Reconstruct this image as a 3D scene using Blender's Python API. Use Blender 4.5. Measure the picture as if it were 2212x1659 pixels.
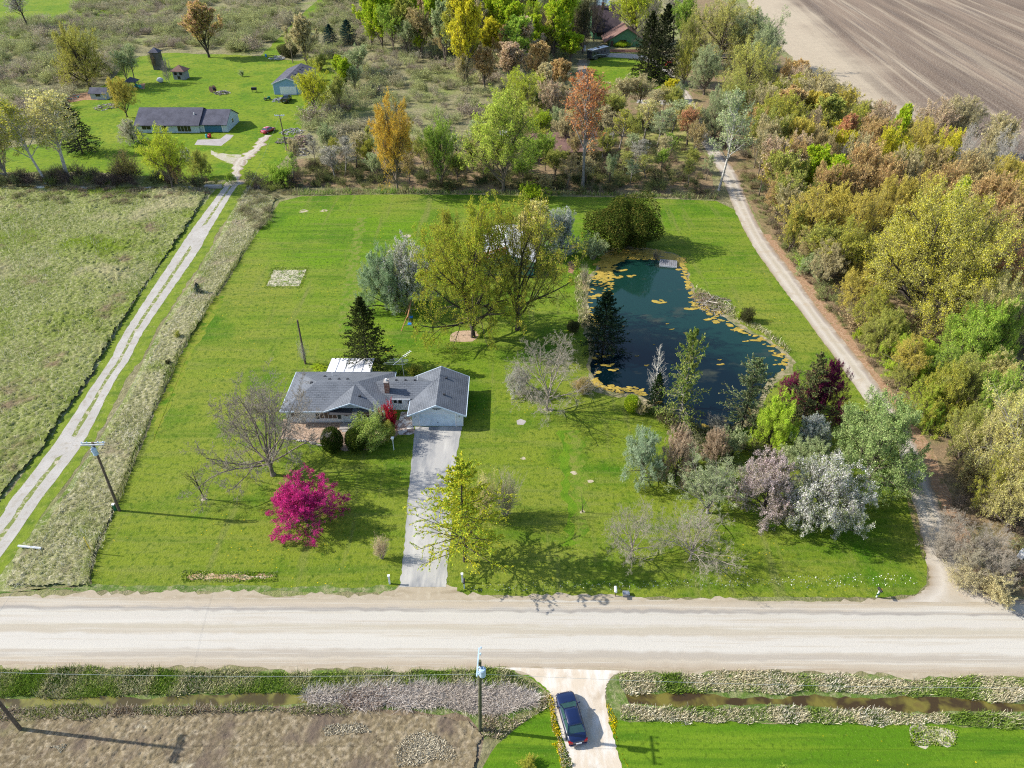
import bpy, math, random
import numpy as np
from mathutils import Vector, Matrix
R_ = math.radians
random.seed(7); RNG = np.random.default_rng(7)
scene = bpy.context.scene
for o in list(bpy.data.objects): bpy.data.objects.remove(o)
COL = scene.collection

# ------------------------------------------------ camera, sky, sun, exposure
PITCH, FPX, CX, CY, CAMH = R_(36.5), 1535.0, 1106.0, 829.5, 62.0
cam = bpy.data.cameras.new('camera'); camo = bpy.data.objects.new('camera', cam); COL.objects.link(camo)
camo.location = (0, 0, CAMH); camo.rotation_euler = (R_(90) - PITCH, 0, 0)
cam.sensor_width = 36; cam.lens = 36 * FPX / 2212; cam.clip_start = .5; cam.clip_end = 6000
scene.camera = camo
SUN_EL, SUN_DIR = R_(35), Vector((-.993 * math.cos(R_(35)), .118 * math.cos(R_(35)), math.sin(R_(35))))
world = bpy.data.worlds.new('World'); scene.world = world; world.use_nodes = True
wn = world.node_tree; sky = wn.nodes.new('ShaderNodeTexSky'); sky.sky_type = 'NISHITA'
sky.sun_disc = False; sky.sun_elevation = SUN_EL; sky.sun_rotation = math.atan2(SUN_DIR.x, SUN_DIR.y)
bg = wn.nodes['Background']; bg.inputs[1].default_value = .15; wn.links.new(sky.outputs[0], bg.inputs[0])
sun = bpy.data.lights.new('sun', 'SUN'); suno = bpy.data.objects.new('sun', sun); COL.objects.link(suno)
sun.energy = 4.9; sun.angle = R_(.5); sun.color = (1, .95, .86)
suno.rotation_euler = SUN_DIR.to_track_quat('Z', 'Y').to_euler(); suno.location = (-60, 10, 60)
scene.view_settings.view_transform = 'Standard'; scene.view_settings.look = 'None'
scene.view_settings.exposure = .72
scene.render.engine = 'CYCLES'
scene.cycles.use_denoising = False; scene.cycles.pixel_filter_type = 'BLACKMAN_HARRIS'; scene.cycles.filter_width = 1.15
scene.cycles.max_bounces = 5; scene.cycles.diffuse_bounces = 3; scene.cycles.transparent_max_bounces = 4

# ------------------------------------------------ photograph pixel <-> place on the land
def G(x, y, z=0.):
    u = x - CX; v = CY - y
    d = Vector((u, FPX * math.cos(PITCH) + v * math.sin(PITCH), -FPX * math.sin(PITCH) + v * math.cos(PITCH)))
    t = (z - CAMH) / d.z
    return Vector((d.x * t, d.y * t, z))
def proj(X, Y, Z):
    q = Z - CAMH; f = Y * math.cos(PITCH) - q * math.sin(PITCH); v = Y * math.sin(PITCH) + q * math.cos(PITCH)
    return CX + FPX * X / f, CY - FPX * v / f
def mpp(p, z=0.): return (p.y * math.cos(PITCH) - (z - CAMH) * math.sin(PITCH)) / FPX
def height_at(bx, by, ty):
    p = G(bx, by); lo, hi = 0., 60.
    for _ in range(40):
        m = (lo + hi) / 2
        if proj(p.x, p.y, m)[1] > ty: lo = m
        else: hi = m
    return lo

# ------------------------------------------------ numpy noise
def _h(ix, iy, s):
    n = (ix.astype(np.int64) * 374761393 + iy.astype(np.int64) * 668265263 + s * 974711) & 0x7fffffff
    n = ((n ^ (n >> 13)) * 1274126177) & 0x7fffffff
    return ((n ^ (n >> 16)) & 0xffff) / 65535.
def vnoise(x, y, s=0):
    ix = np.floor(x); iy = np.floor(y); fx = x - ix; fy = y - iy
    fx = fx * fx * (3 - 2 * fx); fy = fy * fy * (3 - 2 * fy)
    a = _h(ix, iy, s); b = _h(ix + 1, iy, s); c = _h(ix, iy + 1, s); d = _h(ix + 1, iy + 1, s)
    return (a * (1 - fx) + b * fx) * (1 - fy) + (c * (1 - fx) + d * fx) * fy
def inside(px, py, poly):
    r = np.zeros(px.shape, bool); n = len(poly)
    for i in range(n):
        x1, y1 = poly[i]; x2, y2 = poly[(i + 1) % n]
        if y1 == y2: continue
        r ^= ((y1 > py) != (y2 > py)) & (px < (x2 - x1) * (py - y1) / (y2 - y1) + x1)
    return r

# ------------------------------------------------ objects and tags
def tag(o, label=None, cat=None, group=None, kind=None):
    if label: o['label'] = label
    if cat: o['category'] = cat
    if group: o['group'] = group
    if kind: o['kind'] = kind
    return o
def empty(name, loc, rz=0., label=None, cat=None, group=None):
    o = bpy.data.objects.new(name, None); COL.objects.link(o); o.location = loc; o.rotation_euler = (0, 0, rz)
    o.empty_display_size = .2
    return tag(o, label, cat, group)
def link(me, name, parent=None, loc=None):
    o = bpy.data.objects.new(name, me); COL.objects.link(o); o.parent = parent
    if loc is not None: o.location = loc
    return o
def npmesh(name, V, Q, mats, mi=None, uv=None, col=None, smooth=False):
    me = bpy.data.meshes.new(name); V = np.asarray(V, np.float32); Q = np.asarray(Q, np.int32)
    k = Q.shape[1]; me.vertices.add(len(V)); me.vertices.foreach_set('co', V.ravel())
    me.loops.add(Q.size); me.loops.foreach_set('vertex_index', Q.ravel())
    me.polygons.add(len(Q)); me.polygons.foreach_set('loop_start', np.arange(0, Q.size, k, dtype=np.int32))
    for m in mats: me.materials.append(m)
    if mi is not None: me.polygons.foreach_set('material_index', np.asarray(mi, np.int32))
    if smooth: me.polygons.foreach_set('use_smooth', np.ones(len(Q), bool))
    if uv is not None:
        l = me.uv_layers.new(name='UVMap'); l.data.foreach_set('uv', np.asarray(uv, np.float32)[Q.ravel()].ravel())
    if col is not None:
        a = me.attributes.new('tint', 'FLOAT_COLOR', 'POINT'); c = np.ones((len(V), 4), np.float32); c[:, :3] = col
        a.data.foreach_set('color', c.ravel())
    me.update(calc_edges=True); me.validate()
    return me
class MB:
    """collects boxes, prisms and tubes; build() links them as one mesh object"""
    def __init__(s): s.v = []; s.f = []; s.m = []; s.uv = []
    def face(s, pts, m=0, uv=None):
        b = len(s.v); s.v += [tuple(p) for p in pts]; s.f.append(list(range(b, b + len(pts)))); s.m.append(m); s.uv.append(uv)
    def hexa(s, lo, hi, m=0):
        """lo, hi: four corners each, counter clockwise from above"""
        s.face(lo[::-1], m); s.face(hi, m)
        for i in range(len(lo)):
            j = (i + 1) % len(lo); s.face([lo[i], lo[j], hi[j], hi[i]], m)
    def box(s, x0, x1, y0, y1, z0, z1, m=0):
        s.hexa([(x0, y0, z0), (x1, y0, z0), (x1, y1, z0), (x0, y1, z0)], [(x0, y0, z1), (x1, y0, z1), (x1, y1, z1), (x0, y1, z1)], m)
    def slab(s, pts, th, m=0, uvd=None):
        """sheet of the given corners thickened downwards, with roof uv (metres along / up the slope)"""
        P = [Vector(p) for p in pts]; a = (P[1] - P[0]).normalized() if uvd is None else Vector(uvd).normalized()
        n = (P[1] - P[0]).cross(P[2] - P[0]).normalized(); b = n.cross(a)
        if n.z < 0: P.reverse(); n = -n
        s.face(P, m, [((p - P[0]).dot(a), (p - P[0]).dot(b)) for p in P])
        Q = [p - Vector((0, 0, th)) for p in P]; s.face(Q[::-1], m)
        for i in range(len(P)):
            j = (i + 1) % len(P); s.face([P[i], Q[i], Q[j], P[j]], m)
    def tube(s, a, b, r, r2=None, n=8, m=0, caps=True):
        a = Vector(a); b = Vector(b); r2 = r if r2 is None else r2; d = (b - a).normalized()
        u = d.cross(Vector((0, 0, 1)) if abs(d.z) < .9 else Vector((1, 0, 0))).normalized(); w = d.cross(u)
        A = [a + (u * math.cos(t) + w * math.sin(t)) * r for t in [2 * math.pi * k / n for k in range(n)]]
        B = [b + (u * math.cos(t) + w * math.sin(t)) * r2 for t in [2 * math.pi * k / n for k in range(n)]]
        for i in range(n):
            j = (i + 1) % n; s.face([A[i], A[j], B[j], B[i]], m)
        if caps: s.face(A[::-1], m); s.face(B, m)
    def loft(s, rings, m=0, caps=True):
        n = len(rings[0])
        for k in range(len(rings) - 1):
            for i in range(n):
                j = (i + 1) % n; s.face([rings[k][i], rings[k][j], rings[k + 1][j], rings[k + 1][i]], m)
        if caps: s.face(rings[0][::-1], m); s.face(rings[-1], m)
    def blob(s, c, r, n=8, k=5, m=0, j=.15, rnd=None):
        rr = rnd or random; rings = []
        for a in range(1, k):
            t = math.pi * a / k - math.pi / 2
            rings.append([(c[0] + r[0] * math.cos(t) * math.cos(2 * math.pi * b / n) * (1 + rr.uniform(-j, j)), c[1] + r[1] * math.cos(t) * math.sin(2 * math.pi * b / n) * (1 + rr.uniform(-j, j)), c[2] + r[2] * math.sin(t) * (1 + rr.uniform(-j, j) * .5)) for b in range(n)])
        s.loft(rings, m)
    def build(s, name, mats, parent=None, loc=None, bevel=0, smooth=False):
        me = bpy.data.meshes.new(name); me.from_pydata(s.v, [], s.f)
        for m in (mats if isinstance(mats, (list, tuple)) else [mats]): me.materials.append(m)
        me.polygons.foreach_set('material_index', s.m)
        if any(u for u in s.uv):
            l = me.uv_layers.new(name='UVMap'); i = 0
            for f, u in zip(s.f, s.uv):
                for q in range(len(f)):
                    if u: l.data[i].uv = u[q]
                    i += 1
        import bmesh
        if bevel or smooth:
            b = bmesh.new(); b.from_mesh(me); bmesh.ops.remove_doubles(b, verts=b.verts, dist=1e-4)
            bmesh.ops.recalc_face_normals(b, faces=b.faces)
            if bevel: bmesh.ops.bevel(b, geom=list(b.edges), offset=bevel, segments=2, affect='EDGES', profile=.6, clamp_overlap=True)
            b.to_mesh(me); b.free()
        if smooth: me.polygons.foreach_set('use_smooth', [True] * len(me.polygons))
        me.update(); return link(me, name, parent, loc)

# ------------------------------------------------ materials
def newmat(name, rough=.9, spec=.3):
    m = bpy.data.materials.new(name); m.use_nodes = True; nt = m.node_tree; b = nt.nodes['Principled BSDF']
    b.inputs['Roughness'].default_value = rough; b.inputs['Specular IOR Level'].default_value = spec
    return m, nt, b
def nd(nt, t, **kw):
    n = nt.nodes.new(t)
    for k, v in kw.items():
        if k.startswith('i_'): n.inputs[k[2:].replace('_', ' ')].default_value = v
        else: setattr(n, k, v)
    return n
def coord(nt, scale=(1, 1, 1), src='pos'):
    if src == 'pos': s = nd(nt, 'ShaderNodeNewGeometry').outputs['Position']
    else: s = nd(nt, 'ShaderNodeTexCoord').outputs['UV' if src == 'uv' else 'Object']
    mp = nd(nt, 'ShaderNodeMapping'); mp.inputs['Scale'].default_value = scale; nt.links.new(s, mp.inputs[0]); return mp.outputs[0]
def noise(nt, scale, lo, hi, detail=4, src='pos', rough=.6, dist=0):
    sc = scale if isinstance(scale, tuple) else (scale,) * 3
    n = nd(nt, 'ShaderNodeTexNoise'); n.inputs['Scale'].default_value = 1; n.inputs['Detail'].default_value = detail
    n.inputs['Roughness'].default_value = rough; n.inputs['Distortion'].default_value = dist
    nt.links.new(coord(nt, sc, src), n.inputs['Vector'])
    r = nd(nt, 'ShaderNodeMapRange'); r.inputs[1].default_value = lo; r.inputs[2].default_value = hi
    nt.links.new(n.outputs[0], r.inputs[0]); return r.outputs[0], n.outputs[0]
def mix(nt, f, a, b):
    m = nd(nt, 'ShaderNodeMix', data_type='RGBA')
    for i, v in ((0, f), (6, a), (7, b)):
        if isinstance(v, (tuple, float, int)): m.inputs[i].default_value = v if not isinstance(v, tuple) else (*v, 1)[:4]
        else: nt.links.new(v, m.inputs[i])
    return m.outputs[2]
def math_(nt, op, a, b=None):
    m = nd(nt, 'ShaderNodeMath', operation=op)
    for i, v in ((0, a), (1, b)):
        if v is None: continue
        if isinstance(v, (float, int)): m.inputs[i].default_value = v
        else: nt.links.new(v, m.inputs[i])
    return m.outputs[0]
def bump(nt, b, h, strength=.4, dist=.1):
    n = nd(nt, 'ShaderNodeBump'); n.inputs['Strength'].default_value = strength; n.inputs['Distance'].default_value = dist
    nt.links.new(h, n.inputs['Height']); nt.links.new(n.outputs[0], b.inputs['Normal'])
def ground(name, base, layers, bmp=(3., .5, .15), dots=None, rough=.95, spec=.1, src='pos', ramp=None, yfade=None):
    """layers: (colour, scale or per-axis scale, lo, hi)"""
    m, nt, b = newmat(name, rough, spec); c = base
    if ramp:
        cr = nd(nt, 'ShaderNodeValToRGB'); e = cr.color_ramp.elements
        for i, (p, q) in enumerate(ramp):
            el = e[i] if i < 2 else e.new(p)
            el.position = p; el.color = (*q, 1)
        sx = nd(nt, 'ShaderNodeSeparateXYZ'); nt.links.new(coord(nt, (1, 1, 1), 'uv'), sx.inputs[0])
        _, nz = noise(nt, (.25, .25, 1), 0, 1, 4)
        nt.links.new(math_(nt, 'ADD', sx.outputs[1], math_(nt, 'MULTIPLY', math_(nt, 'SUBTRACT', nz, .5), .03)), cr.inputs[0]); c = cr.outputs[0]
    if yfade:   # drier grass towards the road
        sy = nd(nt, 'ShaderNodeSeparateXYZ'); nt.links.new(coord(nt), sy.inputs[0]); r = nd(nt, 'ShaderNodeMapRange'); r.inputs[1].default_value = yfade[0]; r.inputs[2].default_value = yfade[1]; r.inputs[4].default_value = yfade[3]
        _, nz = noise(nt, .05, 0, 1, 4); nt.links.new(math_(nt, 'ADD', sy.outputs[1], math_(nt, 'MULTIPLY', math_(nt, 'SUBTRACT', nz, .5), 60.)), r.inputs[0]); c = mix(nt, r.outputs[0], c, yfade[2])
    for (col, sc, lo, hi) in layers:
        f, _ = noise(nt, sc, lo, hi, 5, src); c = mix(nt, f, c, col)
    if dots:
        (dc, dsc, thr, mlo, mhi) = dots
        v = nd(nt, 'ShaderNodeTexVoronoi'); v.inputs['Scale'].default_value = 1; nt.links.new(coord(nt, (dsc, dsc, .01)), v.inputs['Vector'])
        f = math_(nt, 'LESS_THAN', v.outputs['Distance'], thr); mk, _ = noise(nt, .06, mlo, mhi, 3)
        c = mix(nt, math_(nt, 'MULTIPLY', f, mk), c, dc)
    if isinstance(c, tuple): b.inputs['Base Color'].default_value = (*c, 1)
    else: nt.links.new(c, b.inputs['Base Color'])
    if bmp:
        _, h = noise(nt, bmp[0], 0, 1, 6, rough=.75); bump(nt, b, h, bmp[1], bmp[2])
    return m
def plain(name, col, rough=.6, spec=.4, metal=0., var=.12, vs=3.):
    m, nt, b = newmat(name, rough, spec); b.inputs['Metallic'].default_value = metal
    f, _ = noise(nt, vs, .35, .7, 4, 'obj'); nt.links.new(mix(nt, f, col, tuple(x * (1 - var * 2) for x in col)), b.inputs['Base Color'])
    return m
def siding(name, col, pitch=.12, axis=2, rough=.55):
    m, nt, b = newmat(name, rough, .3)
    sx = nd(nt, 'ShaderNodeSeparateXYZ'); nt.links.new(coord(nt, (1, 1, 1), 'obj'), sx.inputs[0])
    w = math_(nt, 'FRACT', math_(nt, 'DIVIDE', sx.outputs[axis], pitch))
    f, _ = noise(nt, (.6, .6, 3.), .3, .75, 4, 'obj'); c = mix(nt, f, col, tuple(x * .86 for x in col))
    g = math_(nt, 'LESS_THAN', w, .16); c = mix(nt, math_(nt, 'MULTIPLY', g, .45), c, tuple(x * .5 for x in col))
    nt.links.new(c, b.inputs['Base Color']); bump(nt, b, w, .5, .02); return m
def shingle(name, c1, c2, w=.33, h=.16, dirt=None):
    m, nt, b = newmat(name, .9, .2)
    br = nd(nt, 'ShaderNodeTexBrick'); br.inputs['Scale'].default_value = 1
    br.inputs['Brick Width'].default_value = w; br.inputs['Row Height'].default_value = h; br.inputs['Mortar Size'].default_value = .028; br.inputs['Mortar Smooth'].default_value = .3
    br.inputs['Color1'].default_value = (*c1, 1); br.inputs['Color2'].default_value = (*c2, 1); br.inputs['Mortar'].default_value = (*[x * .3 for x in c1], 1)
    nt.links.new(coord(nt, (1, 1, 1), 'uv'), br.inputs['Vector'])
    f, _ = noise(nt, .5, .35, .7, 5, 'obj'); c = mix(nt, f, br.outputs[0], tuple(x * 1.2 for x in c2) if dirt is None else dirt)
    c = mix(nt, .65, br.outputs[0], c); f2, _ = noise(nt, 7, .3, .8, 3, 'obj'); c = mix(nt, math_(nt, 'MULTIPLY', f2, .3), c, tuple(x * .5 for x in c1))
    nt.links.new(c, b.inputs['Base Color'])
    sx = nd(nt, 'ShaderNodeSeparateXYZ'); nt.links.new(coord(nt, (1, 1, 1), 'uv'), sx.inputs[0])
    bump(nt, b, math_(nt, 'FRACT', math_(nt, 'DIVIDE', sx.outputs[1], -h * 2)), .6, .03); return m

GRASS = (.108, .200, .007)
M = {}
M['land'] = ground('scrub soil and dry grass', (.24, .22, .11), [((.15, .14, .07), .12, .4, .65), ((.18, .21, .06), .05, .5, .62), ((.33, .29, .18), .8, .5, .75), ((.09, .08, .05), 1.7, .6, .8)], (1.2, .9, .5))
M['lawn'] = ground('mown lawn', GRASS, [((.175, .205, .026), .033, .42, .60), ((.055, .135, .005), .085, .52, .66), ((.165, .185, .040), (.07, .75, 1), .5, .78), ((.060, .13, .006), (.04, .45, 1), .5, .76), ((.155, .175, .04), (.45, .03, 1), .58, .72), ((.040, .085, .006), 1.6, .5, .72), ((.20, .23, .06), 3.6, .56, .76)], (4., .9, .16), dots=((.55, .42, .01), 1.3, .10, .48, .62), yfade=(112, 62, (.175, .195, .022), .66))
M['lawn2'] = ground('mown lawn by the ditch', (.070, .155, .006), [((.125, .20, .012), (.05, .5, 1), .42, .6), ((.045, .115, .006), (.08, .8, 1), .5, .68), ((.05, .10, .006), 2.5, .5, .75), ((.2, .28, .05), 7., .58, .8)], (6., .55, .12), dots=((.5, .4, .01), 1.0, .07, .5, .6))
M['lawn3'] = ground('neighbour lawn', (.115, .185, .008), [((.175, .215, .018), .04, .42, .62), ((.07, .15, .006), .12, .5, .66), ((.05, .10, .01), .8, .5, .7), ((.2, .25, .04), 1.7, .55, .75)], (3., .5, .15), dots=((.5, .42, .01), .9, .12, .5, .6))
M['meadow'] = ground('rough meadow', (.20, .23, .07), [((.12, .17, .03), .10, .42, .6), ((.38, .36, .20), .5, .46, .68), ((.14, .13, .07), .25, .58, .72), ((.47, .44, .30), 1.8, .52, .72), ((.07, .09, .02), 2.6, .55, .72)], (3.5, .8, .25))
M['dry'] = ground('flattened dry grass', (.22, .17, .11), [((.14, .10, .065), .16, .42, .62), ((.34, .28, .20), 1.6, .5, .7), ((.48, .42, .30), .13, .60, .70), ((.12, .09, .06), 2.4, .5, .7), ((.20, .20, .08), .09, .6, .7)], (3., .9, .25))
M['verge'] = ground('verge grass', (.10, .16, .03), [((.27, .26, .13), .9, .45, .7), ((.06, .11, .02), .5, .5, .7), ((.38, .34, .22), 2.4, .55, .75)], (4., .9, .2))
def fieldmat():
    m, nt, b = newmat('plowed field', .95, .05); a, c_ = G(1846, 0), G(2212, 225); ang = math.atan2(c_.y - a.y, c_.x - a.x)
    def rc(sx, sy):
        mp = nd(nt, 'ShaderNodeMapping', vector_type='POINT'); mp.inputs['Rotation'].default_value = (0, 0, -ang); nt.links.new(nd(nt, 'ShaderNodeNewGeometry').outputs['Position'], mp.inputs[0])
        m2 = nd(nt, 'ShaderNodeMapping'); m2.inputs['Scale'].default_value = (sx, sy, 1); nt.links.new(mp.outputs[0], m2.inputs[0]); return m2.outputs[0]
    def rn(sx, sy, lo, hi, det=4):
        n = nd(nt, 'ShaderNodeTexNoise'); n.inputs['Scale'].default_value = 1; n.inputs['Detail'].default_value = det; nt.links.new(rc(sx, sy), n.inputs['Vector'])
        r = nd(nt, 'ShaderNodeMapRange'); r.inputs[1].default_value = lo; r.inputs[2].default_value = hi; nt.links.new(n.outputs[0], r.inputs[0]); return r.outputs[0]
    c = mix(nt, rn(.006, .11, .38, .62), (.205, .150, .108), (.108, .078, .058)); c = mix(nt, rn(.008, .28, .5, .76), c, (.35, .285, .205)); c = mix(nt, rn(.004, .04, .56, .70), c, (.33, .27, .195)); c = mix(nt, rn(.02, .9, .5, .72), c, (.12, .095, .08))
    f, _ = noise(nt, 2.2, .5, .75, 4); c = mix(nt, f, c, (.40, .34, .27)); f, _ = noise(nt, 1.2, .55, .75, 4); c = mix(nt, f, c, (.11, .09, .075))
    sx = nd(nt, 'ShaderNodeSeparateXYZ'); nt.links.new(rc(1, 1), sx.inputs[0]); e = G(1700, 118); e = Matrix.Rotation(-ang, 3, 'Z') @ e
    d = math_(nt, 'SUBTRACT', sx.outputs[1], e.y); _, n1 = noise(nt, .03, 0, 1, 4); d = math_(nt, 'ADD', d, math_(nt, 'MULTIPLY', math_(nt, 'SUBTRACT', n1, .5), 30.))
    r = nd(nt, 'ShaderNodeMapRange', interpolation_type='SMOOTHSTEP'); r.inputs[1].default_value = 34; r.inputs[2].default_value = 14; nt.links.new(d, r.inputs[0])
    ft, _ = noise(nt, .4, .3, .7, 5); c = mix(nt, math_(nt, 'MULTIPLY', r.outputs[0], math_(nt, 'ADD', .72, math_(nt, 'MULTIPLY', ft, .28))), c, (.40, .335, .245))
    nt.links.new(c, b.inputs['Base Color']); _, h = noise(nt, 1.5, 0, 1, 5); bump(nt, b, h, .5, .2); return m
M['field'] = fieldmat()
M['floor'] = ground('leaf littered woodland floor', (.20, .145, .085), [((.12, .13, .04), .15, .45, .62), ((.30, .21, .12), 1.2, .45, .7), ((.07, .055, .035), .8, .55, .75)], (3., .8, .2))
GRV = (.37, .34, .29)
M['road'] = ground('gravel road', GRV, [((0.456, 0.430, 0.376), (.03, 1.3, 1), .5, .7), ((0.360, 0.314, 0.245), (.06, 2.1, 1), .52, .74), ((0.439, 0.413, 0.359), (.1, 4., 1), .55, .75), ((0.281, 0.249, 0.212), (.25, 1.6, 1), .72, .80), ((0.289, 0.258, 0.212), 7., .6, .85)], (12., .5, .06),
    ramp=[(0, (0.316, 0.267, 0.196)), (.07, (0.377, 0.323, 0.245)), (.13, (0.351, 0.305, 0.245)), (.155, (0.263, 0.241, 0.212)), (.185, (0.272, 0.249, 0.221)), (.21, (0.421, 0.396, 0.343)), (.36, (0.430, 0.400, 0.351)), (.42, (0.368, 0.331, 0.261)), (.52, (0.368, 0.327, 0.261)), (.56, (0.439, 0.413, 0.364)), (.74, (0.443, 0.417, 0.368)), (.785, (0.342, 0.305, 0.253)), (.86, (0.325, 0.288, 0.237)), (.89, (0.386, 0.340, 0.270)), (1, (0.316, 0.258, 0.188))])
M['shoulder'] = ground('road shoulder', (0.333, 0.280, 0.204), [((0.237, 0.194, 0.127), (.2, 1.2, 1), .5, .7), ((0.395, 0.344, 0.261), 1.2, .5, .7)], (9., .5, .05))
M['lane'] = ground('gravel lane', GRV, [((0.439, 0.396, 0.335), (.3, .3, 1), .5, .7), ((0.351, 0.284, 0.204), .5, .55, .75), ((0.289, 0.241, 0.163), 8., .6, .85)], (12., .4, .04),
    ramp=[(0, (0.263, 0.206, 0.139)), (.1, (0.333, 0.288, 0.229)), (.3, (0.439, 0.400, 0.343)), (.48, (0.360, 0.314, 0.245)), (.55, (0.351, 0.310, 0.245)), (.70, (0.421, 0.378, 0.319)), (.80, (0.298, 0.258, 0.221)), (1, (0.237, 0.172, 0.106))])
M['track'] = ground('pale gravel wheel track', (.35, .33, .30), [((.43, .41, .38), .3, .45, .7), ((.28, .25, .20), 1.2, .5, .72), ((.24, .22, .18), 6., .58, .8)], (12., .5, .05))
M['drive'] = ground('worn asphalt drive', (0.351, 0.340, 0.319), [((0.211, 0.215, 0.221), (.5, .14, 1), .46, .62), ((0.456, 0.439, 0.400), (.6, .08, 1), .5, .68), ((0.263, 0.258, 0.253), .35, .6, .75), ((0.316, 0.284, 0.245), 9., .6, .85)], (14., .3, .03))
M['slab'] = ground('concrete slab', (.34, .315, .30), [((.27, .245, .23), .5, .45, .7)], (14., .2, .02))
M['mulch'] = ground('stone mulch', (.34, .24, .17), [((.45, .34, .26), 3., .45, .6), ((.14, .10, .07), 5., .5, .7)], (6., .9, .1))
M['sand'] = ground('sandy bare patch', (.42, .38, .28), [((.27, .26, .14), .9, .48, .6), ((.13, .19, .03), .9, .55, .62), ((.54, .50, .41), 3., .5, .7)], (5., .6, .08))
M['clay'] = ground('bare clay', (.38, .25, .14), [((.48, .37, .25), 1., .45, .65), ((.11, .18, .02), 1.1, .55, .62), ((.66, .64, .6), (.3, 1.4, 1), .60, .68)], (5., .6, .06))
M['dirt'] = ground('garden dirt', (.27, .15, .085), [((.36, .24, .15), .6, .45, .65), ((.16, .09, .05), 1.4, .5, .7)], (3., .8, .1))
M['algae'] = ground('pond algae', (.30, .21, .03), [((.42, .30, .055), 1.2, .45, .65), ((.22, .19, .03), .7, .55, .7), ((.55, .42, .12), 5., .55, .8)], (6., .5, .05), rough=.7, spec=.3)
M['stone'] = plain('field stone', (.42, .38, .34), .9, .2, 0, .3, 4)
def water(name, c1, c2, c3, sc, lo, hi, rough=.06):
    m, nt, b = newmat(name, rough, .5)
    f, _ = noise(nt, sc, lo, hi, 3, dist=.3); c = mix(nt, f, c1, c2)
    f, _ = noise(nt, .25, .6, .72, 4); c = mix(nt, f, c, c3)
    nt.links.new(c, b.inputs['Base Color']); _, h = noise(nt, 2.5, 0, 1, 3); bump(nt, b, h, .06, .05); return m
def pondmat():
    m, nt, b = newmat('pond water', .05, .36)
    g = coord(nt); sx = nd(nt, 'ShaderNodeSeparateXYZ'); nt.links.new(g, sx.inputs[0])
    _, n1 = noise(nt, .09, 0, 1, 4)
    # cloud and sky reflections painted into the water colour: teal north-east, navy south-west
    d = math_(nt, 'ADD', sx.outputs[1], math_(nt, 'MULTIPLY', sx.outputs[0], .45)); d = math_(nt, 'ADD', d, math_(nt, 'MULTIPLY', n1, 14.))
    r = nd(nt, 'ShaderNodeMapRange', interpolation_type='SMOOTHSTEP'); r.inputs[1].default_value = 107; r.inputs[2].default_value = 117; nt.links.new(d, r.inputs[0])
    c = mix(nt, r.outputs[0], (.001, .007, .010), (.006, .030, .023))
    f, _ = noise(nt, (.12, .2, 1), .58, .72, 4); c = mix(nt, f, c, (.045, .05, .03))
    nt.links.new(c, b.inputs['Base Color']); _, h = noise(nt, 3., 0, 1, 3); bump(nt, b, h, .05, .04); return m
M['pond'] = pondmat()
M['ditchwater'] = water('ditch water with algae', (.06, .045, .012), (.16, .15, .03), (.30, .29, .08), .5, .42, .6, .15)
M['siding'] = siding('white lap siding', (.66, .72, .78))
M['sidingblue'] = siding('blue siding', (.24, .40, .55))
M['sidingnb'] = siding('pale vinyl siding', (.50, .60, .66))
M['sidinggreen'] = siding('green board siding', (.10, .25, .14), .3, 0)
M['teal'] = siding('teal barn boards', (.10, .28, .26), .3, 0)
M['shingle'] = shingle('grey asphalt shingles', (.105, .118, .14), (.145, .158, .18), .6, .28)
M['shingledark'] = shingle('dark weathered shingles', (.075, .075, .10), (.11, .11, .14))
M['shinglebrown'] = shingle('purple brown shingles', (.05, .038, .05), (.075, .055, .06))
M['shinglered'] = shingle('brown shingles', (.17, .10, .085), (.22, .13, .11))
M['white'] = plain('white paint', (.78, .79, .80), .5)
M['offwhite'] = plain('dull white', (.62, .62, .62), .6)
M['roofwhite'] = plain('white metal roof', (.66, .66, .68), .45, .4, 0, .06, .8)
M['rust'] = plain('rusty red roof metal', (.33, .11, .08), .7, .3, 0, .3, 1.5)
M['trim'] = plain('pale blue trim', (.55, .66, .76), .5)
M['bluedoor'] = siding('blue garage door', (.05, .17, .28), .5)
M['glass'] = plain('window glass', (.02, .025, .03), .08, .6, 0, .3)
M['shutter'] = plain('dark green shutter', (.03, .06, .06), .6)
M['brown'] = plain('brown painted wood', (.09, .05, .035), .7)
M['black'] = plain('black rubber', (.015, .015, .017), .7)
M['dark'] = plain('dark metal', (.04, .04, .045), .5)
M['steel'] = plain('galvanised steel', (.45, .47, .50), .35, .5, .7)
M['brick'] = ground('chimney brick', (.22, .10, .07), [((.32, .2, .15), 5., .45, .6)], (14., .5, .02))
M['pole'] = plain('weathered pole wood', (.16, .125, .095), .9, .1, 0, .3, 6)
M['polegreen'] = plain('treated pole wood', (.12, .125, .07), .9, .1, 0, .3, 6)
M['wood'] = plain('grey plank wood', (.24, .24, .255), .85, .1, 0, .25, 5)
M['cedar'] = plain('cedar beam', (.42, .22, .11), .8, .1, 0, .2, 5)
M['blue'] = plain('blue plastic', (.01, .20, .60), .4)
M['tealp'] = plain('teal plastic', (.06, .38, .36), .4)
M['yellow'] = plain('yellow plastic', (.75, .55, .04), .5)
M['green'] = plain('green paint', (.02, .16, .07), .5)
M['transformer'] = plain('pale blue grey enamel', (.42, .56, .70), .35)
M['silver'] = plain('silver plastic', (.55, .57, .60), .35)
M['redpl'] = plain('red plastic', (.5, .02, .02), .4)
def paint(name, col):
    m, nt, b = newmat(name, .22, .5); b.inputs['Base Color'].default_value = (*col, 1); b.inputs['Coat Weight'].default_value = 1.; b.inputs['Coat Roughness'].default_value = .04
    f, _ = noise(nt, 1.2, .4, .7, 4, 'obj'); nt.links.new(mix(nt, f, col, tuple(x * .8 for x in col)), b.inputs['Base Color']); return m
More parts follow.
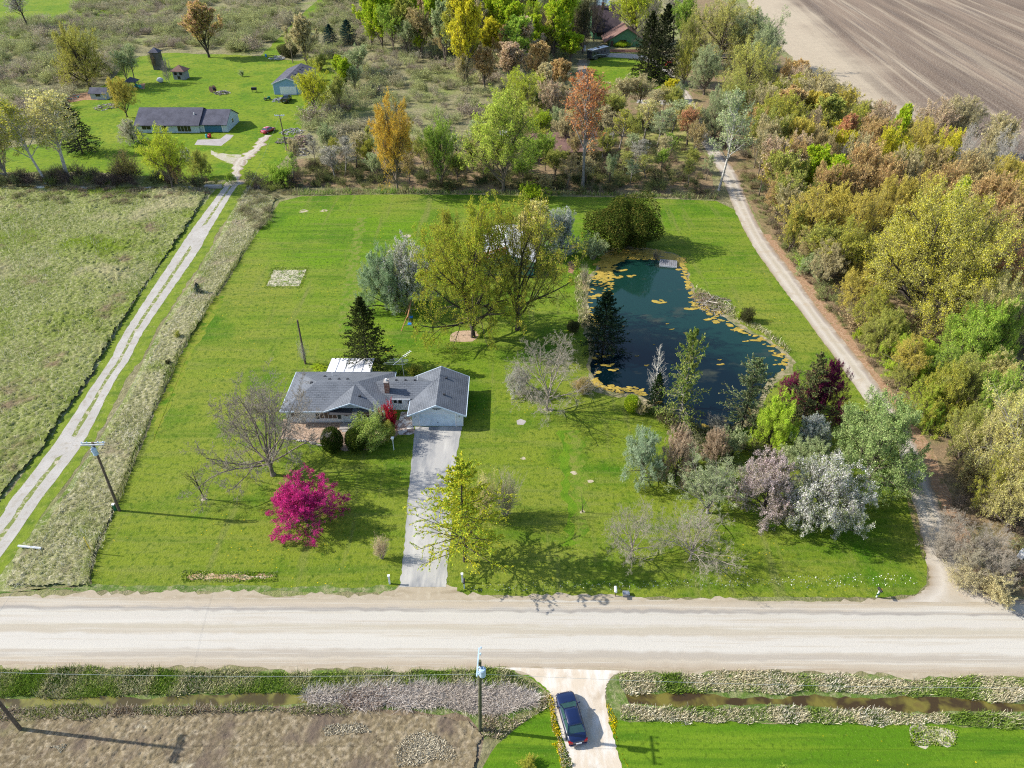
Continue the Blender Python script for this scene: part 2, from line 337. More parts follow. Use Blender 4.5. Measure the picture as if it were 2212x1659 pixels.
M['navy'] = paint('navy car paint', (.003, .010, .052)); M['redcar'] = paint('red car paint', (.42, .01, .03)); M['blackcar'] = paint('black car paint', (.012, .018, .03)); M['rv'] = paint('motorhome paint', (.05, .055, .07)); M['tractor'] = paint('tractor red', (.5, .015, .015))
M['carglass'] = plain('car glass', (.03, .07, .07), .06, .7, 0, .1)
M['tail'] = plain('tail light', (.25, .01, .01), .2)
M['lamp'] = plain('headlight', (.6, .62, .62), .15)
M['plate'] = plain('number plate', (.6, .62, .66), .4)
# plants: colour of a tree comes from the object's own colour (main), "tip" (second) and "bark"
def barkmat():
    m, nt, b = newmat('bark', .9, .1); a = nd(nt, 'ShaderNodeAttribute', attribute_type='OBJECT', attribute_name='bark')
    f, _ = noise(nt, 3., .35, .7, 4, 'pos'); nt.links.new(mix(nt, math_(nt, 'MULTIPLY', f, .5), a.outputs[0], (.05, .04, .03)), b.inputs['Base Color']); return m
def leafmat(name, soft=.38):
    m = bpy.data.materials.new(name); m.use_nodes = True; nt = m.node_tree; nt.nodes.remove(nt.nodes['Principled BSDF'])
    oi = nd(nt, 'ShaderNodeObjectInfo'); a = nd(nt, 'ShaderNodeAttribute', attribute_type='OBJECT', attribute_name='tip'); a2 = nd(nt, 'ShaderNodeAttribute', attribute_type='OBJECT', attribute_name='tipmix')
    ge = nd(nt, 'ShaderNodeNewGeometry'); rnd = ge.outputs['Random Per Island']
    fr = math_(nt, 'FRACT', math_(nt, 'MULTIPLY', rnd, 37.7)); _, big = noise(nt, .5, 0, 1, 2)
    pick = math_(nt, 'LESS_THAN', math_(nt, 'ADD', math_(nt, 'MULTIPLY', fr, .6), math_(nt, 'MULTIPLY', math_(nt, 'SUBTRACT', big, .3), 1.)), a2.outputs['Fac'])
    c = mix(nt, pick, oi.outputs['Color'], a.outputs[0])
    hs = nd(nt, 'ShaderNodeHueSaturation'); nt.links.new(c, hs.inputs['Color'])
    nt.links.new(math_(nt, 'ADD', .60, math_(nt, 'MULTIPLY', rnd, .8)), hs.inputs['Value']); nt.links.new(math_(nt, 'ADD', .485, math_(nt, 'MULTIPLY', fr, .03)), hs.inputs['Hue'])
    d = nd(nt, 'ShaderNodeBsdfDiffuse'); t = nd(nt, 'ShaderNodeBsdfTranslucent'); ms = nd(nt, 'ShaderNodeMixShader'); ms.inputs[0].default_value = soft
    nt.links.new(hs.outputs[0], d.inputs[0]); nt.links.new(hs.outputs[0], t.inputs[0]); nt.links.new(d.outputs[0], ms.inputs[1]); nt.links.new(t.outputs[0], ms.inputs[2])
    nt.links.new(ms.outputs[0], nt.nodes['Material Output'].inputs[0]); return m
def stuffmat(name, soft=.25, rough=.9):
    m = bpy.data.materials.new(name); m.use_nodes = True; nt = m.node_tree; nt.nodes.remove(nt.nodes['Principled BSDF'])
    a = nd(nt, 'ShaderNodeAttribute', attribute_type='GEOMETRY', attribute_name='tint'); ge = nd(nt, 'ShaderNodeNewGeometry')
    hs = nd(nt, 'ShaderNodeHueSaturation'); nt.links.new(a.outputs[0], hs.inputs['Color']); nt.links.new(math_(nt, 'ADD', .65, math_(nt, 'MULTIPLY', ge.outputs['Random Per Island'], .7)), hs.inputs['Value'])
    d = nd(nt, 'ShaderNodeBsdfDiffuse'); t = nd(nt, 'ShaderNodeBsdfTranslucent'); ms = nd(nt, 'ShaderNodeMixShader'); ms.inputs[0].default_value = soft
    nt.links.new(hs.outputs[0], d.inputs[0]); nt.links.new(hs.outputs[0], t.inputs[0]); nt.links.new(d.outputs[0], ms.inputs[1]); nt.links.new(t.outputs[0], ms.inputs[2])
    nt.links.new(ms.outputs[0], nt.nodes['Material Output'].inputs[0]); return m
M['bark'] = barkmat(); M['leaf'] = leafmat('leaves'); M['stuff'] = stuffmat('undergrowth')
# ------------------------------------------------ ground sheets
def dens(pts, step, jit, seed=0, closed=True):
    """world polygon with extra corners every `step` metres pushed sideways by noise"""
    P = [(p.x, p.y) if hasattr(p, 'x') else p for p in pts]; out = []; n = len(P)
    for i in range(n if closed else n - 1):
        a = P[i]; b = P[(i + 1) % n]; L = math.hypot(b[0] - a[0], b[1] - a[1]); k = min(400, max(1, int(L / step)))
        nx, ny = -(b[1] - a[1]) / (L + 1e-9), (b[0] - a[0]) / (L + 1e-9)
        for q in range(k):
            t = q / k; x = a[0] + (b[0] - a[0]) * t; y = a[1] + (b[1] - a[1]) * t
            j = ((float(vnoise(np.array(x * .13), np.array(y * .13), seed + 2)) - .5) * 1.2 + (float(vnoise(np.array(x * .45), np.array(y * .45), seed)) - .5) * .8 + (float(vnoise(np.array(x * 1.7), np.array(y * 1.7), seed + 5)) - .5)) * jit
            out.append((x + nx * j, y + ny * j))
    if not closed: out.append(P[-1])
    return out
def cr(pts, k=6):
    """Catmull-Rom through world points (open)"""
    P = [Vector((p[0], p[1], 0)) for p in pts]; out = []
    for i in range(len(P) - 1):
        a, b, c, d = P[max(i - 1, 0)], P[i], P[i + 1], P[min(i + 2, len(P) - 1)]
        for q in range(k):
            t = q / k; out.append(.5 * ((2 * b) + (c - a) * t + (2 * a - 5 * b + 4 * c - d) * t * t + (3 * b - a - 3 * c + d) * t ** 3))
    out.append(P[-1]); return out
def sheet(name, px, z, mat, step=1., jit=.4, world=False, kind='structure', seed=0, parent=None):
    P = px if world else [G(*p) for p in px]
    P = dens(P, step, jit, seed)
    import bmesh
    bm = bmesh.new(); f = bm.faces.new([bm.verts.new((x, y, z)) for x, y in P]); bm.normal_update()
    if f.normal.z < 0: f.normal_flip()
    bmesh.ops.triangulate(bm, faces=[f], ngon_method='EAR_CLIP')
    me = bpy.data.meshes.new(name); bm.to_mesh(me); bm.free(); me.materials.append(mat)
    o = link(me, name, parent)
    if kind: o['kind'] = kind
    return o
def strip(name, Lp, Rp, z, mat, jit=.25, k=8, nac=6, kind='structure', world=False):
    """road strip between a left and a right edge; v runs across it 0..1, u along it in metres"""
    A = cr([p if world else G(*p)[:2] for p in Lp], k); B = cr([p if world else G(*p)[:2] for p in Rp], k); n = min(len(A), len(B))
    A2, B2 = [], []
    for i in range(n - 1):
        q = max(1, int((A[i + 1] - A[i]).length / .8)); q = min(q, 30)
        for s in range(q): A2.append(A[i].lerp(A[i + 1], s / q)); B2.append(B[i].lerp(B[i + 1], s / q))
    A2.append(A[n - 1]); B2.append(B[n - 1]); V = []; uv = []; Q = []; u = 0
    for i, (a, b) in enumerate(zip(A2, B2)):
        if i: u += (A2[i] - A2[i - 1]).length
        d = (b - a).normalized(); ja = (random.random() - .5) * jit; jb = (random.random() - .5) * jit
        a = a + d * ja; b = b + d * jb
        for c in range(nac + 1):
            t = c / nac; p = a.lerp(b, t); V.append((p.x, p.y, z)); uv.append((u, t))
        if i:
            for c in range(nac):
                s = (i - 1) * (nac + 1) + c; Q.append((s, s + 1, s + nac + 2, s + nac + 1))
    me = npmesh(name, V, Q, [mat], uv=uv); o = link(me, name)
    if kind: o['kind'] = kind
    return o
me = npmesh('land', [(-3000, -600, 0), (3000, -600, 0), (3000, 4000, 0), (-3000, 4000, 0)], [(0, 1, 2, 3)], [M['land']])
tag(link(me, 'ground'), kind='structure')

LAWN = [(195, 1242), (207, 1195), (262, 1070), (298, 980), (335, 892), (395, 762), (470, 642), (545, 522), (585, 462), (604, 436), (650, 424), (800, 420), (1000, 420), (1200, 424), (1400, 428), (1548, 434), (1590, 455), (1628, 532), (1684, 612), (1748, 697), (1803, 772), (1853, 842), (1903, 907), (1938, 962), (1948, 1002), (1962, 1052), (1986, 1130), (2004, 1215), (2002, 1262), (1980, 1284), (1900, 1290), (1300, 1290), (1010, 1284), (985, 1276), (962, 1262), (862, 1262), (845, 1276), (400, 1272), (200, 1268)]
TRK_L = [(-300, 1420), (-160, 1300), (0, 1118), (20, 1085), (120, 955), (205, 826), (240, 775), (275, 708), (380, 548), (412, 500), (484, 404), (500, 392)]
TRK_R = [(-240, 1450), (-100, 1330), (22, 1175), (95, 1070), (180, 955), (246, 826), (280, 775), (318, 704), (425, 548), (452, 500), (508, 408), (528, 392)]
MEADOW_L = [(-700, 1285), (-700, 410), (0, 402), (200, 408), (460, 404), (468, 415), (404, 500), (365, 552), (262, 705), (190, 826), (105, 955), (5, 1085), (-20, 1120), (-180, 1300)]
MEADOW_R = [(530, 405), (600, 428), (583, 462), (541, 522), (466, 642), (391, 762), (331, 892), (294, 980), (258, 1070), (203, 1195), (191, 1242), (195, 1266), (60, 1268), (0, 1282), (-90, 1340), (0, 1218), (60, 1150), (130, 1075), (210, 955), (262, 870), (300, 800), (350, 705), (450, 552), (478, 500)]
DRYF = [(-700, 1700), (-200, 1562), (0, 1548), (200, 1540), (500, 1528), (720, 1532), (900, 1535), (1010, 1550), (1045, 1590), (1030, 1640), (1000, 1720), (960, 2000), (-900, 2000)]
sheet('meadow', MEADOW_L, .004, M['meadow'], 2, .5)
sheet('meadow', MEADOW_R, .004, M['meadow'], 2, .2)
sheet('lawn', LAWN, .008, M['lawn'], .8, .22)
sheet('neighbour_lawn', [(150, 222), (235, 178), (270, 140), (300, 122), (362, 114), (452, 117), (565, 121), (585, 128), (640, 132), (722, 127), (728, 150), (722, 200), (690, 235), (655, 262), (640, 300), (610, 350), (585, 378), (535, 386), (440, 392), (280, 378), (180, 372), (60, 372), (-300, 368), (-300, 330), (0, 322), (90, 310), (140, 262)], .008, M['lawn3'], 1.5, .8)
sheet('mown_path', [(560, 124), (600, 84), (640, 42), (668, 16), (690, -2), (715, -30), (742, -30), (712, 0), (680, 32), (640, 72), (610, 108), (600, 128)], .012, M['lawn3'], 2, .8)
sheet('far_meadow', [(-200, -40), (240, -30), (290, 8), (225, 40), (120, 62), (40, 84), (-200, 92)], .006, M['lawn3'], 4, 3)
sheet('plowed_field', [(1590, -120), (1612, 0), (1660, 62), (1700, 118), (1752, 168), (1846, 238), (1930, 290), (2040, 330), (2212, 396), (2900, 620), (4200, 500), (4200, -180)], .006, M['field'], 4, 1.5)
WOODF = [(1596, 385), (1612, 430), (1652, 510), (1712, 590), (1762, 660), (1822, 735), (1882, 810), (1918, 860), (1962, 930), (2002, 1010), (2032, 1080), (2062, 1160), (2094, 1232), (2130, 1283), (2300, 1296), (2900, 1300), (3300, 640), (2212, 420), (1930, 300), (1846, 245), (1752, 175), (1690, 120), (1630, 60), (1560, 0), (1480, 0), (1470, 150), (1530, 285)]
sheet('woodland_floor', WOODF, .012, M['floor'], 2, .6)
sheet('woodland_floor', [(620, 402), (800, 408), (1100, 416), (1400, 424), (1552, 428), (1530, 345), (1480, 250), (1440, 215), (1280, 190), (1180, 250), (980, 300), (760, 330), (640, 345)], .012, M['floor'], 2, 1.)
sheet('grass_clearing', [(1262, 190), (1272, 130), (1300, 112), (1420, 118), (1450, 150), (1440, 190), (1380, 200)], .016, M['lawn3'], 2, 1.2)
sheet('grass_clearing', [(1380, 290), (1440, 262), (1490, 262), (1512, 330), (1480, 350), (1395, 345), (1330, 330)], .016, ground('thin woodland grass', (.22, .23, .06), [((.32, .27, .13), .3, .45, .65), ((.15, .18, .04), .6, .5, .7)]), 2, 1.2)
sheet('leaf_litter', [(1700, 590), (1760, 675), (1815, 748), (1880, 825), (1912, 868), (1956, 938), (1996, 1016), (2026, 1084), (2056, 1164), (2088, 1236), (2125, 1284), (2165, 1284), (2118, 1222), (2088, 1150), (2058, 1070), (2026, 990), (1984, 920), (1935, 850), (1900, 808), (1846, 735), (1790, 662), (1730, 585), (1665, 505), (1640, 505)], .016, ground('brown leaf litter', (.28, .17, .10), [((.40, .28, .18), 2.5, .45, .7), ((.15, .14, .05), .8, .55, .7)], (6., .9, .1)), .8, .5)
sheet('leaf_litter', [(1940, 1000), (1958, 1065), (1978, 1140), (1996, 1215), (1992, 1150), (1976, 1080), (1960, 1010)], .02, ground('brown leaf litter on grass', (.25, .19, .09), [((.14, .17, .04), 1.2, .45, .6)], (6., .9, .1)), .6, .3)
sheet('dry_field', DRYF, .006, M['dry'], 1, .5)
sheet('lower_lawn', [(1330, 1556), (1420, 1562), (1600, 1560), (1800, 1562), (2000, 1566), (2212, 1574), (2900, 1590), (2900, 2100), (1390, 2100), (1345, 1680), (1328, 1610), (1312, 1560)], .008, M['lawn2'], 1, .3)
sheet('lower_lawn', [(1042, 1659), (1060, 1625), (1090, 1592), (1130, 1560), (1170, 1532), (1188, 1500), (1150, 1468), (1098, 1444), (1180, 1470), (1205, 1520), (1218, 1590), (1232, 1659), (1270, 1900), (980, 1900)], .009, M['lawn2'], .8, .2)
# verges and the road
sheet('verge', [(-800, 1262), (0, 1274), (200, 1262), (860, 1266), (872, 1280), (850, 1284), (400, 1281), (60, 1280), (-60, 1300), (-800, 1300)], .012, M['verge'], .6, .5)
sheet('verge', [(-900, 1437), (0, 1444), (400, 1447), (800, 1446), (1080, 1441), (1130, 1462), (1180, 1492), (1172, 1530), (1120, 1548), (1040, 1600), (1000, 1550), (400, 1552), (-100, 1572), (-900, 1620)], .005, M['verge'], .6, .6)
sheet('verge', [(1318, 1462), (1345, 1452), (1600, 1448), (1900, 1456), (2212, 1464), (3000, 1470), (3000, 1620), (2212, 1578), (1800, 1566), (1420, 1566), (1330, 1560), (1306, 1520), (1306, 1490)], .005, M['verge'], .6, .6)
sheet('road_shoulder', [(-1200, 1270), (0, 1290), (60, 1278), (400, 1277), (840, 1281), (862, 1266), (962, 1266), (985, 1284), (1010, 1288), (1300, 1294), (1600, 1298), (1900, 1297), (1985, 1288), (2130, 1284), (2175, 1292), (2300, 1298), (3400, 1310), (3400, 1500), (2212, 1466), (1900, 1458), (1600, 1450), (1345, 1452), (1318, 1462), (1306, 1490), (1180, 1486), (1140, 1462), (1090, 1441), (800, 1446), (400, 1446), (0, 1442), (-1200, 1430)], .014, M['shoulder'], .5, .7)
strip('road', [(-1600, 1275), (0, 1289), (1106, 1296), (2212, 1303), (3800, 1313)], [(-1600, 1424), (0, 1436), (1106, 1441), (2212, 1455), (3800, 1470)], .018, M['road'], .3, 20, 8)
strip('lane', [(1436, 150), (1452, 175), (1472, 205), (1484, 236), (1503, 286), (1531, 336), (1557, 378), (1585, 450), (1626, 530), (1682, 610), (1746, 695), (1801, 770), (1851, 840), (1901, 905), (1936, 960), (1947, 1000), (1961, 1050), (1985, 1130), (2003, 1215), (2008, 1250), (1996, 1276), (1955, 1293), (1900, 1300)],
      [(1450, 148), (1466, 175), (1492, 205), (1506, 236), (1532, 286), (1564, 336), (1596, 385), (1612, 430), (1652, 510), (1712, 590), (1762, 660), (1822, 735), (1882, 810), (1918, 860), (1962, 930), (1992, 990), (2012, 1045), (2048, 1130), (2090, 1225), (2104, 1250), (2124, 1274), (2160, 1290), (2260, 1302)], .022, M['lane'], .35)
strip('farmyard_drive', [(1270, 118), (1330, 115), (1400, 122), (1436, 148)], [(1270, 126), (1330, 124), (1400, 134), (1452, 168)], .026, M['track'], .6)
sheet('forest_drive', [(1250, 128), (1268, 128), (1270, 190), (1245, 190)], .02, M['lane'], 2, .8)
sheet('drive_spur', [(1490, 228), (1440, 216), (1380, 216), (1375, 222), (1440, 226), (1496, 242)], .02, M['track'], 2, .8)
strip('driveway', [(897, 922), (891, 985), (882, 1060), (876, 1150), (870, 1215), (863, 1268)], [(998, 921), (986, 985), (980, 1060), (974, 1150), (968, 1215), (963, 1268)], .026, M['drive'], .18)
strip('lower_drive', [(1060, 1441), (1130, 1452), (1165, 1475), (1190, 1500), (1201, 1540), (1225, 1620), (1240, 1665), (1290, 1900)], [(1380, 1450), (1330, 1456), (1313, 1475), (1307, 1495), (1311, 1540), (1327, 1600), (1343, 1665), (1400, 1900)], .022, ground('sandy drive', (.48, .41, .32), [((.58, .55, .50), (.8, .25, 1), .45, .65), ((.34, .27, .19), .35, .55, .72), ((.33, .28, .22), 8., .6, .85)], (12., .4, .04)), .25)
# two wheel tracks with a grassy hump between them
def lerp2(a, b, t): return (a[0] + (b[0] - a[0]) * t, a[1] + (b[1] - a[1]) * t)
sheet('track_verge', [(a[0] - 14 - a[1] * .006, a[1]) for a in TRK_L] + [(b[0] + 16 + b[1] * .012, b[1]) for b in TRK_R[::-1]], .010, ground('track verge', (.15, .20, .02), [((.08, .13, .015), .5, .45, .65), ((.25, .25, .08), 1.5, .55, .75)], (4., .8, .1)), 1, .5)
strip('track_hump', TRK_L, TRK_R, .016, ground('grassy hump', (.16, .19, .05), [((.40, .36, .28), 1.2, .5, .62)], (5., .8, .1)), .2)
strip('track', TRK_L, [lerp2(a, b, .43) for a, b in zip(TRK_L, TRK_R)], .022, M['track'], .16)
strip('track', [lerp2(a, b, .60) for a, b in zip(TRK_L, TRK_R)], TRK_R, .022, M['track'], .16)
sheet('track_gravel', [(405, 520), (425, 495), (455, 480), (440, 520), (418, 548)], .026, M['track'], .8, .3)
sheet('track_gravel', [(120, 960), (150, 940), (165, 945), (150, 975), (120, 990)], .026, M['track'], .8, .3)
strip('neighbour_drive', [(484, 404), (500, 372), (507, 352), (524, 336), (550, 316), (569, 292)], [(524, 398), (522, 372), (528, 354), (548, 336), (571, 314), (588, 292)], .026, M['lane'], 1.6)
sheet('neighbour_drive', [(455, 325), (468, 334), (490, 333), (520, 335), (535, 345), (528, 358), (508, 356), (488, 348), (472, 340)], .022, ground('worn gravel turnaround', (.36, .33, .25), [((.25, .26, .09), .35, .5, .62), ((.44, .40, .34), .8, .5, .7)]), 1, 1.4)
sheet('concrete_apron', [(420, 313), (427, 302), (476, 300), (489, 290), (505, 292), (498, 300), (478, 315)], .02, M['slab'], 5, 0)
sheet('farmyard_dirt', [(142, 214), (160, 205), (200, 196), (225, 193), (240, 208), (225, 216), (180, 216), (150, 222)], .016, M['dirt'], 1, .6)
sheet('flower_bed_soil', [(300, 182), (312, 180), (312, 192), (300, 192)], .016, M['dirt'], 1, .4)
# patches on the lawns
sheet('horseshoe_sand_pit', [(591, 583), (663, 582), (648, 619), (576, 618)], .014, M['sand'], .35, .25)
sheet('tree_mulch_ring', [(973, 722), (985, 716), (1010, 714), (1030, 716), (1035, 728), (1020, 738), (995, 740), (970, 738)], .014, ground('mulch', (.42, .30, .21), [((.3, .22, .14), 2, .4, .7)], (6, .7, .08)), .5, .3)
sheet('bare_clay_patch', [(398, 1247), (410, 1236), (440, 1238), (480, 1240), (530, 1240), (580, 1240), (594, 1246), (570, 1252), (520, 1252), (450, 1253), (410, 1253)], .014, M['clay'], .3, .5)
sheet('sandy_patch', [(1970, 1570), (1990, 1568), (2010, 1580), (2055, 1582), (2062, 1592), (2050, 1606), (1985, 1606), (1972, 1592)], .014, M['sand'], .3, .7)
sheet('bare_lawn_patch', [(1225, 565), (1240, 563), (1246, 575), (1238, 592), (1226, 588)], .014, M['dirt'], .8, .3)
sheet('stone_mulch_bed', [(606, 948), (612, 905), (640, 912), (760, 912), (845, 905), (880, 912), (868, 935), (848, 950), (800, 972), (745, 976), (700, 960), (640, 950)], .014, M['mulch'], .6, .3)
sheet('flagstone_walk', [(866, 890), (888, 890), (893, 922), (900, 935), (884, 940), (862, 940), (856, 920)], .022, ground('flagstone', (.30, .23, .19), [((.55, .52, .48), 1.1, .48, .52), ((.16, .12, .1), 1.8, .55, .6)], (3., .7, .05)), .6, .3)
sheet('ash_spot', [(1116, 909), (1124, 906), (1134, 909), (1130, 917), (1118, 917)], .014, M['slab'], .4, .15)
for i, (x, y, r) in enumerate([(1240, 1022, 8), (1275, 1040, 6), (655, 456, 10), (700, 455, 8), (1130, 990, 6), (880, 510, 10), (1185, 886, 11), (1122, 852, 6), (440, 1078, 6), (1258, 1106, 5)]):
    p = G(x, y); r = r * mpp(p); sheet('bare_spot', [(p.x + r * math.cos(a) * (1 + .3 * math.sin(3 * a + i)), p.y + r * .8 * math.sin(a)) for a in [k * .6 for k in range(10)]], .014, ground('bare spot %d' % i, (.40, .34, .25), [((.16, .18, .04), 1.5, .45, .6)], (5, .6, .06)) if i == 0 else bpy.data.materials['bare spot 0'], .5, .15, world=True)
# mower marks: paler dry strips and a lusher dip in the lawn
LW = lambda n, c, c2: ground(n, c, [(c2, 1.1, .42, .6), ((.07, .15, .008), .5, .5, .65)], (4., .9, .16))
strip('lawn_strip', [(772, 470), (752, 560), (738, 660), (730, 720)], [(792, 470), (776, 560), (766, 660), (760, 720)], .011, LW('dry mown strip', (.16, .185, .04), (.11, .19, .01)), .9)
strip('lawn_strip', [(1226, 930), (1230, 1010), (1238, 1100), (1240, 1180)], [(1256, 930), (1262, 1010), (1266, 1100), (1262, 1180)], .011, LW('dry mown strip by the swale', (.165, .19, .035), (.12, .19, .015)), 1.2)
strip('lawn_strip', [(1208, 930), (1212, 1010), (1218, 1100), (1222, 1180)], [(1226, 930), (1230, 1010), (1238, 1100), (1240, 1180)], .012, LW('lush swale grass', (.095, .185, .010), (.12, .20, .012)), 1.2)
sheet('lawn_strip', [(460, 640), (480, 640), (350, 900), (330, 960), (318, 960), (336, 892), (395, 762)], .011, LW('dry mown edge', (.20, .215, .03), (.15, .20, .015)), 1, 1)
# ditch water
sheet('ditch_water', [(-400, 1548), (0, 1505), (120, 1510), (260, 1508), (420, 1500), (560, 1500), (660, 1500), (720, 1510), (640, 1522), (480, 1524), (300, 1528), (150, 1530), (0, 1524), (-400, 1570)], .016, M['ditchwater'], .6, .4)
sheet('ditch_water', [(1352, 1505), (1400, 1500), (1480, 1496), (1560, 1505), (1660, 1504), (1760, 1500), (1860, 1508), (1960, 1508), (2080, 1510), (2212, 1518), (2700, 1530), (2700, 1560), (2212, 1540), (2100, 1538), (1980, 1534), (1880, 1534), (1760, 1524), (1600, 1526), (1480, 1524), (1400, 1524), (1362, 1520)], .016, water('ditch water brown', (.045, .028, .008), (.14, .12, .02), (.10, .06, .02), .4, .45, .62, .15), .6, .4)
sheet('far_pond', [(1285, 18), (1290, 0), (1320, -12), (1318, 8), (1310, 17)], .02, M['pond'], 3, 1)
sheet('creek_water', [(-200, 405), (100, 401), (300, 404), (440, 402), (480, 406), (440, 408), (250, 409), (0, 408), (-200, 412)], .014, M['ditchwater'], 1, .4)
# ------------------------------------------------ the pond
POND = [(1290, 590), (1300, 565), (1312, 549), (1338, 540), (1378, 540), (1420, 542), (1455, 553), (1476, 568), (1482, 592), (1490, 622), (1502, 648), (1540, 670), (1565, 688), (1600, 712), (1640, 728), (1680, 752), (1702, 778), (1695, 800), (1660, 822), (1640, 870), (1610, 905), (1570, 925), (1520, 928), (1480, 915), (1430, 880), (1380, 852), (1330, 848), (1290, 838), (1272, 800), (1282, 760), (1278, 700), (1268, 650), (1276, 615)]
PW = [tuple(G(*p)[:2]) for p in POND]
pcx = sum(p[0] for p in PW) / len(PW); pcy = sum(p[1] for p in PW) / len(PW)
def grow_poly(P, d): return [(x + (x - pcx) / math.hypot(x - pcx, y - pcy) * d, y + (y - pcy) / math.hypot(x - pcx, y - pcy) * d) for x, y in P]
sheet('pond_bank', grow_poly(PW, 1.2), .016, ground('muddy bank', (.20, .18, .09), [((.34, .28, .18), 1.2, .45, .65), ((.10, .13, .03), .8, .5, .7)], (4., .8, .12)), .7, .8, world=True)
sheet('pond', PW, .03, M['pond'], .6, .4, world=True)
# algae: mats hugging the banks and loose rafts, all one uncountable film
def algae():
    V = []; Q = []; rr = random.Random(3)
    def blob(cx, cy, rx, ry, z):
        n = 9; b = len(V); ph = rr.random() * 6; V.append((cx, cy, z + .02))
        for k in range(n):
            a = 2 * math.pi * k / n; s = 1 + .35 * math.sin(2 * a + ph) + rr.uniform(-.3, .3); V.append((cx + rx * s * math.cos(a), cy + ry * s * math.sin(a), z))
        for k in range(n): Q.append((b, b + 1 + k, b + 1 + (k + 1) % n, b + 1 + (k + 1) % n))
    L = dens(PW, .5, 0, 2); arr = np.array(L); z = .045
    for x, y in L:
        px, py = proj(x, y, 0); dens_ = .85 if py < 600 else (.3 if px < 1300 and py < 720 else (.40 if (px > 1490 and py < 800) else (.7 if (py > 820 and px < 1390) else .10)))
        if px > 1470 and py < 640: dens_ = .25
        width = 4.2 if (py < 570 and px < 1475) else (5. if px < 1340 and py < 620 else 1.8)
        if py < 572 and px < 1475 and rr.random() < .8: d = rr.random() * 3.2; vx, vy = pcx - x, pcy - y; l = math.hypot(vx, vy); blob(x + vx / l * d, y + vy / l * d, 1.5, .9, z)
        for _ in range(9 if py < 620 else 4):
            if rr.random() > dens_: continue
            d = rr.random() ** 1.3 * width; vx, vy = pcx - x, pcy - y; l = math.hypot(vx, vy); s = rr.uniform(.16, .42)
            blob(x + vx / l * d + rr.uniform(-.3, .3), y + vy / l * d, s * 1.3, s * .9, z + rr.uniform(0, .012))
    for (x, y, s) in [(1418, 652, 1.), (1428, 655, .7), (1300, 590, 1.3), (1330, 600, 1.1), (1308, 572, 1.4), (1340, 585, 1.), (1360, 597, .8), (1290, 640, 1.), (1500, 668, 1.), (1530, 690, .9), (1552, 676, 1.2), (1545, 697, .6), (1610, 738, .5), (1632, 736, .8), (1542, 694, .5), (1485, 668, .8), (1480, 720, .35), (1450, 712, .4), (1440, 700, .3), (1555, 788, .5), (1553, 778, .3), (1395, 790, .35), (1375, 770, .3), (1310, 790, .9), (1322, 800, .7), (1306, 770, .7), (1690, 752, .5), (1640, 735, .6), (1465, 570, .7), (1490, 622, .4), (1505, 650, .6), (1412, 745, .2), (1425, 820, .25), (1345, 705, .25)]:
        p = G(x, y); blob(p.x, p.y, s * .8, s * .45, z + .02)
        blob(p.x + s, p.y + .3 * s, s * .45, s * .3, z + .03)
    V2 = np.array(V); Qa = np.array(Q); tri = Qa[:, :3]
    me = npmesh('algae', V2, tri, [M['algae']]); tag(link(me, 'pond_algae'), 'mustard yellow algae mats floating along the banks of the pond', 'algae', kind='stuff')
algae()

# ------------------------------------------------ rough grass as relief
def relief(name, polys, cell, amp, mat, seed=1, z0=.02, dmax=None, label=None, edge=None):
    P = [dens([tuple(G(*p)[:2]) for p in poly], 1., .6, 4) for poly in polys]; xs = [x for q in P for x, _ in q]; ys = [y for q in P for _, y in q]
    nx = int((max(xs) - min(xs)) / cell) + 2; ny = int((max(ys) - min(ys)) / cell) + 2
    X, Y = np.meshgrid(min(xs) + np.arange(nx) * cell, min(ys) + np.arange(ny) * cell)
    X = X + (_h(X * 97 // 1, Y * 89 // 1, 3) - .5) * cell * .6; Y = Y + (_h(X * 61 // 1, Y * 83 // 1, 9) - .5) * cell * .6
    a = 1 - np.abs(2 * vnoise(X * 1.5, Y * 1.5, seed) - 1); b = vnoise(X * 3.1, Y * 3.1, seed + 1); c = vnoise(X * .12, Y * .12, seed + 2); d = _h(X * 31 // 1, Y * 37 // 1, seed + 3)
    Z = z0 + amp * (.22 * a + .45 * b + .45 * d) * (.45 + c)
    cx = (X[:-1, :-1] + X[1:, 1:]) / 2; cy = (Y[:-1, :-1] + Y[1:, 1:]) / 2; keep = np.zeros(cx.shape, bool)
    for q in P: keep |= inside(cx, cy, q)
    I = np.arange(nx * ny).reshape(ny, nx); Q = np.stack([I[:-1, :-1], I[:-1, 1:], I[1:, 1:], I[1:, :-1]], -1)[keep]
    used = np.zeros(nx * ny, bool); used[Q.ravel()] = True; mp = np.cumsum(used) - 1
    V = np.stack([X.ravel(), Y.ravel(), Z.ravel()], -1)[used]; me = npmesh(name, V, mp[Q], [mat]); o = link(me, name)
    return tag(o, label, 'grass', kind='stuff')
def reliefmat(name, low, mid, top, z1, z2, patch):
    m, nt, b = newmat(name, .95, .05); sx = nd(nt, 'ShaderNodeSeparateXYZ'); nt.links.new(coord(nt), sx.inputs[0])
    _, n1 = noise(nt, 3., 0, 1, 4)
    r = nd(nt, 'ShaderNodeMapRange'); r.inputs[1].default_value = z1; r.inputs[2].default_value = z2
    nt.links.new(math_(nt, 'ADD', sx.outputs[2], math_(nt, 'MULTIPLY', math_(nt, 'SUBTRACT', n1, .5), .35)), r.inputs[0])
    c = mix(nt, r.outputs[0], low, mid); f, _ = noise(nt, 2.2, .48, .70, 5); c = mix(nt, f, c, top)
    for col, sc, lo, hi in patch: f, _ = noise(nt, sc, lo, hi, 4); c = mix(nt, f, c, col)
    nt.links.new(c, b.inputs['Base Color']); _, h = noise(nt, 7., 0, 1, 5, rough=.8); bump(nt, b, h, .7, .12); return m
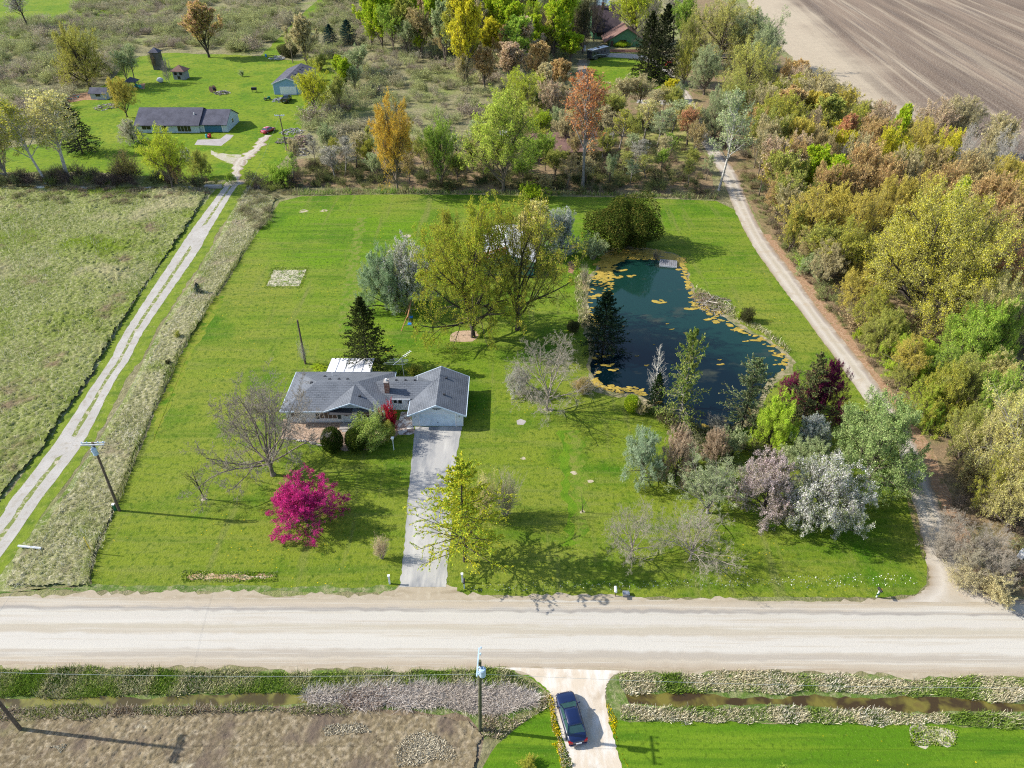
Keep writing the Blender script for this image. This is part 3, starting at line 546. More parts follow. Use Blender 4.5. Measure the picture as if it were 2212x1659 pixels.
mm = reliefmat('tussock grass', (.055, .075, .015), (.17, .195, .055), (.33, .32, .17), .05, .34, [((.12, .17, .015), .05, .50, .62), ((.17, .125, .08), .09, .58, .68), ((.28, .26, .14), .055, .54, .66), ((.09, .12, .02), .2, .58, .68)])
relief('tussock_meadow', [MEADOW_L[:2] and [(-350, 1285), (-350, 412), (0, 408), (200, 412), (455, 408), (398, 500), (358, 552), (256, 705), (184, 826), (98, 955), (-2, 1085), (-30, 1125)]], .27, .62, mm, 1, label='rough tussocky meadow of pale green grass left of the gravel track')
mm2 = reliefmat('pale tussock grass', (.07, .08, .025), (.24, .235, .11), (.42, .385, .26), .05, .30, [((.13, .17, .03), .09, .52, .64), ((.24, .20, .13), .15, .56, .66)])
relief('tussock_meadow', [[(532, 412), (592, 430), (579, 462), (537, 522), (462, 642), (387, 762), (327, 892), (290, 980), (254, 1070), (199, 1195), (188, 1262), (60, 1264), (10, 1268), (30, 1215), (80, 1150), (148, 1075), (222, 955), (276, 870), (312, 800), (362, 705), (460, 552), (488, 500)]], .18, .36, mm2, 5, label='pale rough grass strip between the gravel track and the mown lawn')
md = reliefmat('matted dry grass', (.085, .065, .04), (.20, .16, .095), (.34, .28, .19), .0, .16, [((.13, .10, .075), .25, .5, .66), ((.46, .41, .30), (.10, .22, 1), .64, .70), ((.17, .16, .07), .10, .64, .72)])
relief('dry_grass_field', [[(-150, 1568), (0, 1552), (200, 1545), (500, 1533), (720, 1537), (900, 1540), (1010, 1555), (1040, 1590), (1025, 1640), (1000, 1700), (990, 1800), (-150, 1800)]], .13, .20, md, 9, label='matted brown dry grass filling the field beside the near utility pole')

# ------------------------------------------------ blades and reeds
def blades(name, polys, n, hrange, w, cols, lean=.5, seed=1, label=None, cat='grass', z=0., flat=0., jit=.5, gain=1.4):
    r = np.random.default_rng(seed); out = []
    P = [dens([tuple(G(*p)[:2]) for p in poly], .8, jit, 6) for poly in polys]
    ar = []
    for q in P: ar.append(abs(sum(q[i][0] * q[(i + 1) % len(q)][1] - q[(i + 1) % len(q)][0] * q[i][1] for i in range(len(q)))) / 2)
    for q, a in zip(P, ar):
        k = int(n * a / sum(ar)); xs = [x for x, _ in q]; ys = [y for _, y in q]; X = r.uniform(min(xs), max(xs), k * 6); Y = r.uniform(min(ys), max(ys), k * 6)
        s = inside(X, Y, q); out.append(np.stack([X[s][:k], Y[s][:k]], -1))
    p = np.concatenate(out); k = len(p); h = r.uniform(*hrange, k) * (.6 + .8 * vnoise(p[:, 0] * .5, p[:, 1] * .5, seed)); a = r.uniform(0, 6.283, k)
    la = a + r.uniform(-.6, .6, k) + 1.2; ln = r.uniform(0, lean, k) * h + flat * h
    b = np.stack([p[:, 0], p[:, 1], np.full(k, z)], -1); d = np.stack([np.cos(a), np.sin(a), np.zeros(k)], -1) * (w * r.uniform(.5, 1.3, k))[:, None]
    top = b + np.stack([np.cos(la) * ln, np.sin(la) * ln, h], -1)
    V = np.stack([b - d, b + d, top + d * .35, top - d * .35], 1).reshape(-1, 3); Q = np.arange(4 * k).reshape(k, 4)
    cols = np.array(cols); ci = (vnoise(p[:, 0] * .4, p[:, 1] * .4, seed + 3) * len(cols) * .9 + r.uniform(-.9, 1.2, k)).astype(int).clip(0, len(cols) - 1)
    me = npmesh(name, V, Q, [M['stuff']], col=np.repeat((cols[ci] * gain).clip(0, .8), 4, 0)); o = link(me, name); return tag(o, label, cat, kind='stuff')
# ------------------------------------------------ plants: branch skeletons grown level by level, unit height and width
def nrm(a): return a / (np.linalg.norm(a, axis=-1, keepdims=True) + 1e-9)
def branches(r, S, D, L, R, k, wig, up, taper=.35):
    n = len(S); P = np.zeros((n, k + 1, 3)); P[:, 0] = S; d = nrm(D)
    for i in range(k):
        d = nrm(d + r.normal(0, wig, (n, 3)) + np.array([0, 0, up])); P[:, i + 1] = P[:, i] + d * (L / k)[:, None]
    t = np.linspace(0, 1, k + 1)[None]; return P, R[:, None] * (1 - t * (1 - taper))
def tubes(P, R, m):
    n, k, _ = P.shape; d = nrm(P[:, -1] - P[:, 0]); ref = np.where(np.abs(d[:, 2:3]) < .9, np.array([[0, 0, 1.]]), np.array([[1., 0, 0]]))
    u = nrm(np.cross(d, ref)); v = np.cross(d, u); a = np.arange(m) * 2 * np.pi / m
    ring = u[:, None, None] * np.cos(a)[None, None, :, None] + v[:, None, None] * np.sin(a)[None, None, :, None]
    V = P[:, :, None] + ring * R[:, :, None, None]; I = np.arange(n * k * m).reshape(n, k, m); J = np.roll(I, -1, 2)
    Q = np.stack([I[:, :-1], J[:, :-1], J[:, 1:], I[:, 1:]], -1).reshape(-1, 4); return V.reshape(-1, 3), Q
def kids(r, P, R, c, t0, t1, ang, ratio, prof=None, rr=.6, jit=.25, glob=None):
    """c children on each parent between t0 and t1 of its length, leaving at `ang` degrees"""
    n, k, _ = P.shape; t = t0 + (t1 - t0) * ((np.arange(c)[None] + r.random((n, c))) / c); f = t * (k - 1); i = np.minimum(f.astype(int), k - 2); w = (f - i)[..., None]
    rows = np.arange(n)[:, None]; A = P[rows, i]; B = P[rows, i + 1]; S = A * (1 - w) + B * w; D = nrm(B - A)
    ra = R[rows, i] * (1 - w[..., 0]) + R[rows, i + 1] * w[..., 0]; Lp = np.linalg.norm(P[:, 1:] - P[:, :-1], axis=-1).sum(1)[:, None]
    ref = r.normal(0, 1, D.shape)
    if glob is not None:   # spread evenly round a vertical axis
        az = (np.arange(c)[None] * 2.4 + r.random((n, 1)) * 6.28 + r.normal(0, .25, (n, c))); ref = np.stack([np.cos(az), np.sin(az), np.zeros_like(az)], -1)
    e = nrm(ref - (ref * D).sum(-1, keepdims=True) * D); th = np.radians(r.uniform(ang[0], ang[1], (n, c)))[..., None]
    d = D * np.cos(th) + e * np.sin(th); L = Lp * ratio * (1 + r.uniform(-jit, jit, (n, c)))
    if prof is not None: L = L * prof(t)
    return S.reshape(-1, 3), d.reshape(-1, 3), L.reshape(-1), (ra * rr).reshape(-1)
def leafquads(r, C, size, flat=0., elong=1.25, dirs=None):
    n = len(C); a = nrm(r.normal(0, 1, (n, 3)) if dirs is None else dirs + r.normal(0, .35, (n, 3))); b = r.normal(0, 1, (n, 3)); b[:, 2] *= 1 - flat
    b = nrm(np.cross(a, nrm(b))); s = size * r.uniform(.55, 1.35, n)[:, None]
    if flat: a[:, 2] *= 1 - flat
    V = np.stack([C - a * s * elong, C - b * s * .6, C + a * s * elong, C + b * s * .6], 1).reshape(-1, 3); return V, np.arange(4 * n).reshape(n, 4)
class Plant:
    def __init__(s): s.tv = []; s.tq = []; s.cv = []; s.cq = []; s.cm = []; s.nt = 0; s.nc = 0
    def wood(s, P, R, m, crown):
        V, Q = tubes(P, R, m)
        if crown: s.cv.append(V); s.cq.append(Q + s.nc); s.cm.append(np.zeros(len(Q), int)); s.nc += len(V)
        else: s.tv.append(V); s.tq.append(Q + s.nt); s.nt += len(V)
    def leaves(s, V, Q): s.cv.append(V); s.cq.append(Q + s.nc); s.cm.append(np.ones(len(Q), int)); s.nc += len(V)
    def finish(s, name, spread=None):
        T = np.concatenate(s.tv) if s.tv else None; C = np.concatenate(s.cv); q = np.quantile(C, .998, axis=0); h = max(q[2], 1e-3)
        rad = np.quantile(np.hypot(C[:, 0], C[:, 1]), .965) * 1.04; sc = np.array([.5 / rad, .5 / rad, 1 / h])
        # the trunk keeps its roundness: it is thinned by the same scale as the crown is narrowed
        C = C * sc; meC = npmesh(name + ' crown', C, np.concatenate(s.cq), [M['bark'], M['leaf']], np.concatenate(s.cm))
        meT = npmesh(name + ' trunk', T * sc, np.concatenate(s.tq), [M['bark']], smooth=True) if T is not None else None
        return meT, meC
def decid(seed, trunk=.35, nl=9, lt=(.5, 1.), lang=(22, 52), llen=.8, lprof=None, c=(8, 7, 5), ang=((28, 60), (30, 65), (30, 70)), ratio=(.5, .42, .42), brush=0, wig=(.10, .13, .16), up=(.05, .03, .02), leaf=4, lsize=.016, lj=.012, r0=.028, multi=1, leader=True, trop=None, tw=1., zmin=None):
    r = np.random.default_rng(seed); p = Plant()
    if multi == 1: S = np.zeros((1, 3)); D = np.array([[r.normal(0, .04), r.normal(0, .04), 1.]])
    else: a = np.arange(multi) * 6.28 / multi + r.random() * 6; S = np.stack([np.cos(a) * .02, np.sin(a) * .02, 0 * a], -1); D = np.stack([np.cos(a) * .28, np.sin(a) * .28, 1 + 0 * a], -1)
    P0, R0 = branches(r, S, D, np.full(multi, trunk), np.full(multi, r0 / multi ** .4), 8, .03, .05, .62); R0[:, 0] *= 1.35; p.wood(P0, R0, 8, False)
    S, D, L, R = kids(r, P0, R0, nl, lt[0], lt[1], lang, llen / trunk if trunk else 1, lprof, .55, .15, True)
    if leader and multi == 1:
        a = r.random(3) * 6.28; S = np.concatenate([S, np.repeat(P0[:, -1], 3, 0)]); D = np.concatenate([D, np.stack([np.cos(a) * .3, np.sin(a) * .3, np.ones(3)], -1)]); L = np.concatenate([L, np.full(3, llen * (.9 if lprof is None else .35))]); R = np.concatenate([R, np.full(3, r0 * .45)])
    P, R1 = branches(r, S, D, L, R, 6, wig[0], up[0], .3); p.wood(P, R1, 5, False); Rr = R1
    for i, n in enumerate(c):
        last = i == len(c) - 1
        S, D, L, R = kids(r, P, Rr, n, .22, 1., ang[i], ratio[i], lambda t: 1.15 - .6 * t, .55, .3)
        P, Rr = branches(r, S, D, L, np.maximum(R, .0009 * tw), 4 if not last else 3, wig[min(i + 1, 2)], up[min(i + 1, 2)], .35); p.wood(P, Rr, 3, i > 0 or last)
    if leaf:
        n, k, _ = P.shape; t = .3 + .75 * r.random((n, leaf)); f = np.clip(t * (k - 1), 0, k - 1.001); i = f.astype(int); w = (f - i)[..., None]; rows = np.arange(n)[:, None]
        C = (P[rows, i] * (1 - w) + P[rows, i + 1] * w).reshape(-1, 3); C = C + r.normal(0, lj, C.shape); p.leaves(*(leafquads(r, C, lsize, 0, brush, np.repeat(nrm(P[:, -1] - P[:, 0]), leaf, 0)) if brush else leafquads(r, C, lsize)))
    return p.finish('tree')
def spruce(seed, n=150, rmax=.5, slim=.85, start=.06, dens=8, size=.011, droop=.25, gap=0., ragged=.3):
    r = np.random.default_rng(seed); p = Plant(); P0, R0 = branches(r, np.zeros((1, 3)), np.array([[0, 0, 1.]]), np.array([.98]), np.array([.016]), 10, .006, .05, .12); p.wood(P0, R0, 7, False)
    t = start + (1 - start) * (np.arange(n) + r.random(n)) / n; S = np.stack([np.interp(t, np.linspace(0, 1, 11), P0[0, :, i]) for i in range(3)], -1)
    az = np.arange(n) * 2.4 + r.normal(0, .3, n); L = rmax * ((1 - t) ** slim + .03) * np.clip((t - start) * 9 + .5, 0, 1) * (1 - ragged + ragged * 1.6 * r.random(n)); L *= np.where(r.random(n) < gap, .35, 1)
    D = np.stack([np.cos(az), np.sin(az), .45 * t - droop * (1 - t)], -1); P, R1 = branches(r, S, D, L, .0065 * (1.1 - t), 5, .05, .03, .2); p.wood(P, R1, 3, False)
    S, D, L, R = kids(r, P, R1, 12, .12, 1., (35, 65), .34, lambda t: 1.25 - .8 * t, .5, .25); D[:, 2] *= .4; D[:, 2] -= .05
    P2, R2 = branches(r, S, D, L, np.maximum(R * .5, .0006), 3, .08, -.02, .4); p.wood(P2, R2, 3, True)
    m, k, _ = P2.shape; tt = r.random((m, dens)); f = np.clip(tt * (k - 1), 0, k - 1.001); i = f.astype(int); w = (f - i)[..., None]; rows = np.arange(m)[:, None]
    C = (P2[rows, i] * (1 - w) + P2[rows, i + 1] * w).reshape(-1, 3) + r.normal(0, .004, (m * dens, 3)); dd = np.repeat(nrm(P2[:, -1] - P2[:, 0]), dens, 0)
    p.leaves(*leafquads(r, C, size, 0, 1.15, dd)); return p.finish('conifer')
def bush(seed, n=16000, size=.016, lumps=.28, base=.0, twigs=200, bare=False, round_=1.):
    r = np.random.default_rng(seed); p = Plant(); a = r.random(14) * 6.28
    P0, R0 = branches(r, np.zeros((14, 3)) + np.stack([np.cos(a) * .05, np.sin(a) * .05, 0 * a], -1), np.stack([np.cos(a) * .5, np.sin(a) * .5, 1 + 0 * a], -1), np.full(14, .6), np.full(14, .012), 5, .1, .02, .3); p.wood(P0, R0, 4, False)
    S, D, L, R = kids(r, P0, R0, max(4, twigs // 14), .2, 1, (20, 60), .45); P, R1 = branches(r, S, D, L, R * .5 + .0012, 4, .12, .03, .3); p.wood(P, R1, 3, True)
    d = nrm(r.normal(0, 1, (n, 3))); lump = sum(np.sin(d @ r.normal(0, 4, 3) + r.random() * 6) for _ in range(5)) / 5
    rad = (.5 + lumps * .5 * lump) * (r.random(n) ** .22); C = d * rad[:, None] * np.array([1, 1, 1.]) ; C[:, 2] = C[:, 2] * round_ + .5; C = C[C[:, 2] > base]
    p.leaves(*leafquads(r, C, size)); return p.finish('bush')
def twiggy(seed, n=26, leaf=2, size=.02, sp=.9, up=.06, kk=(6, 5), lj=.02):
    r = np.random.default_rng(seed); p = Plant(); a = r.random(n) * 6.28; e = r.uniform(.1, sp, n)
    P0, R0 = branches(r, np.stack([np.cos(a) * .06, np.sin(a) * .06, 0 * a], -1), np.stack([np.cos(a) * e, np.sin(a) * e, np.ones(n)], -1), r.uniform(.6, 1., n), np.full(n, .009), 5, .10, up, .3); p.wood(P0, R0, 4, False)
    P, Rr = P0, R0
    for c, ra in zip(kk, (.45, .4)):
        S, D, L, R = kids(r, P, Rr, c, .2, 1, (20, 55), ra, lambda t: 1.1 - .5 * t, .5); P, Rr = branches(r, S, D, L, np.maximum(R, .0016), 3, .13, .03, .4); p.wood(P, Rr, 3, True)
    if leaf:
        C = np.repeat(P.reshape(-1, 3), leaf, 0); C = C + r.normal(0, lj, C.shape); C = C[C[:, 2] > .05]; p.leaves(*leafquads(r, C, size))
    return p.finish('shrub')
up_prof = lambda t: np.sin(np.clip(t, 0, 1) * 2.6 + .45)
KIND = {
 'bare': [decid(s, .24, 12, (.35, 1.), (28, 84), .76, c=(8, 7, 6, 5), ang=((28, 60), (30, 65), (30, 70), (30, 75)), ratio=(.52, .46, .42, .5), leaf=0, r0=.026, wig=(.13, .16, .18), tw=1.5) for s in (11, 12)],
 'orchard': [decid(s, .24, 10, (.5, 1.), (35, 82), .8, c=(8, 7, 6, 4), ang=((28, 60), (30, 65), (30, 70), (30, 75)), ratio=(.5, .46, .42, .5), leaf=0, r0=.024, wig=(.15, .18, .2), up=(.03, .02, .0), tw=1.1) for s in (14, 15)],
 'vase': [decid(s, .42, 18, (.2, 1.), (20, 68), .60, c=(9, 8, 7), leaf=3, lsize=.0066, lj=.009, tw=1.3, r0=.024, up=(.07, .04, .03)) for s in (21, 22, 23)],
 'lowvase': [decid(27, .42, 24, (.10, 1.), (24, 92), .62, c=(9, 8, 7), leaf=5, lsize=.0046, lj=.009, tw=1.2, r0=.024, up=(.05, .03, .03))],
 'bigoak': [decid(35, .38, 26, (.12, 1.), (26, 92), .58, c=(10, 9, 8), leaf=5, lsize=.0034, lj=.008, tw=1.1, r0=.03, wig=(.15, .16, .18))],
 'openvase': [decid(s, .34, 14, (.15, 1.), (20, 80), .66, c=(8, 7, 6), leaf=4, lsize=.0052, lj=.009, tw=1.3, r0=.024, up=(.07, .04, .03)) for s in (25, 26)],
 'oak': [decid(s, .38, 22, (.15, 1.), (26, 90), .60, c=(9, 8, 7), leaf=3, lsize=.0060, lj=.009, tw=1.3, r0=.03, wig=(.15, .16, .18)) for s in (31, 32)],
 'wood': [decid(s, .42, 13, (.3, 1.), (10, 34), .62, c=(8, 7, 6), ang=((14, 40), (16, 44), (18, 50)), ratio=(.5, .45, .4), leaf=2, brush=1.9, lsize=.0085, lj=.010, r0=.016, up=(.06, .08, .08), tw=1.6) for s in (41, 42, 43)],
 'thin': [decid(s, .8, 15, (.38, 1.), (18, 50), .28, c=(7, 6, 5), leaf=1, lsize=.0085, lj=.012, r0=.014, up=(.1, .06, .04)) for s in (46, 47)],
 'plume': [decid(s, .7, 26, (.08, 1.), (9, 30), .46, lambda t: 1.2 - .7 * t, c=(8, 7, 5), ang=((12, 36), (14, 40), (18, 46)), ratio=(.45, .42, .4), leaf=2, brush=2., lsize=.0085, lj=.010, r0=.014, tw=1.5, up=(.12, .12, .1)) for s in (51, 52)],
 'round': [decid(s, .28, 20, (.15, 1.), (20, 92), .66, c=(9, 8, 7), leaf=5, lsize=.0075, lj=.013, r0=.024, multi=1) for s in (61, 62)],
 'blossom': [decid(s, .26, 22, (.25, 1.), (22, 95), .66, c=(9, 8, 6), leaf=5, lsize=.0078, lj=.012, r0=.024) for s in (66, 67)],
 'spruce': [spruce(71), spruce(72, 170, slim=.75)],
 'openspruce': [spruce(74, 110, ragged=.7, gap=.25, dens=7), spruce(75, 120, slim=.6, ragged=.7, gap=.2, droop=.35, start=.12)],
 'pine': [decid(s, .95, 34, (.16, 1.), (55, 92), .42, lambda t: 1.25 - t * .95, c=(8, 6), ang=((30, 60), (25, 60)), ratio=(.45, .5), leaf=16, lsize=.0115, lj=.012, r0=.018, up=(.03, .03, .03), leader=False) for s in (81, 82)],
 'whitepine': [spruce(131, 84, slim=.62, ragged=.55, gap=.12, droop=-.05, start=.14, dens=34, size=.0056)],
 'clipped': [bush(91, 14000, .018, .10)],
 'bush': [bush(94, 14000, .016, .45), bush(95, 13000, .017, .6)],
 'yew': [bush(97, 30000, .0115, .6, round_=.95)],
 'twiggy': [twiggy(101, n=34, leaf=0, kk=(9, 8)), twiggy(102, n=34, leaf=1, size=.012, kk=(8, 7)), ],
 'shrubby': [twiggy(104, n=30, leaf=3, size=.016), twiggy(105, n=30, leaf=4, size=.017, sp=1.2)],
 'sapling': [decid(111, .5, 7, (.4, 1.), (20, 50), .55, c=(5, 4), ang=((25, 50), (25, 60)), ratio=(.45, .45), leaf=0, r0=.02, tw=2.)],
 'deadspruce': [decid(115, .97, 44, (.12, .98), (50, 75), .30, lambda t: 1.2 - t, c=(6, 4), ang=((30, 60), (25, 60)), ratio=(.35, .5), leaf=0, r0=.016, up=(.10, .05, .03), leader=False, tw=1.3)],
 'forked': [decid(118, .28, 2, (.7, 1.), (15, 35), .9, c=(2,), ang=((20, 40),), ratio=(.3,), leaf=0, r0=.03, leader=False, tw=3.)],
}
PAL = {  # main leaf colour, second colour, share of the second, word
 'LM': ((.24, .33, .02), (.36, .40, .03), .35, 'lime green'), 'YG': ((.26, .27, .045), (.38, .36, .05), .4, 'yellow green'), 'OL': ((.25, .27, .06), (.32, .32, .07), .4, 'olive'),
 'GO': ((.39, .32, .065), (.42, .37, .07), .4, 'golden'), 'OR': ((.39, .26, .12), (.40, .32, .12), .4, 'copper'), 'RD': ((.38, .18, .10), (.33, .26, .09), .35, 'russet'),
 'TN': ((.38, .33, .18), (.33, .29, .14), .4, 'tan'), 'PK': ((.42, .31, .22), (.40, .34, .18), .4, 'pinkish tan'), 'GG': ((.25, .30, .14), (.33, .36, .19), .4, 'grey green'), 'MG': ((.20, .30, .04), (.28, .36, .06), .4, 'mid green'),
 'PY': ((.40, .36, .12), (.46, .43, .20), .4, 'pale yellow'), 'YE': ((.46, .41, .03), (.36, .36, .04), .35, 'bright yellow'), 'DG': ((.025, .05, .015), (.05, .085, .02), .3, 'dark green'), 'BL': ((.02, .055, .05), (.035, .08, .075), .4, 'blue green'),
 'DK': ((.08, .085, .035), (.13, .13, .05), .4, 'dark olive'), 'BR': ((.33, .25, .12), (.35, .31, .13), .45, 'brown'), 'WH': ((.66, .62, .58), (.24, .30, .14), .35, 'white'), 'GY': ((.30, .28, .23), (.25, .25, .2), .4, 'grey')}
BARK = {'m': (.25, .21, .165), 'n': (.17, .14, .11), 'd': (.07, .06, .05), 'g': (.26, .24, .22), 'w': (.50, .48, .44), 't': (.36, .31, .25)}
def fill(o, pal, bark):
    if isinstance(pal, str): pal = PAL[pal]
    c, t, m = pal[:3]; k_ = 1.0 if max(c) > .55 or max(c) < .09 else 1.45; c = tuple(x * k_ for x in c); t = tuple(x * (1. if max(t) > .5 else k_) for x in t); o.color = (*c, 1); o['tip'] = t; o['tipmix'] = m; b = BARK[bark]; o['bark'] = b if o.name.startswith('trunk') else tuple(b[i] * .75 + min(c[i], .5) * .35 for i in range(3))
cnt = [0]
def plant(kind, loc, w, h, pal, bark='n', name='tree', label=None, cat='tree', group=None, variant=None, lean=(0, 0)):
    cnt[0] += 1; v = KIND[kind]; T, C = v[(cnt[0] if variant is None else variant) % len(v)]
    o = empty(name, loc, 0, label, cat, group); rz = (cnt[0] * 2.399) % 6.283
    if isinstance(pal, str): pal = PAL[pal]
    for me, nm in ((T, 'trunk'), (C, 'crown')):
        if me is None: continue
        c = bpy.data.objects.new(nm, me); COL.objects.link(c); c.parent = o; c.scale = (w, w, h); c.rotation_euler = (lean[0], lean[1], 0) if lean != (0, 0) else (0, 0, rz); fill(c, pal, bark)
    return o
FLAT = {'spruce', 'openspruce', 'deadspruce', 'sapling', 'forked', 'whitepine'}
def top_row(p, h, w, kind):
    """photo row of the upper edge of a crown taken as an ellipsoid sitting on its stem"""
    if kind in FLAT: return proj(p.x, p.y, h)[1]
    c = h * .42; zc = h - c; y0 = proj(p.x, p.y, zc)[1]; e = math.atan2(CAMH - zc, math.hypot(p.x, p.y)); k = .8 if kind in ('wood', 'thin', 'plume') else .92
    return y0 - math.hypot(w * .5 * k * math.sin(e), c * math.cos(e)) / mpp(p, zc)
def tree(kind, bx, by, ty, wpx, pal, bark, name, label, cat='tree', group=None, variant=None, lean=(0, 0), dy=0):
    """base pixel, top pixel row and width in pixels of the photograph; becomes a real place, height and width"""
    p = G(bx, by); w = wpx * mpp(p, 4.); lo, hi = .3, 45.
    for _ in range(30):
        m = (lo + hi) / 2; lo, hi = (m, hi) if top_row(p, m, w, kind) > ty else (lo, m)
    h = max(lo, .25 * w if kind not in ('clipped',) else .7 * w); w = wpx * mpp(p, h * .55); return plant(kind, p, w, h, pal, bark, name, label, cat, group, variant, lean)
# ------------------------------------------------ buildings
def window(parent, x0, x1, y, z0, z1, mats=None, bars=(1, 1), frame=.07, dirn=-1, name='window', lattice=False, axis='y'):
    """window in a wall facing -y (dirn -1) at y, or facing +x when axis='x' (then x0,x1 run along y)"""
    def bx(m, a0, a1, d0, d1, c0, c1):
        if axis == 'y': m.box(a0, a1, min(y + dirn * d0, y + dirn * d1), max(y + dirn * d0, y + dirn * d1), c0, c1)
        else: m.box(min(y + dirn * d0, y + dirn * d1), max(y + dirn * d0, y + dirn * d1), a0, a1, c0, c1)
    f = MB()
    bx(f, x0 - frame, x1 + frame, 0, .06, z0 - frame, z0); bx(f, x0 - frame, x1 + frame, 0, .06, z1, z1 + frame)
    bx(f, x0 - frame, x0, 0, .06, z0, z1); bx(f, x1, x1 + frame, 0, .06, z0, z1)
    for i in range(1, bars[0]): c = x0 + (x1 - x0) * i / bars[0]; bx(f, c - .025, c + .025, .02, .05, z0, z1)
    for i in range(1, bars[1]): c = z0 + (z1 - z0) * i / bars[1]; bx(f, x0, x1, .022, .048, c - .02, c + .02)
    fo = f.build(name, mats or M['white'], parent); g = MB(); bx(g, x0, x1, .004, .02, z0, z1); g.build('pane', M['glass'], fo)
    if lattice:
        l = MB(); W = x1 - x0; H_ = z1 - z0
        for s in (1, -1):
            for q in (-.5, 0, .5):
                a = (x0 + W * (.5 + q - .25 * 1), z0 if s > 0 else z1); b_ = (x0 + W * (.5 + q + .25), z1 if s > 0 else z0)
                a = (min(max(a[0], x0), x1), a[1]); b_ = (min(max(b_[0], x0), x1), b_[1]); l.tube((a[0], y - .03, a[1]), (b_[0], y - .03, b_[1]), .018, n=4)
        l.build('lattice', M['white'], fo)
    return fo
def gable(m, x0, x1, y0, y1, ze, zr, oh=.4, th=.16, axis='y', oe=.4, mi=0):
    """two roof slabs; ridge along `axis`"""
    if axis == 'y':
        xm = (x0 + x1) / 2; dz = (zr - ze) / (xm - x0) * oe
        m.slab([(x0 - oe, y0 - oh, ze - dz), (x0 - oe, y1 + oh, ze - dz), (xm, y1 + oh, zr), (xm, y0 - oh, zr)], th, mi); m.slab([(x1 + oe, y1 + oh, ze - dz), (x1 + oe, y0 - oh, ze - dz), (xm, y0 - oh, zr), (xm, y1 + oh, zr)], th, mi)
    else:
        ym = (y0 + y1) / 2; dz = (zr - ze) / (ym - y0) * oe
        m.slab([(x0 - oh, y0 - oe, ze - dz), (x1 + oh, y0 - oe, ze - dz), (x1 + oh, ym, zr), (x0 - oh, ym, zr)], th, mi); m.slab([(x1 + oh, y1 + oe, ze - dz), (x0 - oh, y1 + oe, ze - dz), (x0 - oh, ym, zr), (x1 + oh, ym, zr)], th, mi)
def walls(m, x0, x1, y0, y1, z1, zr=None, axis='y', z0=0):
    m.box(x0, x1, y0, y1, z0, z1)
    if zr:
        if axis == 'y':
            xm = (x0 + x1) / 2
            for y in (y0, y1): m.face([(x0, y, z1), (x1, y, z1), (xm, y, zr)] if y == y0 else [(x1, y, z1), (x0, y, z1), (xm, y, zr)])
            m.face([(x0, y0, z1), (xm, y0, zr), (xm, y1, zr), (x0, y1, z1)]); m.face([(xm, y0, zr), (x1, y0, z1), (x1, y1, z1), (xm, y1, zr)])
        else:
            ym = (y0 + y1) / 2
            for x in (x0, x1): m.face([(x, y0, z1), (x, ym, zr), (x, y1, z1)] if x == x0 else [(x, y0, z1), (x, y1, z1), (x, ym, zr)])
            m.face([(x0, y0, z1), (x1, y0, z1), (x1, ym, zr), (x0, ym, zr)]); m.face([(x0, ym, zr), (x1, ym, zr), (x1, y1, z1), (x0, y1, z1)])
def vents(roof, pts, sz=.36, h=.14, mat='dark'):
    for x, y, z in pts: m = MB(); m.hexa([(x - sz / 2, y - sz / 2, z - .1), (x + sz / 2, y - sz / 2, z - .1), (x + sz / 2, y + sz / 2, z - .1), (x - sz / 2, y + sz / 2, z - .1)], [(x - sz / 2.6, y - sz / 2.6, z + h), (x + sz / 2.6, y - sz / 2.6, z + h), (x + sz / 2.6, y + sz / 2.6, z + h), (x - sz / 2.6, y + sz / 2.6, z + h)]); m.build('roof_vent', M[mat], roof)

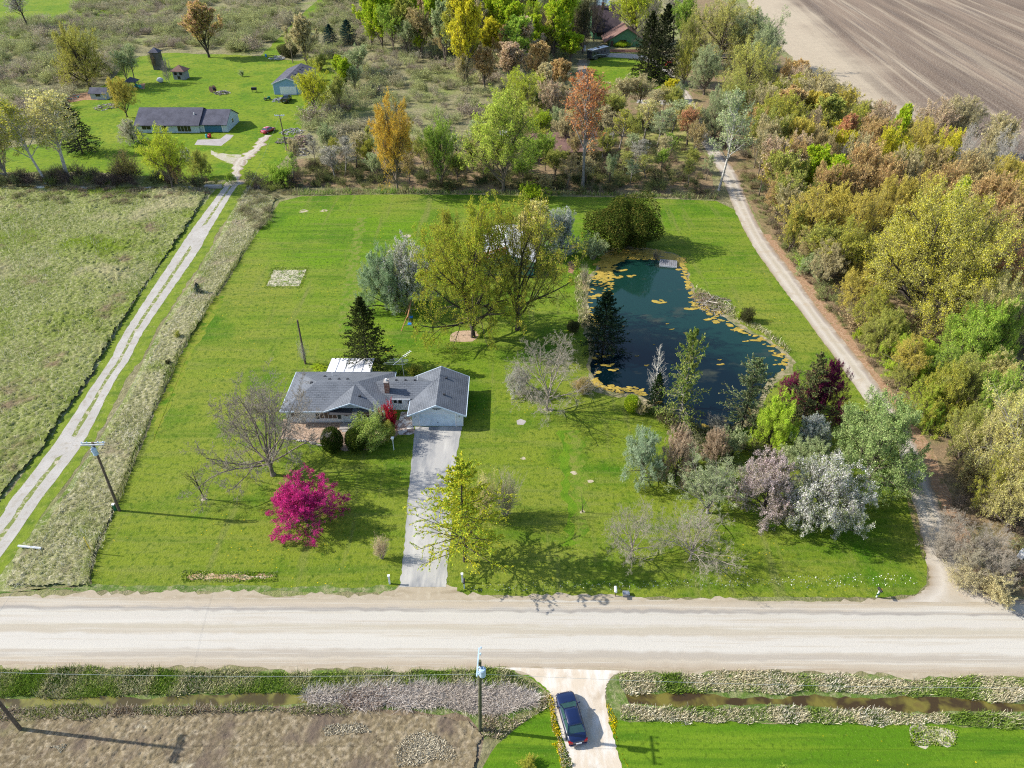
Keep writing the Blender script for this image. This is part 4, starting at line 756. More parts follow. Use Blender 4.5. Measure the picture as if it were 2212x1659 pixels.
# main house: hipped block with a front gable, breezeway and a gabled garage wing
def main_house():
    o = empty('house', (0, 0, 0), 0, 'low white ranch house with grey shingle hip roof, front gable and attached two-car garage', 'house')
    w = MB(); w.box(-30.6, -17.2, 74.85, 83.0, 0, 2.5); w.box(-17.2, -13.3, 77.7, 82.0, 0, 2.4); walls(w, -13.45, -6.65, 74.2, 82.1, 2.4, 3.82)
    w.face([(-24.6, 74.84, 2.45), (-18.5, 74.84, 2.45), (-21.5, 74.84, 3.78)]); w.build('wall', M['siding'], o)
    f = MB(); f.box(-30.65, -17.15, 74.8, 83.05, 0, .22); f.box(-13.5, -6.6, 82.0, 82.15, 0, .2); f.build('foundation', M['slab'], o)
    r = MB(); ze = 2.42; rz = 4.05; FL, FR, RR, RL = (-31.1, 74.3, ze), (-16.75, 74.3, ze), (-16.75, 83.5, ze), (-31.1, 83.5, ze); A, B = (-26.9, 78.9, rz), (-21.3, 78.9, rz)
    r.slab([FL, FR, B, A], .16); r.slab([RR, RL, A, B], .16); r.slab([RL, FL, A], .16); r.slab([FR, RR, B], .16)
    # front gable saddles onto the front slope
    pk, bk = (-21.5, 74.25, 3.92), (-21.6, 78.35, 3.92); r.slab([(-25.3, 74.25, 2.48), pk, bk], .12, 0, (0, 1, 0)); r.slab([pk, (-17.9, 74.25, 2.48), bk], .12, 0, (0, 1, 0))
    ro = r.build('roof', M['shingle'], o)
    t = MB(); t.box(-31.14, -25.3, 74.22, 74.3, 2.24, 2.42); t.box(-17.9, -16.7, 74.22, 74.3, 2.24, 2.42); t.box(-16.75, -16.67, 74.3, 83.5, 2.24, 2.4); t.box(-31.18, -31.1, 74.3, 83.5, 2.24, 2.4)
    for a, b in (((-25.3, 74.2, 2.44), (-21.5, 74.2, 3.9)), ((-21.5, 74.2, 3.9), (-17.9, 74.2, 2.44))): t.hexa([(a[0], 74.17, a[2] - .2), (b[0], 74.17, b[2] - .2), (b[0], 74.25, b[2] - .2), (a[0], 74.25, a[2] - .2)], [(a[0], 74.17, a[2]), (b[0], 74.17, b[2]), (b[0], 74.25, b[2]), (a[0], 74.25, a[2])])
    t.build('fascia', M['trim'], ro)
    g = MB(); gable(g, -13.45, -6.65, 74.2, 82.1, 2.42, 3.98, .5, .16, 'y', .5); go = g.build('roof', M['shingle'], o)
    t = MB(); s = (3.98 - 2.42) / 3.4
    for sx in (-1, 1):
        a = (-10.05 + sx * 3.9, 2.42 - .5 * s); b = (-10.05, 3.98)
        for yy in (73.62, 82.6): t.hexa([(a[0], yy, a[1] - .19), (b[0], yy, b[1] - .19), (b[0], yy + .08, b[1] - .19), (a[0], yy + .08, a[1] - .19)], [(a[0], yy, a[1] + .02), (b[0], yy, b[1] + .02), (b[0], yy + .08, b[1] + .02), (a[0], yy + .08, a[1] + .02)])
        t.box(*sorted((a[0], a[0] + sx * .08)), 73.65, 82.65, a[1] - .2, a[1] + .0)
    t.build('fascia', M['trim'], go)
    b = MB(); b.slab([(-17.6, 77.1, 2.42), (-12.2, 77.1, 2.42), (-11.2, 79.6, 3.5), (-18.9, 79.6, 3.5)], .14); b.slab([(-12.2, 82.3, 2.42), (-17.0, 82.3, 2.42), (-18.9, 79.6, 3.5), (-11.2, 79.6, 3.5)], .14); bo = b.build('roof', M['shingle'], o)
    t = MB(); t.box(-16.7, -13.95, 77.02, 77.1, 2.26, 2.42); t.build('fascia', M['white'], bo)
    rp = lambda x, y: rz - (abs(y - 78.9)) / 4.6 * (rz - ze)
    vents(ro, [(-25.4, 79.9, rp(0, 79.9)), (-24.1, 79.9, rp(0, 79.9)), (-22.9, 79.9, rp(0, 79.9)), (-26.4, 81.2, rp(0, 81.2)), (-27.7, 79.0, 3.75), (-20.6, 76.2, 3.6)])
    vents(go, [(-9.2, 76.5, 3.62), (-9.2, 80.3, 3.62)]); vents(bo, [(-16.2, 80.2, 3.3), (-14.9, 80.2, 3.3), (-13.6, 80.2, 3.3)], .32)
    for x, y, z, ob in ((-25.4, 81.6, 3.1, ro), (-13.2, 80.4, 3.2, bo)): m = MB(); m.tube((x, y, z), (x, y, z + .55), .055); m.build('vent_pipe', M['white'], ob)
    c = MB(); c.box(-17.5, -16.9, 77.9, 78.7, 2.4, 4.5, 0); c.box(-17.56, -16.84, 77.84, 78.76, 4.5, 4.62, 1); c.tube((-17.2, 78.3, 4.62), (-17.2, 78.3, 4.95), .17, .14, 8, 2); c.build('chimney', [M['brick'], M['slab'], M['offwhite']], ro)
    # openings
    y = 74.85
    fr = window(o, -26.0, -23.75, y, .82, 1.86, bars=(4, 1)); window(o, -29.9, -29.0, y, 1.1, 1.8, bars=(2, 1)); window(o, -20.3, -19.0, y, 1.05, 1.95, bars=(1, 2))
    for a in (-26.55, -23.62, -20.95, -18.9): m = MB(); m.box(a, a + .42, y - .05, y - .002, .75, 1.95); [m.box(a + .05, a + .37, y - .062, y - .05, .85 + .09 * i, .89 + .09 * i) for i in range(11)]; m.build('shutter', M['shutter'], o)
    d = MB(); d.box(-22.85, -21.95, y - .05, y - .002, .12, 2.06); d.box(-22.97, -22.85, y - .08, y - .002, .1, 2.18); d.box(-21.95, -21.83, y - .08, y - .002, .1, 2.18); d.box(-22.85, -21.95, y - .08, y - .002, 2.06, 2.18)
    do = d.build('door', M['trim'], o); window(do, -22.7, -22.1, y - .05, 1.25, 1.9, lattice=True, frame=.03); k = MB(); k.blob((-22.75, y - .12, 1.05), (.05, .05, .05)); k.build('handle', M['steel'], do)
    a = MB(); a.slab([(-24.4, 73.75, 2.32), (-21.4, 73.75, 2.32), (-21.4, 74.8, 2.62), (-24.4, 74.8, 2.62)], .06); a.build('awning', M['dark'], o)
    p = MB(); p.box(-23.3, -21.4, 73.3, 74.8, 0, .16); p.box(-22.9, -21.7, 72.9, 73.3, 0, .08); p.build('porch_slab', M['slab'], o)
    # breezeway front
    y = 77.7; window(o, -16.4, -15.95, y, 1.25, 1.95); window(o, -15.75, -15.25, y, 1.15, 1.95)
    d = MB(); d.box(-14.6, -13.75, y - .05, y - .002, .1, 2.05); do = d.build('door', M['white'], o); window(do, -14.45, -13.9, y - .05, 1.1, 1.9, lattice=True, frame=.03)
    # garage door
    y = 74.2; d = MB(); d.box(-12.45, -7.65, y - .04, y - .002, .02, 2.12)
    for i in range(1, 4): d.box(-12.45, -7.65, y - .046, y - .04, .53 * i - .01, .53 * i + .01)
    do = d.build('garage_door', M['trim'], o); k = MB(); k.box(-10.15, -9.95, y - .08, y - .046, .62, .68); k.build('handle', M['dark'], do)
    t = MB(); t.box(-12.58, -12.45, y - .07, y - .002, 0, 2.25); t.box(-7.65, -7.52, y - .07, y - .002, 0, 2.25); t.box(-12.45, -7.65, y - .07, y - .002, 2.12, 2.25); t.box(-13.5, -13.4, y - .05, y - .002, 0, 2.3); t.box(-6.7, -6.6, y - .05, y - .002, 0, 2.3); t.build('door_trim', M['white'], o)
    for x in (-13.0, -7.1): l = MB(); l.box(x - .05, x + .05, y - .12, y, 1.75, 1.85); l.blob((x, y - .17, 1.7), (.09, .09, .13)); l.build('wall_lamp', M['lamp'], o)
    e = MB()   # spread-winged bird plaque in the garage gable
    for s in (-1, 1): e.hexa([(-10.05, y - .05, 2.93), (-10.05 + s * .2, y - .05, 2.97), (-10.05 + s * .62, y - .05, 3.02), (-10.05 + s * .3, y - .05, 2.87)][::s], [(-10.05, y - .02, 3.05), (-10.05 + s * .2, y - .02, 3.06), (-10.05 + s * .62, y - .02, 3.05), (-10.05 + s * .3, y - .02, 2.98)][::s])
    e.box(-10.1, -10.0, y - .05, y - .003, 2.76, 3.06); e.build('bird_plaque', M['dark'], o)
    # white metal roofed patio room at the back
    s = MB(); s.box(-26.2, -20.8, 83.1, 86.4, 0, 2.3); s.build('patio_wall', M['siding'], o)
    s = MB(); s.slab([(-26.7, 83.2, 2.62), (-20.4, 83.2, 2.62), (-20.4, 87.0, 2.40), (-26.7, 87.0, 2.40)], .1)
    for i in range(1, 5): x = -26.7 + 1.26 * i; s.slab([(x - .02, 83.2, 2.66), (x + .02, 83.2, 2.66), (x + .02, 87.0, 2.44), (x - .02, 87.0, 2.44)], .03, 1)
    s.build('patio_roof', [M['roofwhite'], M['steel']], o)
    return o
main_house()

def nb_house():
    o = empty('neighbour_house', (-93, 203, 0), 0, 'long pale ranch house with dark weathered roof and blue garage door by the farmyard lawn', 'house')
    def W(m): 
        m.v = [(x + 93, y - 203, z) for x, y, z in m.v]; return m
    w = MB(); walls(w, -105.0, -87.6, 202.4, 213.6, 2.5, 5.3, 'x'); walls(w, -87.6, -79.9, 203.0, 213.2, 2.4, 4.8, 'x'); W(w).build('wall', M['sidingnb'], o)
    r = MB(); gable(r, -105.0, -87.6, 202.4, 213.6, 2.55, 5.4, .4, .18, 'x', .7); W(r).build('roof', M['shingledark'], o)
    r = MB(); gable(r, -87.2, -79.9, 203.0, 213.2, 2.45, 4.9, .25, .18, 'x', .6); W(r).build('roof', M['shingledark'], o)
    p = empty('x', (0, 0, 0)); bpy.data.objects.remove(p)
    def win(x0, x1, z0, z1, y=202.4, **k): f = window(o, x0 + 93, x1 + 93, y - 203, z0, z1, **k)
    win(-103.5, -101, .9, 2.0, bars=(2, 1)); win(-97.8, -96.8, .3, 2.0, mats=M['brown']); win(-93.6, -89.9, .35, 2.1, bars=(4, 1)); 
    d = MB(); d.box(-86.3, -81.4, 202.94, 203, .02, 2.15); [d.box(-86.3, -81.4, 202.93, 202.94, .53 * i - .015, .53 * i + .015) for i in (1, 2, 3)]; W(d).build('garage_door', M['bluedoor'], o)
    d = MB(); d.box(-86.5, -86.3, 202.92, 203, 0, 2.3); d.box(-81.4, -81.2, 202.92, 203, 0, 2.3); d.box(-86.3, -81.4, 202.92, 203, 2.15, 2.3); W(d).build('door_trim', M['white'], o)
    window(o, 207.6 - 203, 208.8 - 203, -79.9 + 93, 1.2, 2.3, axis='x', dirn=1, bars=(1, 2))
    v = MB(); v.tube((-89.3, 205.5, 3.6), (-89.3, 205.5, 4.6), .16, n=8); W(v).build('vent_pipe', M['white'], o)
nb_house()
def blue_garage():
    o = empty('blue_garage', (-73, 242.5, 0), 0, 'blue boarded garage with dark shingle roof and wide white door', 'garage')
    w = MB(); walls(w, -4.4, 4.9, 0, 20, 3.5, 5.1); w.build('wall', M['sidingblue'], o)
    r = MB(); gable(r, -4.4, 4.9, 0, 20, 3.55, 5.2, .35, .16, 'y', .4); ro = r.build('roof', M['shingledark'], o)
    vents(ro, [(1.6, 3 + 3.3 * i, 4.7) for i in range(5)], .6, .25)
    t = MB(); s = 1.65 / 4.65
    for sx in (-1, 1):
        a = (.25 + sx * 5.05, 3.55 - .4 * s); b = (.25, 5.2); t.hexa([(a[0], -.45, a[1] - .2), (b[0], -.45, b[1] - .2), (b[0], -.36, b[1] - .2), (a[0], -.36, a[1] - .2)], [(a[0], -.45, a[1]), (b[0], -.45, b[1]), (b[0], -.36, b[1]), (a[0], -.36, a[1])])
    t.box(-4.5, -4.3, -.05, -.003, 0, 3.4); t.box(4.8, 5.0, -.05, -.003, 0, 3.4); t.build('fascia', M['white'], o)
    d = MB(); d.box(-2.4, 2.9, -.06, -.003, .02, 2.5); [d.box(-2.4, 2.9, -.07, -.06, .62 * i - .015, .62 * i + .015) for i in (1, 2, 3)]; d.build('garage_door', M['white'], o)
blue_garage()
def barn():
    o = empty('barn', (-1.1, 117.5, 0), 0, 'teal boarded barn with white metal roof and rusty red strip behind the big maples', 'barn')
    w = MB(); walls(w, -5.1, 5.1, 0, 13.5, 2.9, 4.5); w.build('wall', M['teal'], o)
    r = MB(); gable(r, -5.1, 5.1, 2.6, 13.5, 2.95, 4.6, .0, .12, 'y', .4); r.slab([(5.5, 2.6, 2.82), (5.5, -.4, 2.82), (0, -.4, 4.6), (0, 2.6, 4.6)], .12)
    ro = r.build('roof', M['roofwhite'], o)
    r = MB()
    r.slab([(-5.5, -.4, 2.82), (-5.5, 2.6, 2.82), (0, 2.6, 4.6), (0, -.4, 4.6)], .12)
    r.build('roof_patch', M['rust'], o)
    for i, y in ((0, -.35), (1, -.35), (2, -.35), (1, 1.1), (2, 1.2)): r = MB(); [r.slab([(-5.5 + 1.8 * i, y, 2.86 + .582 * i), (-5.5 + 1.8 * i, y + .35, 2.86 + .582 * i), (-3.8 + 1.8 * i, y + .35, 3.41 + .582 * i), (-3.8 + 1.8 * i, y, 3.41 + .582 * i)], .03) for _ in (0,)]; r.build('roof_batten', M['white'], o)
    r = MB(); r.box(-4.2, -1.2, 6, 9, 0, 2.2); d = MB(); d.box(-4., -1.2, -.07, -.003, .02, 2.5); [d.box(-4 + .7 * i, -3.96 + .7 * i, -.09, -.07, .02, 2.5) for i in range(5)]; d.build('barn_door', M['teal'], o)
    window(o, 1.6, 2.8, 0, 1.2, 2.1, bars=(2, 2))
barn()
def far_house():
    o = empty('far_house', (39, 331, 0), 0, 'green boarded house with steep purple-brown roof behind the tall dark spruces', 'house')
    w = MB(); w.box(-4.6, 7, 0, 22, 0, 3.2); w.v = w.v; walls(w, .8, 14.5, -15, -3, 3.0, 6.9, 'y'); w.build('wall', M['sidinggreen'], o)
    r = MB(); r.slab([(-5, -.8, 2.9), (7.5, -.8, 2.9), (7.5, 11, 11.2), (-5, 11, 11.2)], .3); r.slab([(7.5, 22.8, 2.9), (-5, 22.8, 2.9), (-5, 11, 11.2), (7.5, 11, 11.2)], .3); r.build('roof', M['shinglebrown'], o)
    w = MB(); w.face([(-4.6, 0, 3.2), (-4.6, 11, 10.9), (-4.6, 22, 3.2)]); w.build('gable', M['sidinggreen'], o); w = MB(); w.face([(7, 0, 3.2), (7, 22, 3.2), (7, 11, 10.9)]); w.build('gable', M['sidinggreen'], o)
    r = MB(); gable(r, .8, 14.5, -15, -3, 3.05, 7.0, 1.0, .3, 'y', 2.2); r.build('roof', M['shinglered'], o)
    window(o, 5.2, 7.6, -15, 1.2, 2.5, mats=M['brown'], bars=(2, 1)); window(o, -3.0, 0, 0, 1.1, 2.4, mats=M['brown'], bars=(2, 1)); window(o, .5, .7, 0, 1.1, 2.4, mats=M['brown'])
    d = MB(); d.box(-1., -.0, -13, -12, .0, .3); d = MB(); d.box(1.2, 2.4, -15.06, -15.003, .1, 2.2); d.build('door', M['brown'], o)
    c = MB(); c.box(-.6, .4, 9, 10, 9.6, 12.6); c.build('chimney', M['brick'], o)
far_house()
def sheds():
    p = G(238, 214); o = empty('shed', (p.x - 3.1, p.y + 1, 0), R_(-4), 'small weathered white shed with grey roof at the dirt yard', 'shed')
    w = MB(); walls(w, -2.6, 2.6, -1.6, 1.8, 2.1, 3.2, 'x'); w.build('wall', siding('peeling white boards', (.42, .44, .46), .2), o); r = MB(); gable(r, -2.6, 2.6, -1.6, 1.8, 2.15, 3.3, .4, .12, 'x', .4); r.build('roof', M['shingledark'], o); window(o, -.7, .7, -1.6, 1.0, 1.6, mats=M['brown'])
    p = G(388, 173); o = empty('poultry_house', (p.x, p.y + 2.2, 0), R_(-5), 'little grey hut with brown pyramid roof and three dark openings on the farmyard lawn', 'hut')
    w = MB(); w.box(-2, 2, -1.8, 1.8, 0, 2.9); w.build('wall', siding('weathered grey boards', (.30, .30, .33), .2), o); r = MB()
    C = [(-2.6, -2.4, 2.8), (2.6, -2.4, 2.8), (2.6, 2.4, 2.8), (-2.6, 2.4, 2.8)]; [r.slab([C[i], C[(i + 1) % 4], (0, 0, 4.5)], .12) for i in range(4)]; r.build('roof', M['shinglered'], o)
    window(o, -1.4, -.5, -1.8, 1.6, 2.3, mats=M['brown']); window(o, .5, 1.4, -1.8, 1.6, 2.3, mats=M['brown']); window(o, -.4, .4, -1.8, .3, 1.1, mats=M['brown'])
    p = G(340, 152); o = empty('vine_covered_tower', (p.x, p.y + 2, 0), 0, 'tall narrow wooden tower shed wrapped in dark bare vines', 'tower')
    w = MB(); w.box(-1.5, 1.5, -1.5, 1.5, 0, 6.); w.build('wall', siding('dark weathered boards', (.12, .11, .12), .25, 0), o); r = MB(); C = [(-1.9, -1.9, 5.9), (1.9, -1.9, 5.9), (1.9, 1.9, 5.9), (-1.9, 1.9, 5.9)]; [r.slab([C[i], C[(i + 1) % 4], (0, 0, 7.4)], .12) for i in range(4)]; r.build('roof', M['shingledark'], o)
    v = KIND['twiggy'][0][1]; T = bpy.data.objects.new('vines', v); COL.objects.link(T); T.parent = o; T.location = (-.8, -1.2, 0); T.scale = (4.6, 4.2, 7.4); fill(T, 'BR', 'd'); T2 = T.copy(); COL.objects.link(T2); T2.rotation_euler = (0, 0, 2); T2.parent = o; T2.location = (-.3, 0, 0); T2.scale = (5.5, 4.8, 6.)
    p = G(284, 192); o = empty('garden_pavilion', (p.x, p.y + 1.5, 0), 0, 'small open pavilion with blue-black roof beside teal chairs on the farmyard lawn', 'pavilion')
    m = MB(); [(lambda q: q.build('post', M['brown'], o))((lambda q: (q.tube((x, y, 0), (x, y, 2.3), .08), q)[1])(MB())) for x in (-1.5, 1.5) for y in (-1.3, 1.3)]; r = MB(); C = [(-2, -1.8, 2.2), (2, -1.8, 2.2), (2, 1.8, 2.2), (-2, 1.8, 2.2)]; [r.slab([C[i], C[(i + 1) % 4], (0, 0, 3.5)], .1) for i in range(4)]; r.build('roof', M['shingledark'], o)
    for i, (px, py, w_) in enumerate(((291, 190, 'left'), (299, 189, 'middle'), (305, 191, 'right'))):
        p = G(px, py); o = empty('garden_chair', p, R_(150 + 20 * i), w_ + ' one of three teal garden chairs beside the open pavilion', 'chair', 'garden chairs by the pavilion')
        s = MB(); s.box(-.4, .4, -.4, .4, .38, .46); s.build('seat', M['tealp'], o); s = MB(); s.slab([(-.4, .4, .4), (.4, .4, .4), (.45, .62, 1.35), (-.45, .62, 1.35)], .05); s.build('backrest', M['tealp'], o); [(lambda q: q.build('leg', M['tealp'], o))((lambda q: (q.box(x - .04, x + .04, y - .04, y + .04, 0, .38), q)[1])(MB())) for x in (-.35, .35) for y in (-.35, .35)]
    # raised stage-like hunting blind and its roof seen through the trees in the belt
    p = G(1088, 345); o = empty('tree_stand_cabin', (p.x, p.y, 0), R_(8), 'narrow white planked cabin standing among the trees behind the forked lime tree', 'cabin')
    w = MB(); w.box(-1.1, 1.1, -1.3, 1.3, 1.8, 6.6); w.build('wall', siding('white planks', (.62, .60, .58), .4), o); r = MB(); r.slab([(-1.4, -1.7, 6.6), (1.4, -1.7, 6.6), (1.4, 1.7, 7.0), (-1.4, 1.7, 7.0)], .1); r.build('roof', M['offwhite'], o); [(lambda q: q.build('leg', M['brown'], o))((lambda q: (q.box(x - .08, x + .08, y - .08, y + .08, 0, 1.8), q)[1])(MB())) for x in (-.9, .9) for y in (-1.1, 1.1)]
    p = G(1230, 345); o = empty('lean_to', (p.x, p.y + 2, 0), R_(6), 'open lean-to shelter with sloping brown roof in the wooded belt', 'shelter')
    m = MB(); [(lambda q: q.build('post', M['offwhite'], o))((lambda q: (q.box(x - .1, x + .1, y - .1, y + .1, 0, z), q)[1])(MB())) for x in (-8, -3, 3, 8) for y, z in ((-3, 2.4), (6, 4.2))]; r = MB(); r.slab([(-8.8, -3.6, 2.4), (8.8, -3.6, 2.4), (8.8, 6.5, 4.4), (-8.8, 6.5, 4.4)], .14); r.build('roof', M['shinglered'], o)
    w = MB(); w.box(-8, 8, 5.7, 5.9, 0, 4); w.build('wall', M['brown'], o)
sheds()

# ------------------------------------------------ vehicles
def wheels(o, xs, hw, r, w=.2):
    for x in xs:
        for s in (-1, 1):
            t = MB(); y0, y1 = s * hw, s * (hw - w); t.tube((x, y0, r), (x, y1, r), r, n=18); t_ = t.build('wheel', M['black'], o, bevel=.0)
            h = MB(); h.tube((x, y0 + s * .012, r), (x, y0 - s * .03, r), r * .62, n=14); h.build('rim', M['steel'], t_)
def carbody(o, L, W, stations, mat, zb=.28):
    """stations: x, half width, deck height, shoulder drop; sections are rounded"""
    rings = []
    for x, hw, zt, dr in stations:
        h = [(0, zt + .015), (.55, zt + .005), (.82, zt - .02), (.95, zt - dr * .55), (1., zt - dr - .08), (1.01, .55), (.97, zb + .05), (.88, zb)]
        R1 = [(x, -hw * a, z) for a, z in h]; R2 = [(x, hw * a, z) for a, z in h[::-1]]; rings.append(R2 + R1[1:] if False else [(x, -hw * a, z) for a, z in h] + [(x, hw * a, z) for a, z in h[::-1][:-1]])
    m = MB(); m.loft(rings); return m.build('body', mat, o, smooth=True)
def cabin(o, x0, x1, hw0, z0, x2, x3, hw1, z1, paintm, bulge=.03):
    """glasshouse: base x0..x1 (x1 front), roof x2..x3; glass faces, painted roof and pillars"""
    g = MB(); B = [(x0, -hw0, z0), (x1, -hw0 * .97, z0), (x1, hw0 * .97, z0), (x0, hw0, z0)]; T = [(x2, -hw1, z1), (x3, -hw1, z1), (x3, hw1, z1), (x2, hw1, z1)]; g.hexa(B, T); g.build('windows', M['carglass'], o)
    r = MB(); n = 6; rows = []
    for i in range(n + 1):
        t = i / n; x = x2 - .1 + (x3 - x2 + .16) * t; zz = z1 + .012 + .045 * math.sin(math.pi * t); rows.append([(x, -hw1 - .03, zz - .07), (x, -hw1 + .04, zz - .012), (x, -hw1 * .5, zz + .018), (x, hw1 * .5, zz + .018), (x, hw1 - .04, zz - .012), (x, hw1 + .03, zz - .07), (x, 0, zz - .08)])
    r.loft(rows); ro = r.build('roof', paintm, o, smooth=True)
    for s in (-1, 1):
        p = MB(); [p.tube(b, t, .05, .045, 6) for b, t in zip(B, T) if b[1] * s > 0]
        xm0 = x0 + (x1 - x0) * .48; xm1 = x2 + (x3 - x2) * .42; p.tube((xm0, s * (hw0 + .005), z0), (xm1, s * (hw1 + .005), z1), .035, n=6)
        p.tube((x2, s * (hw1 + .01), z1 - .01), (x3, s * (hw1 + .01), z1 - .01), .035, n=6)
        p.build('side_frame', paintm, o)
def sedan(name, loc, rz, paintm, label, sc=1.):
    o = empty(name, loc, rz, label, 'car'); 
    st = [(-2.42, .62, .72, .1), (-2.36, .78, .88, .1), (-2.1, .86, .96, .1), (-1.5, .90, .99, .1), (-.6, .92, .97, .09), (.4, .92, .96, .09), (1.1, .91, .95, .1), (1.7, .89, .88, .1), (2.1, .85, .80, .1), (2.32, .74, .70, .1), (2.4, .58, .60, .06)]
    carbody(o, 4.8, 1.8, st, paintm); cabin(o, -1.75, 1.18, .80, .95, -1.05, .42, .60, 1.40, paintm)
    wheels(o, (-1.42, 1.46), .915, .33)
    for s in (-1, 1):
        m = MB(); m.blob((.95, s * 1.0, 1.0), (.09, .12, .07)); m.tube((.95, s * .85, .95), (.95, s * .97, .98), .025); m.build('mirror', paintm, o)
        m = MB(); m.hexa([(-2.43, s * .78, .66), (-2.2, s * .88, .66), (-2.2, s * .6, .66), (-2.45, s * .5, .66)], [(-2.4, s * .78, .86), (-2.18, s * .86, .9), (-2.2, s * .6, .9), (-2.42, s * .5, .86)]); m.build('tail_light', M['tail'], o)
        m = MB(); m.hexa([(2.3, s * .45, .55), (2.1, s * .85, .55), (2.0, s * .85, .55), (2.1, s * .45, .55)], [(2.3, s * .45, .72), (2.08, s * .83, .74), (1.98, s * .83, .76), (2.1, s * .45, .76)]); m.build('headlight', M['lamp'], o)
    m = MB(); m.box(-2.49, -2.44, -.26, .26, .62, .75); m.build('number_plate', M['plate'], o)
    m = MB(); m.loft([[(-2.5, -.7, .35), (-2.5, .7, .35), (-2.5, .7, .55), (-2.5, -.7, .55)], [(-2.3, -.86, .33), (-2.3, .86, .33), (-2.3, .86, .58), (-2.3, -.86, .58)]]); m.build('bumper', paintm, o, bevel=.02); m = MB(); m.loft([[(2.3, -.84, .3), (2.3, .84, .3), (2.3, .84, .5), (2.3, -.84, .5)], [(2.47, -.6, .32), (2.47, .6, .32), (2.47, .6, .5), (2.47, -.6, .5)]]); m.build('bumper', paintm, o, bevel=.02)
    m = MB(); [m.tube((1.26, y, .99), (1.12, y + .45, 1.02), .012, n=4) for y in (-.5, .05)]; m.build('wiper', M['black'], o)
    m = MB(); m.box(-1.5, -1.38, -.5, .5, 1.03, 1.06); m.box(-.5, .6, -.55, .55, .7, .99); m.build('interior', M['offwhite'], o)
    return o
a, b = G(1236, 1604), G(1222, 1500); c = (G(1250, 1600) + G(1211, 1510)) / 2
d = G(1226, 1498) - G(1246, 1600); cc = (G(1229, 1500) + G(1244, 1603)) / 2
sedan('parked_car', Vector((G(1233, 1556).x, G(1233, 1556).y, 0)), math.atan2(4.55, -.95), M['navy'], 'dark blue sedan parked on the sandy drive below the gravel road')
p = G(580, 285); s_ = sedan('parked_car', p, R_(68), M['redcar'], 'red car standing on the grass at the end of the farm track')
def pickup():
    p = G(620, 219); o = empty('pickup_truck', p, R_(88), 'black pickup truck backed up with open bed before the white garage door', 'pickup truck')
    st = [(-2.9, .9, 1.25, .08), (-2.85, .97, 1.3, .08), (-.6, .98, 1.32, .08), (1.2, .98, 1.28, .1), (2.4, .96, 1.2, .1), (2.85, .86, 1.05, .1)]
    carbody(o, 5.8, 2., st, M['blackcar'], .45); cabin(o, -.75, 1.3, .9, 1.28, -.55, .6, .72, 1.9, M['blackcar']); wheels(o, (-1.8, 1.9), .99, .42, .26)
    m = MB(); m.box(-2.7, -.9, -.75, .75, 1.33, 1.345); m.build('bed', M['black'], o)
    m = MB(); m.box(-2.85, -.8, -.95, -.8, 1.3, 1.5); m.box(-2.85, -.8, .8, .95, 1.3, 1.5); m.box(-2.92, -2.8, -.9, .9, 1.1, 1.5); m.build('bed_rail', M['blackcar'], o)
    for s in (-1, 1):
        m = MB(); m.box(-2.96, -2.86, s * .8 - .07, s * .8 + .07, .85, 1.2); m.build('tail_light', M['tail'], o); m = MB(); m.blob((1.0, s * 1.12, 1.4), (.08, .12, .12)); m.build('mirror', M['black'], o)
    m = MB(); m.box(-2.98, -2.93, -.2, .2, .75, .88); m.build('number_plate', M['plate'], o)
pickup()
def motorhome():
    o = empty('motorhome', (33.1, 295.2, 0), R_(47), 'long dark motorhome with white roof parked on grass before the green house', 'motorhome')
    b = MB(); prof = [(-5.4, .6), (-5.5, 3.4), (-5.3, 3.6), (5.0, 3.6), (5.5, 3.3), (5.75, 2.2), (5.7, .6)]
    b.loft([[(x, -1.28, z) for x, z in prof], [(x, 1.28, z) for x, z in prof]]); b.build('body', M['rv'], o, bevel=.06)
    r = MB(); r.box(-5.3, 4.9, -1.24, 1.24, 3.601, 3.68); r.build('roof', M['white'], o)
    for x in (-3.2, -.2, 2.6): a_ = MB(); a_.box(x - .5, x + .5, -.4, .4, 3.68, 3.95); a_.build('air_conditioner', M['dark'] if x == -.2 else M['offwhite'], o, bevel=.05)
    w = MB(); w.box(5.5, 5.72, -1.1, 1.1, 1.9, 3.0); w.build('windscreen', M['glass'], o)
    for s in (-1, 1):
        for x in (-4, -2, .5, 2.6): w = MB(); w.box(x - .5, x + .5, *sorted((s * 1.28, s * 1.3)), 2., 2.8); w.build('window', M['glass'], o)
        w = MB(); y = sorted((s * 1.282, s * 1.296)); n = 14
        for i in range(n):
            x0, x1 = -5 + 10 * i / n, -5 + 10 * (i + 1) / n; z0, z1 = 1.3 + .35 * math.sin(i * .4), 1.3 + .35 * math.sin((i + 1) * .4); w.hexa([(x0, y[0], z0), (x1, y[0], z1), (x1, y[1], z1), (x0, y[1], z0)], [(x0, y[0], z0 + .14), (x1, y[0], z1 + .14), (x1, y[1], z1 + .14), (x0, y[1], z0 + .14)])
        w.build('swoosh_stripe', M['silver'], o)
    wheels(o, (-3.4, -2.3, 4.), 1.3, .5, .3)
motorhome()
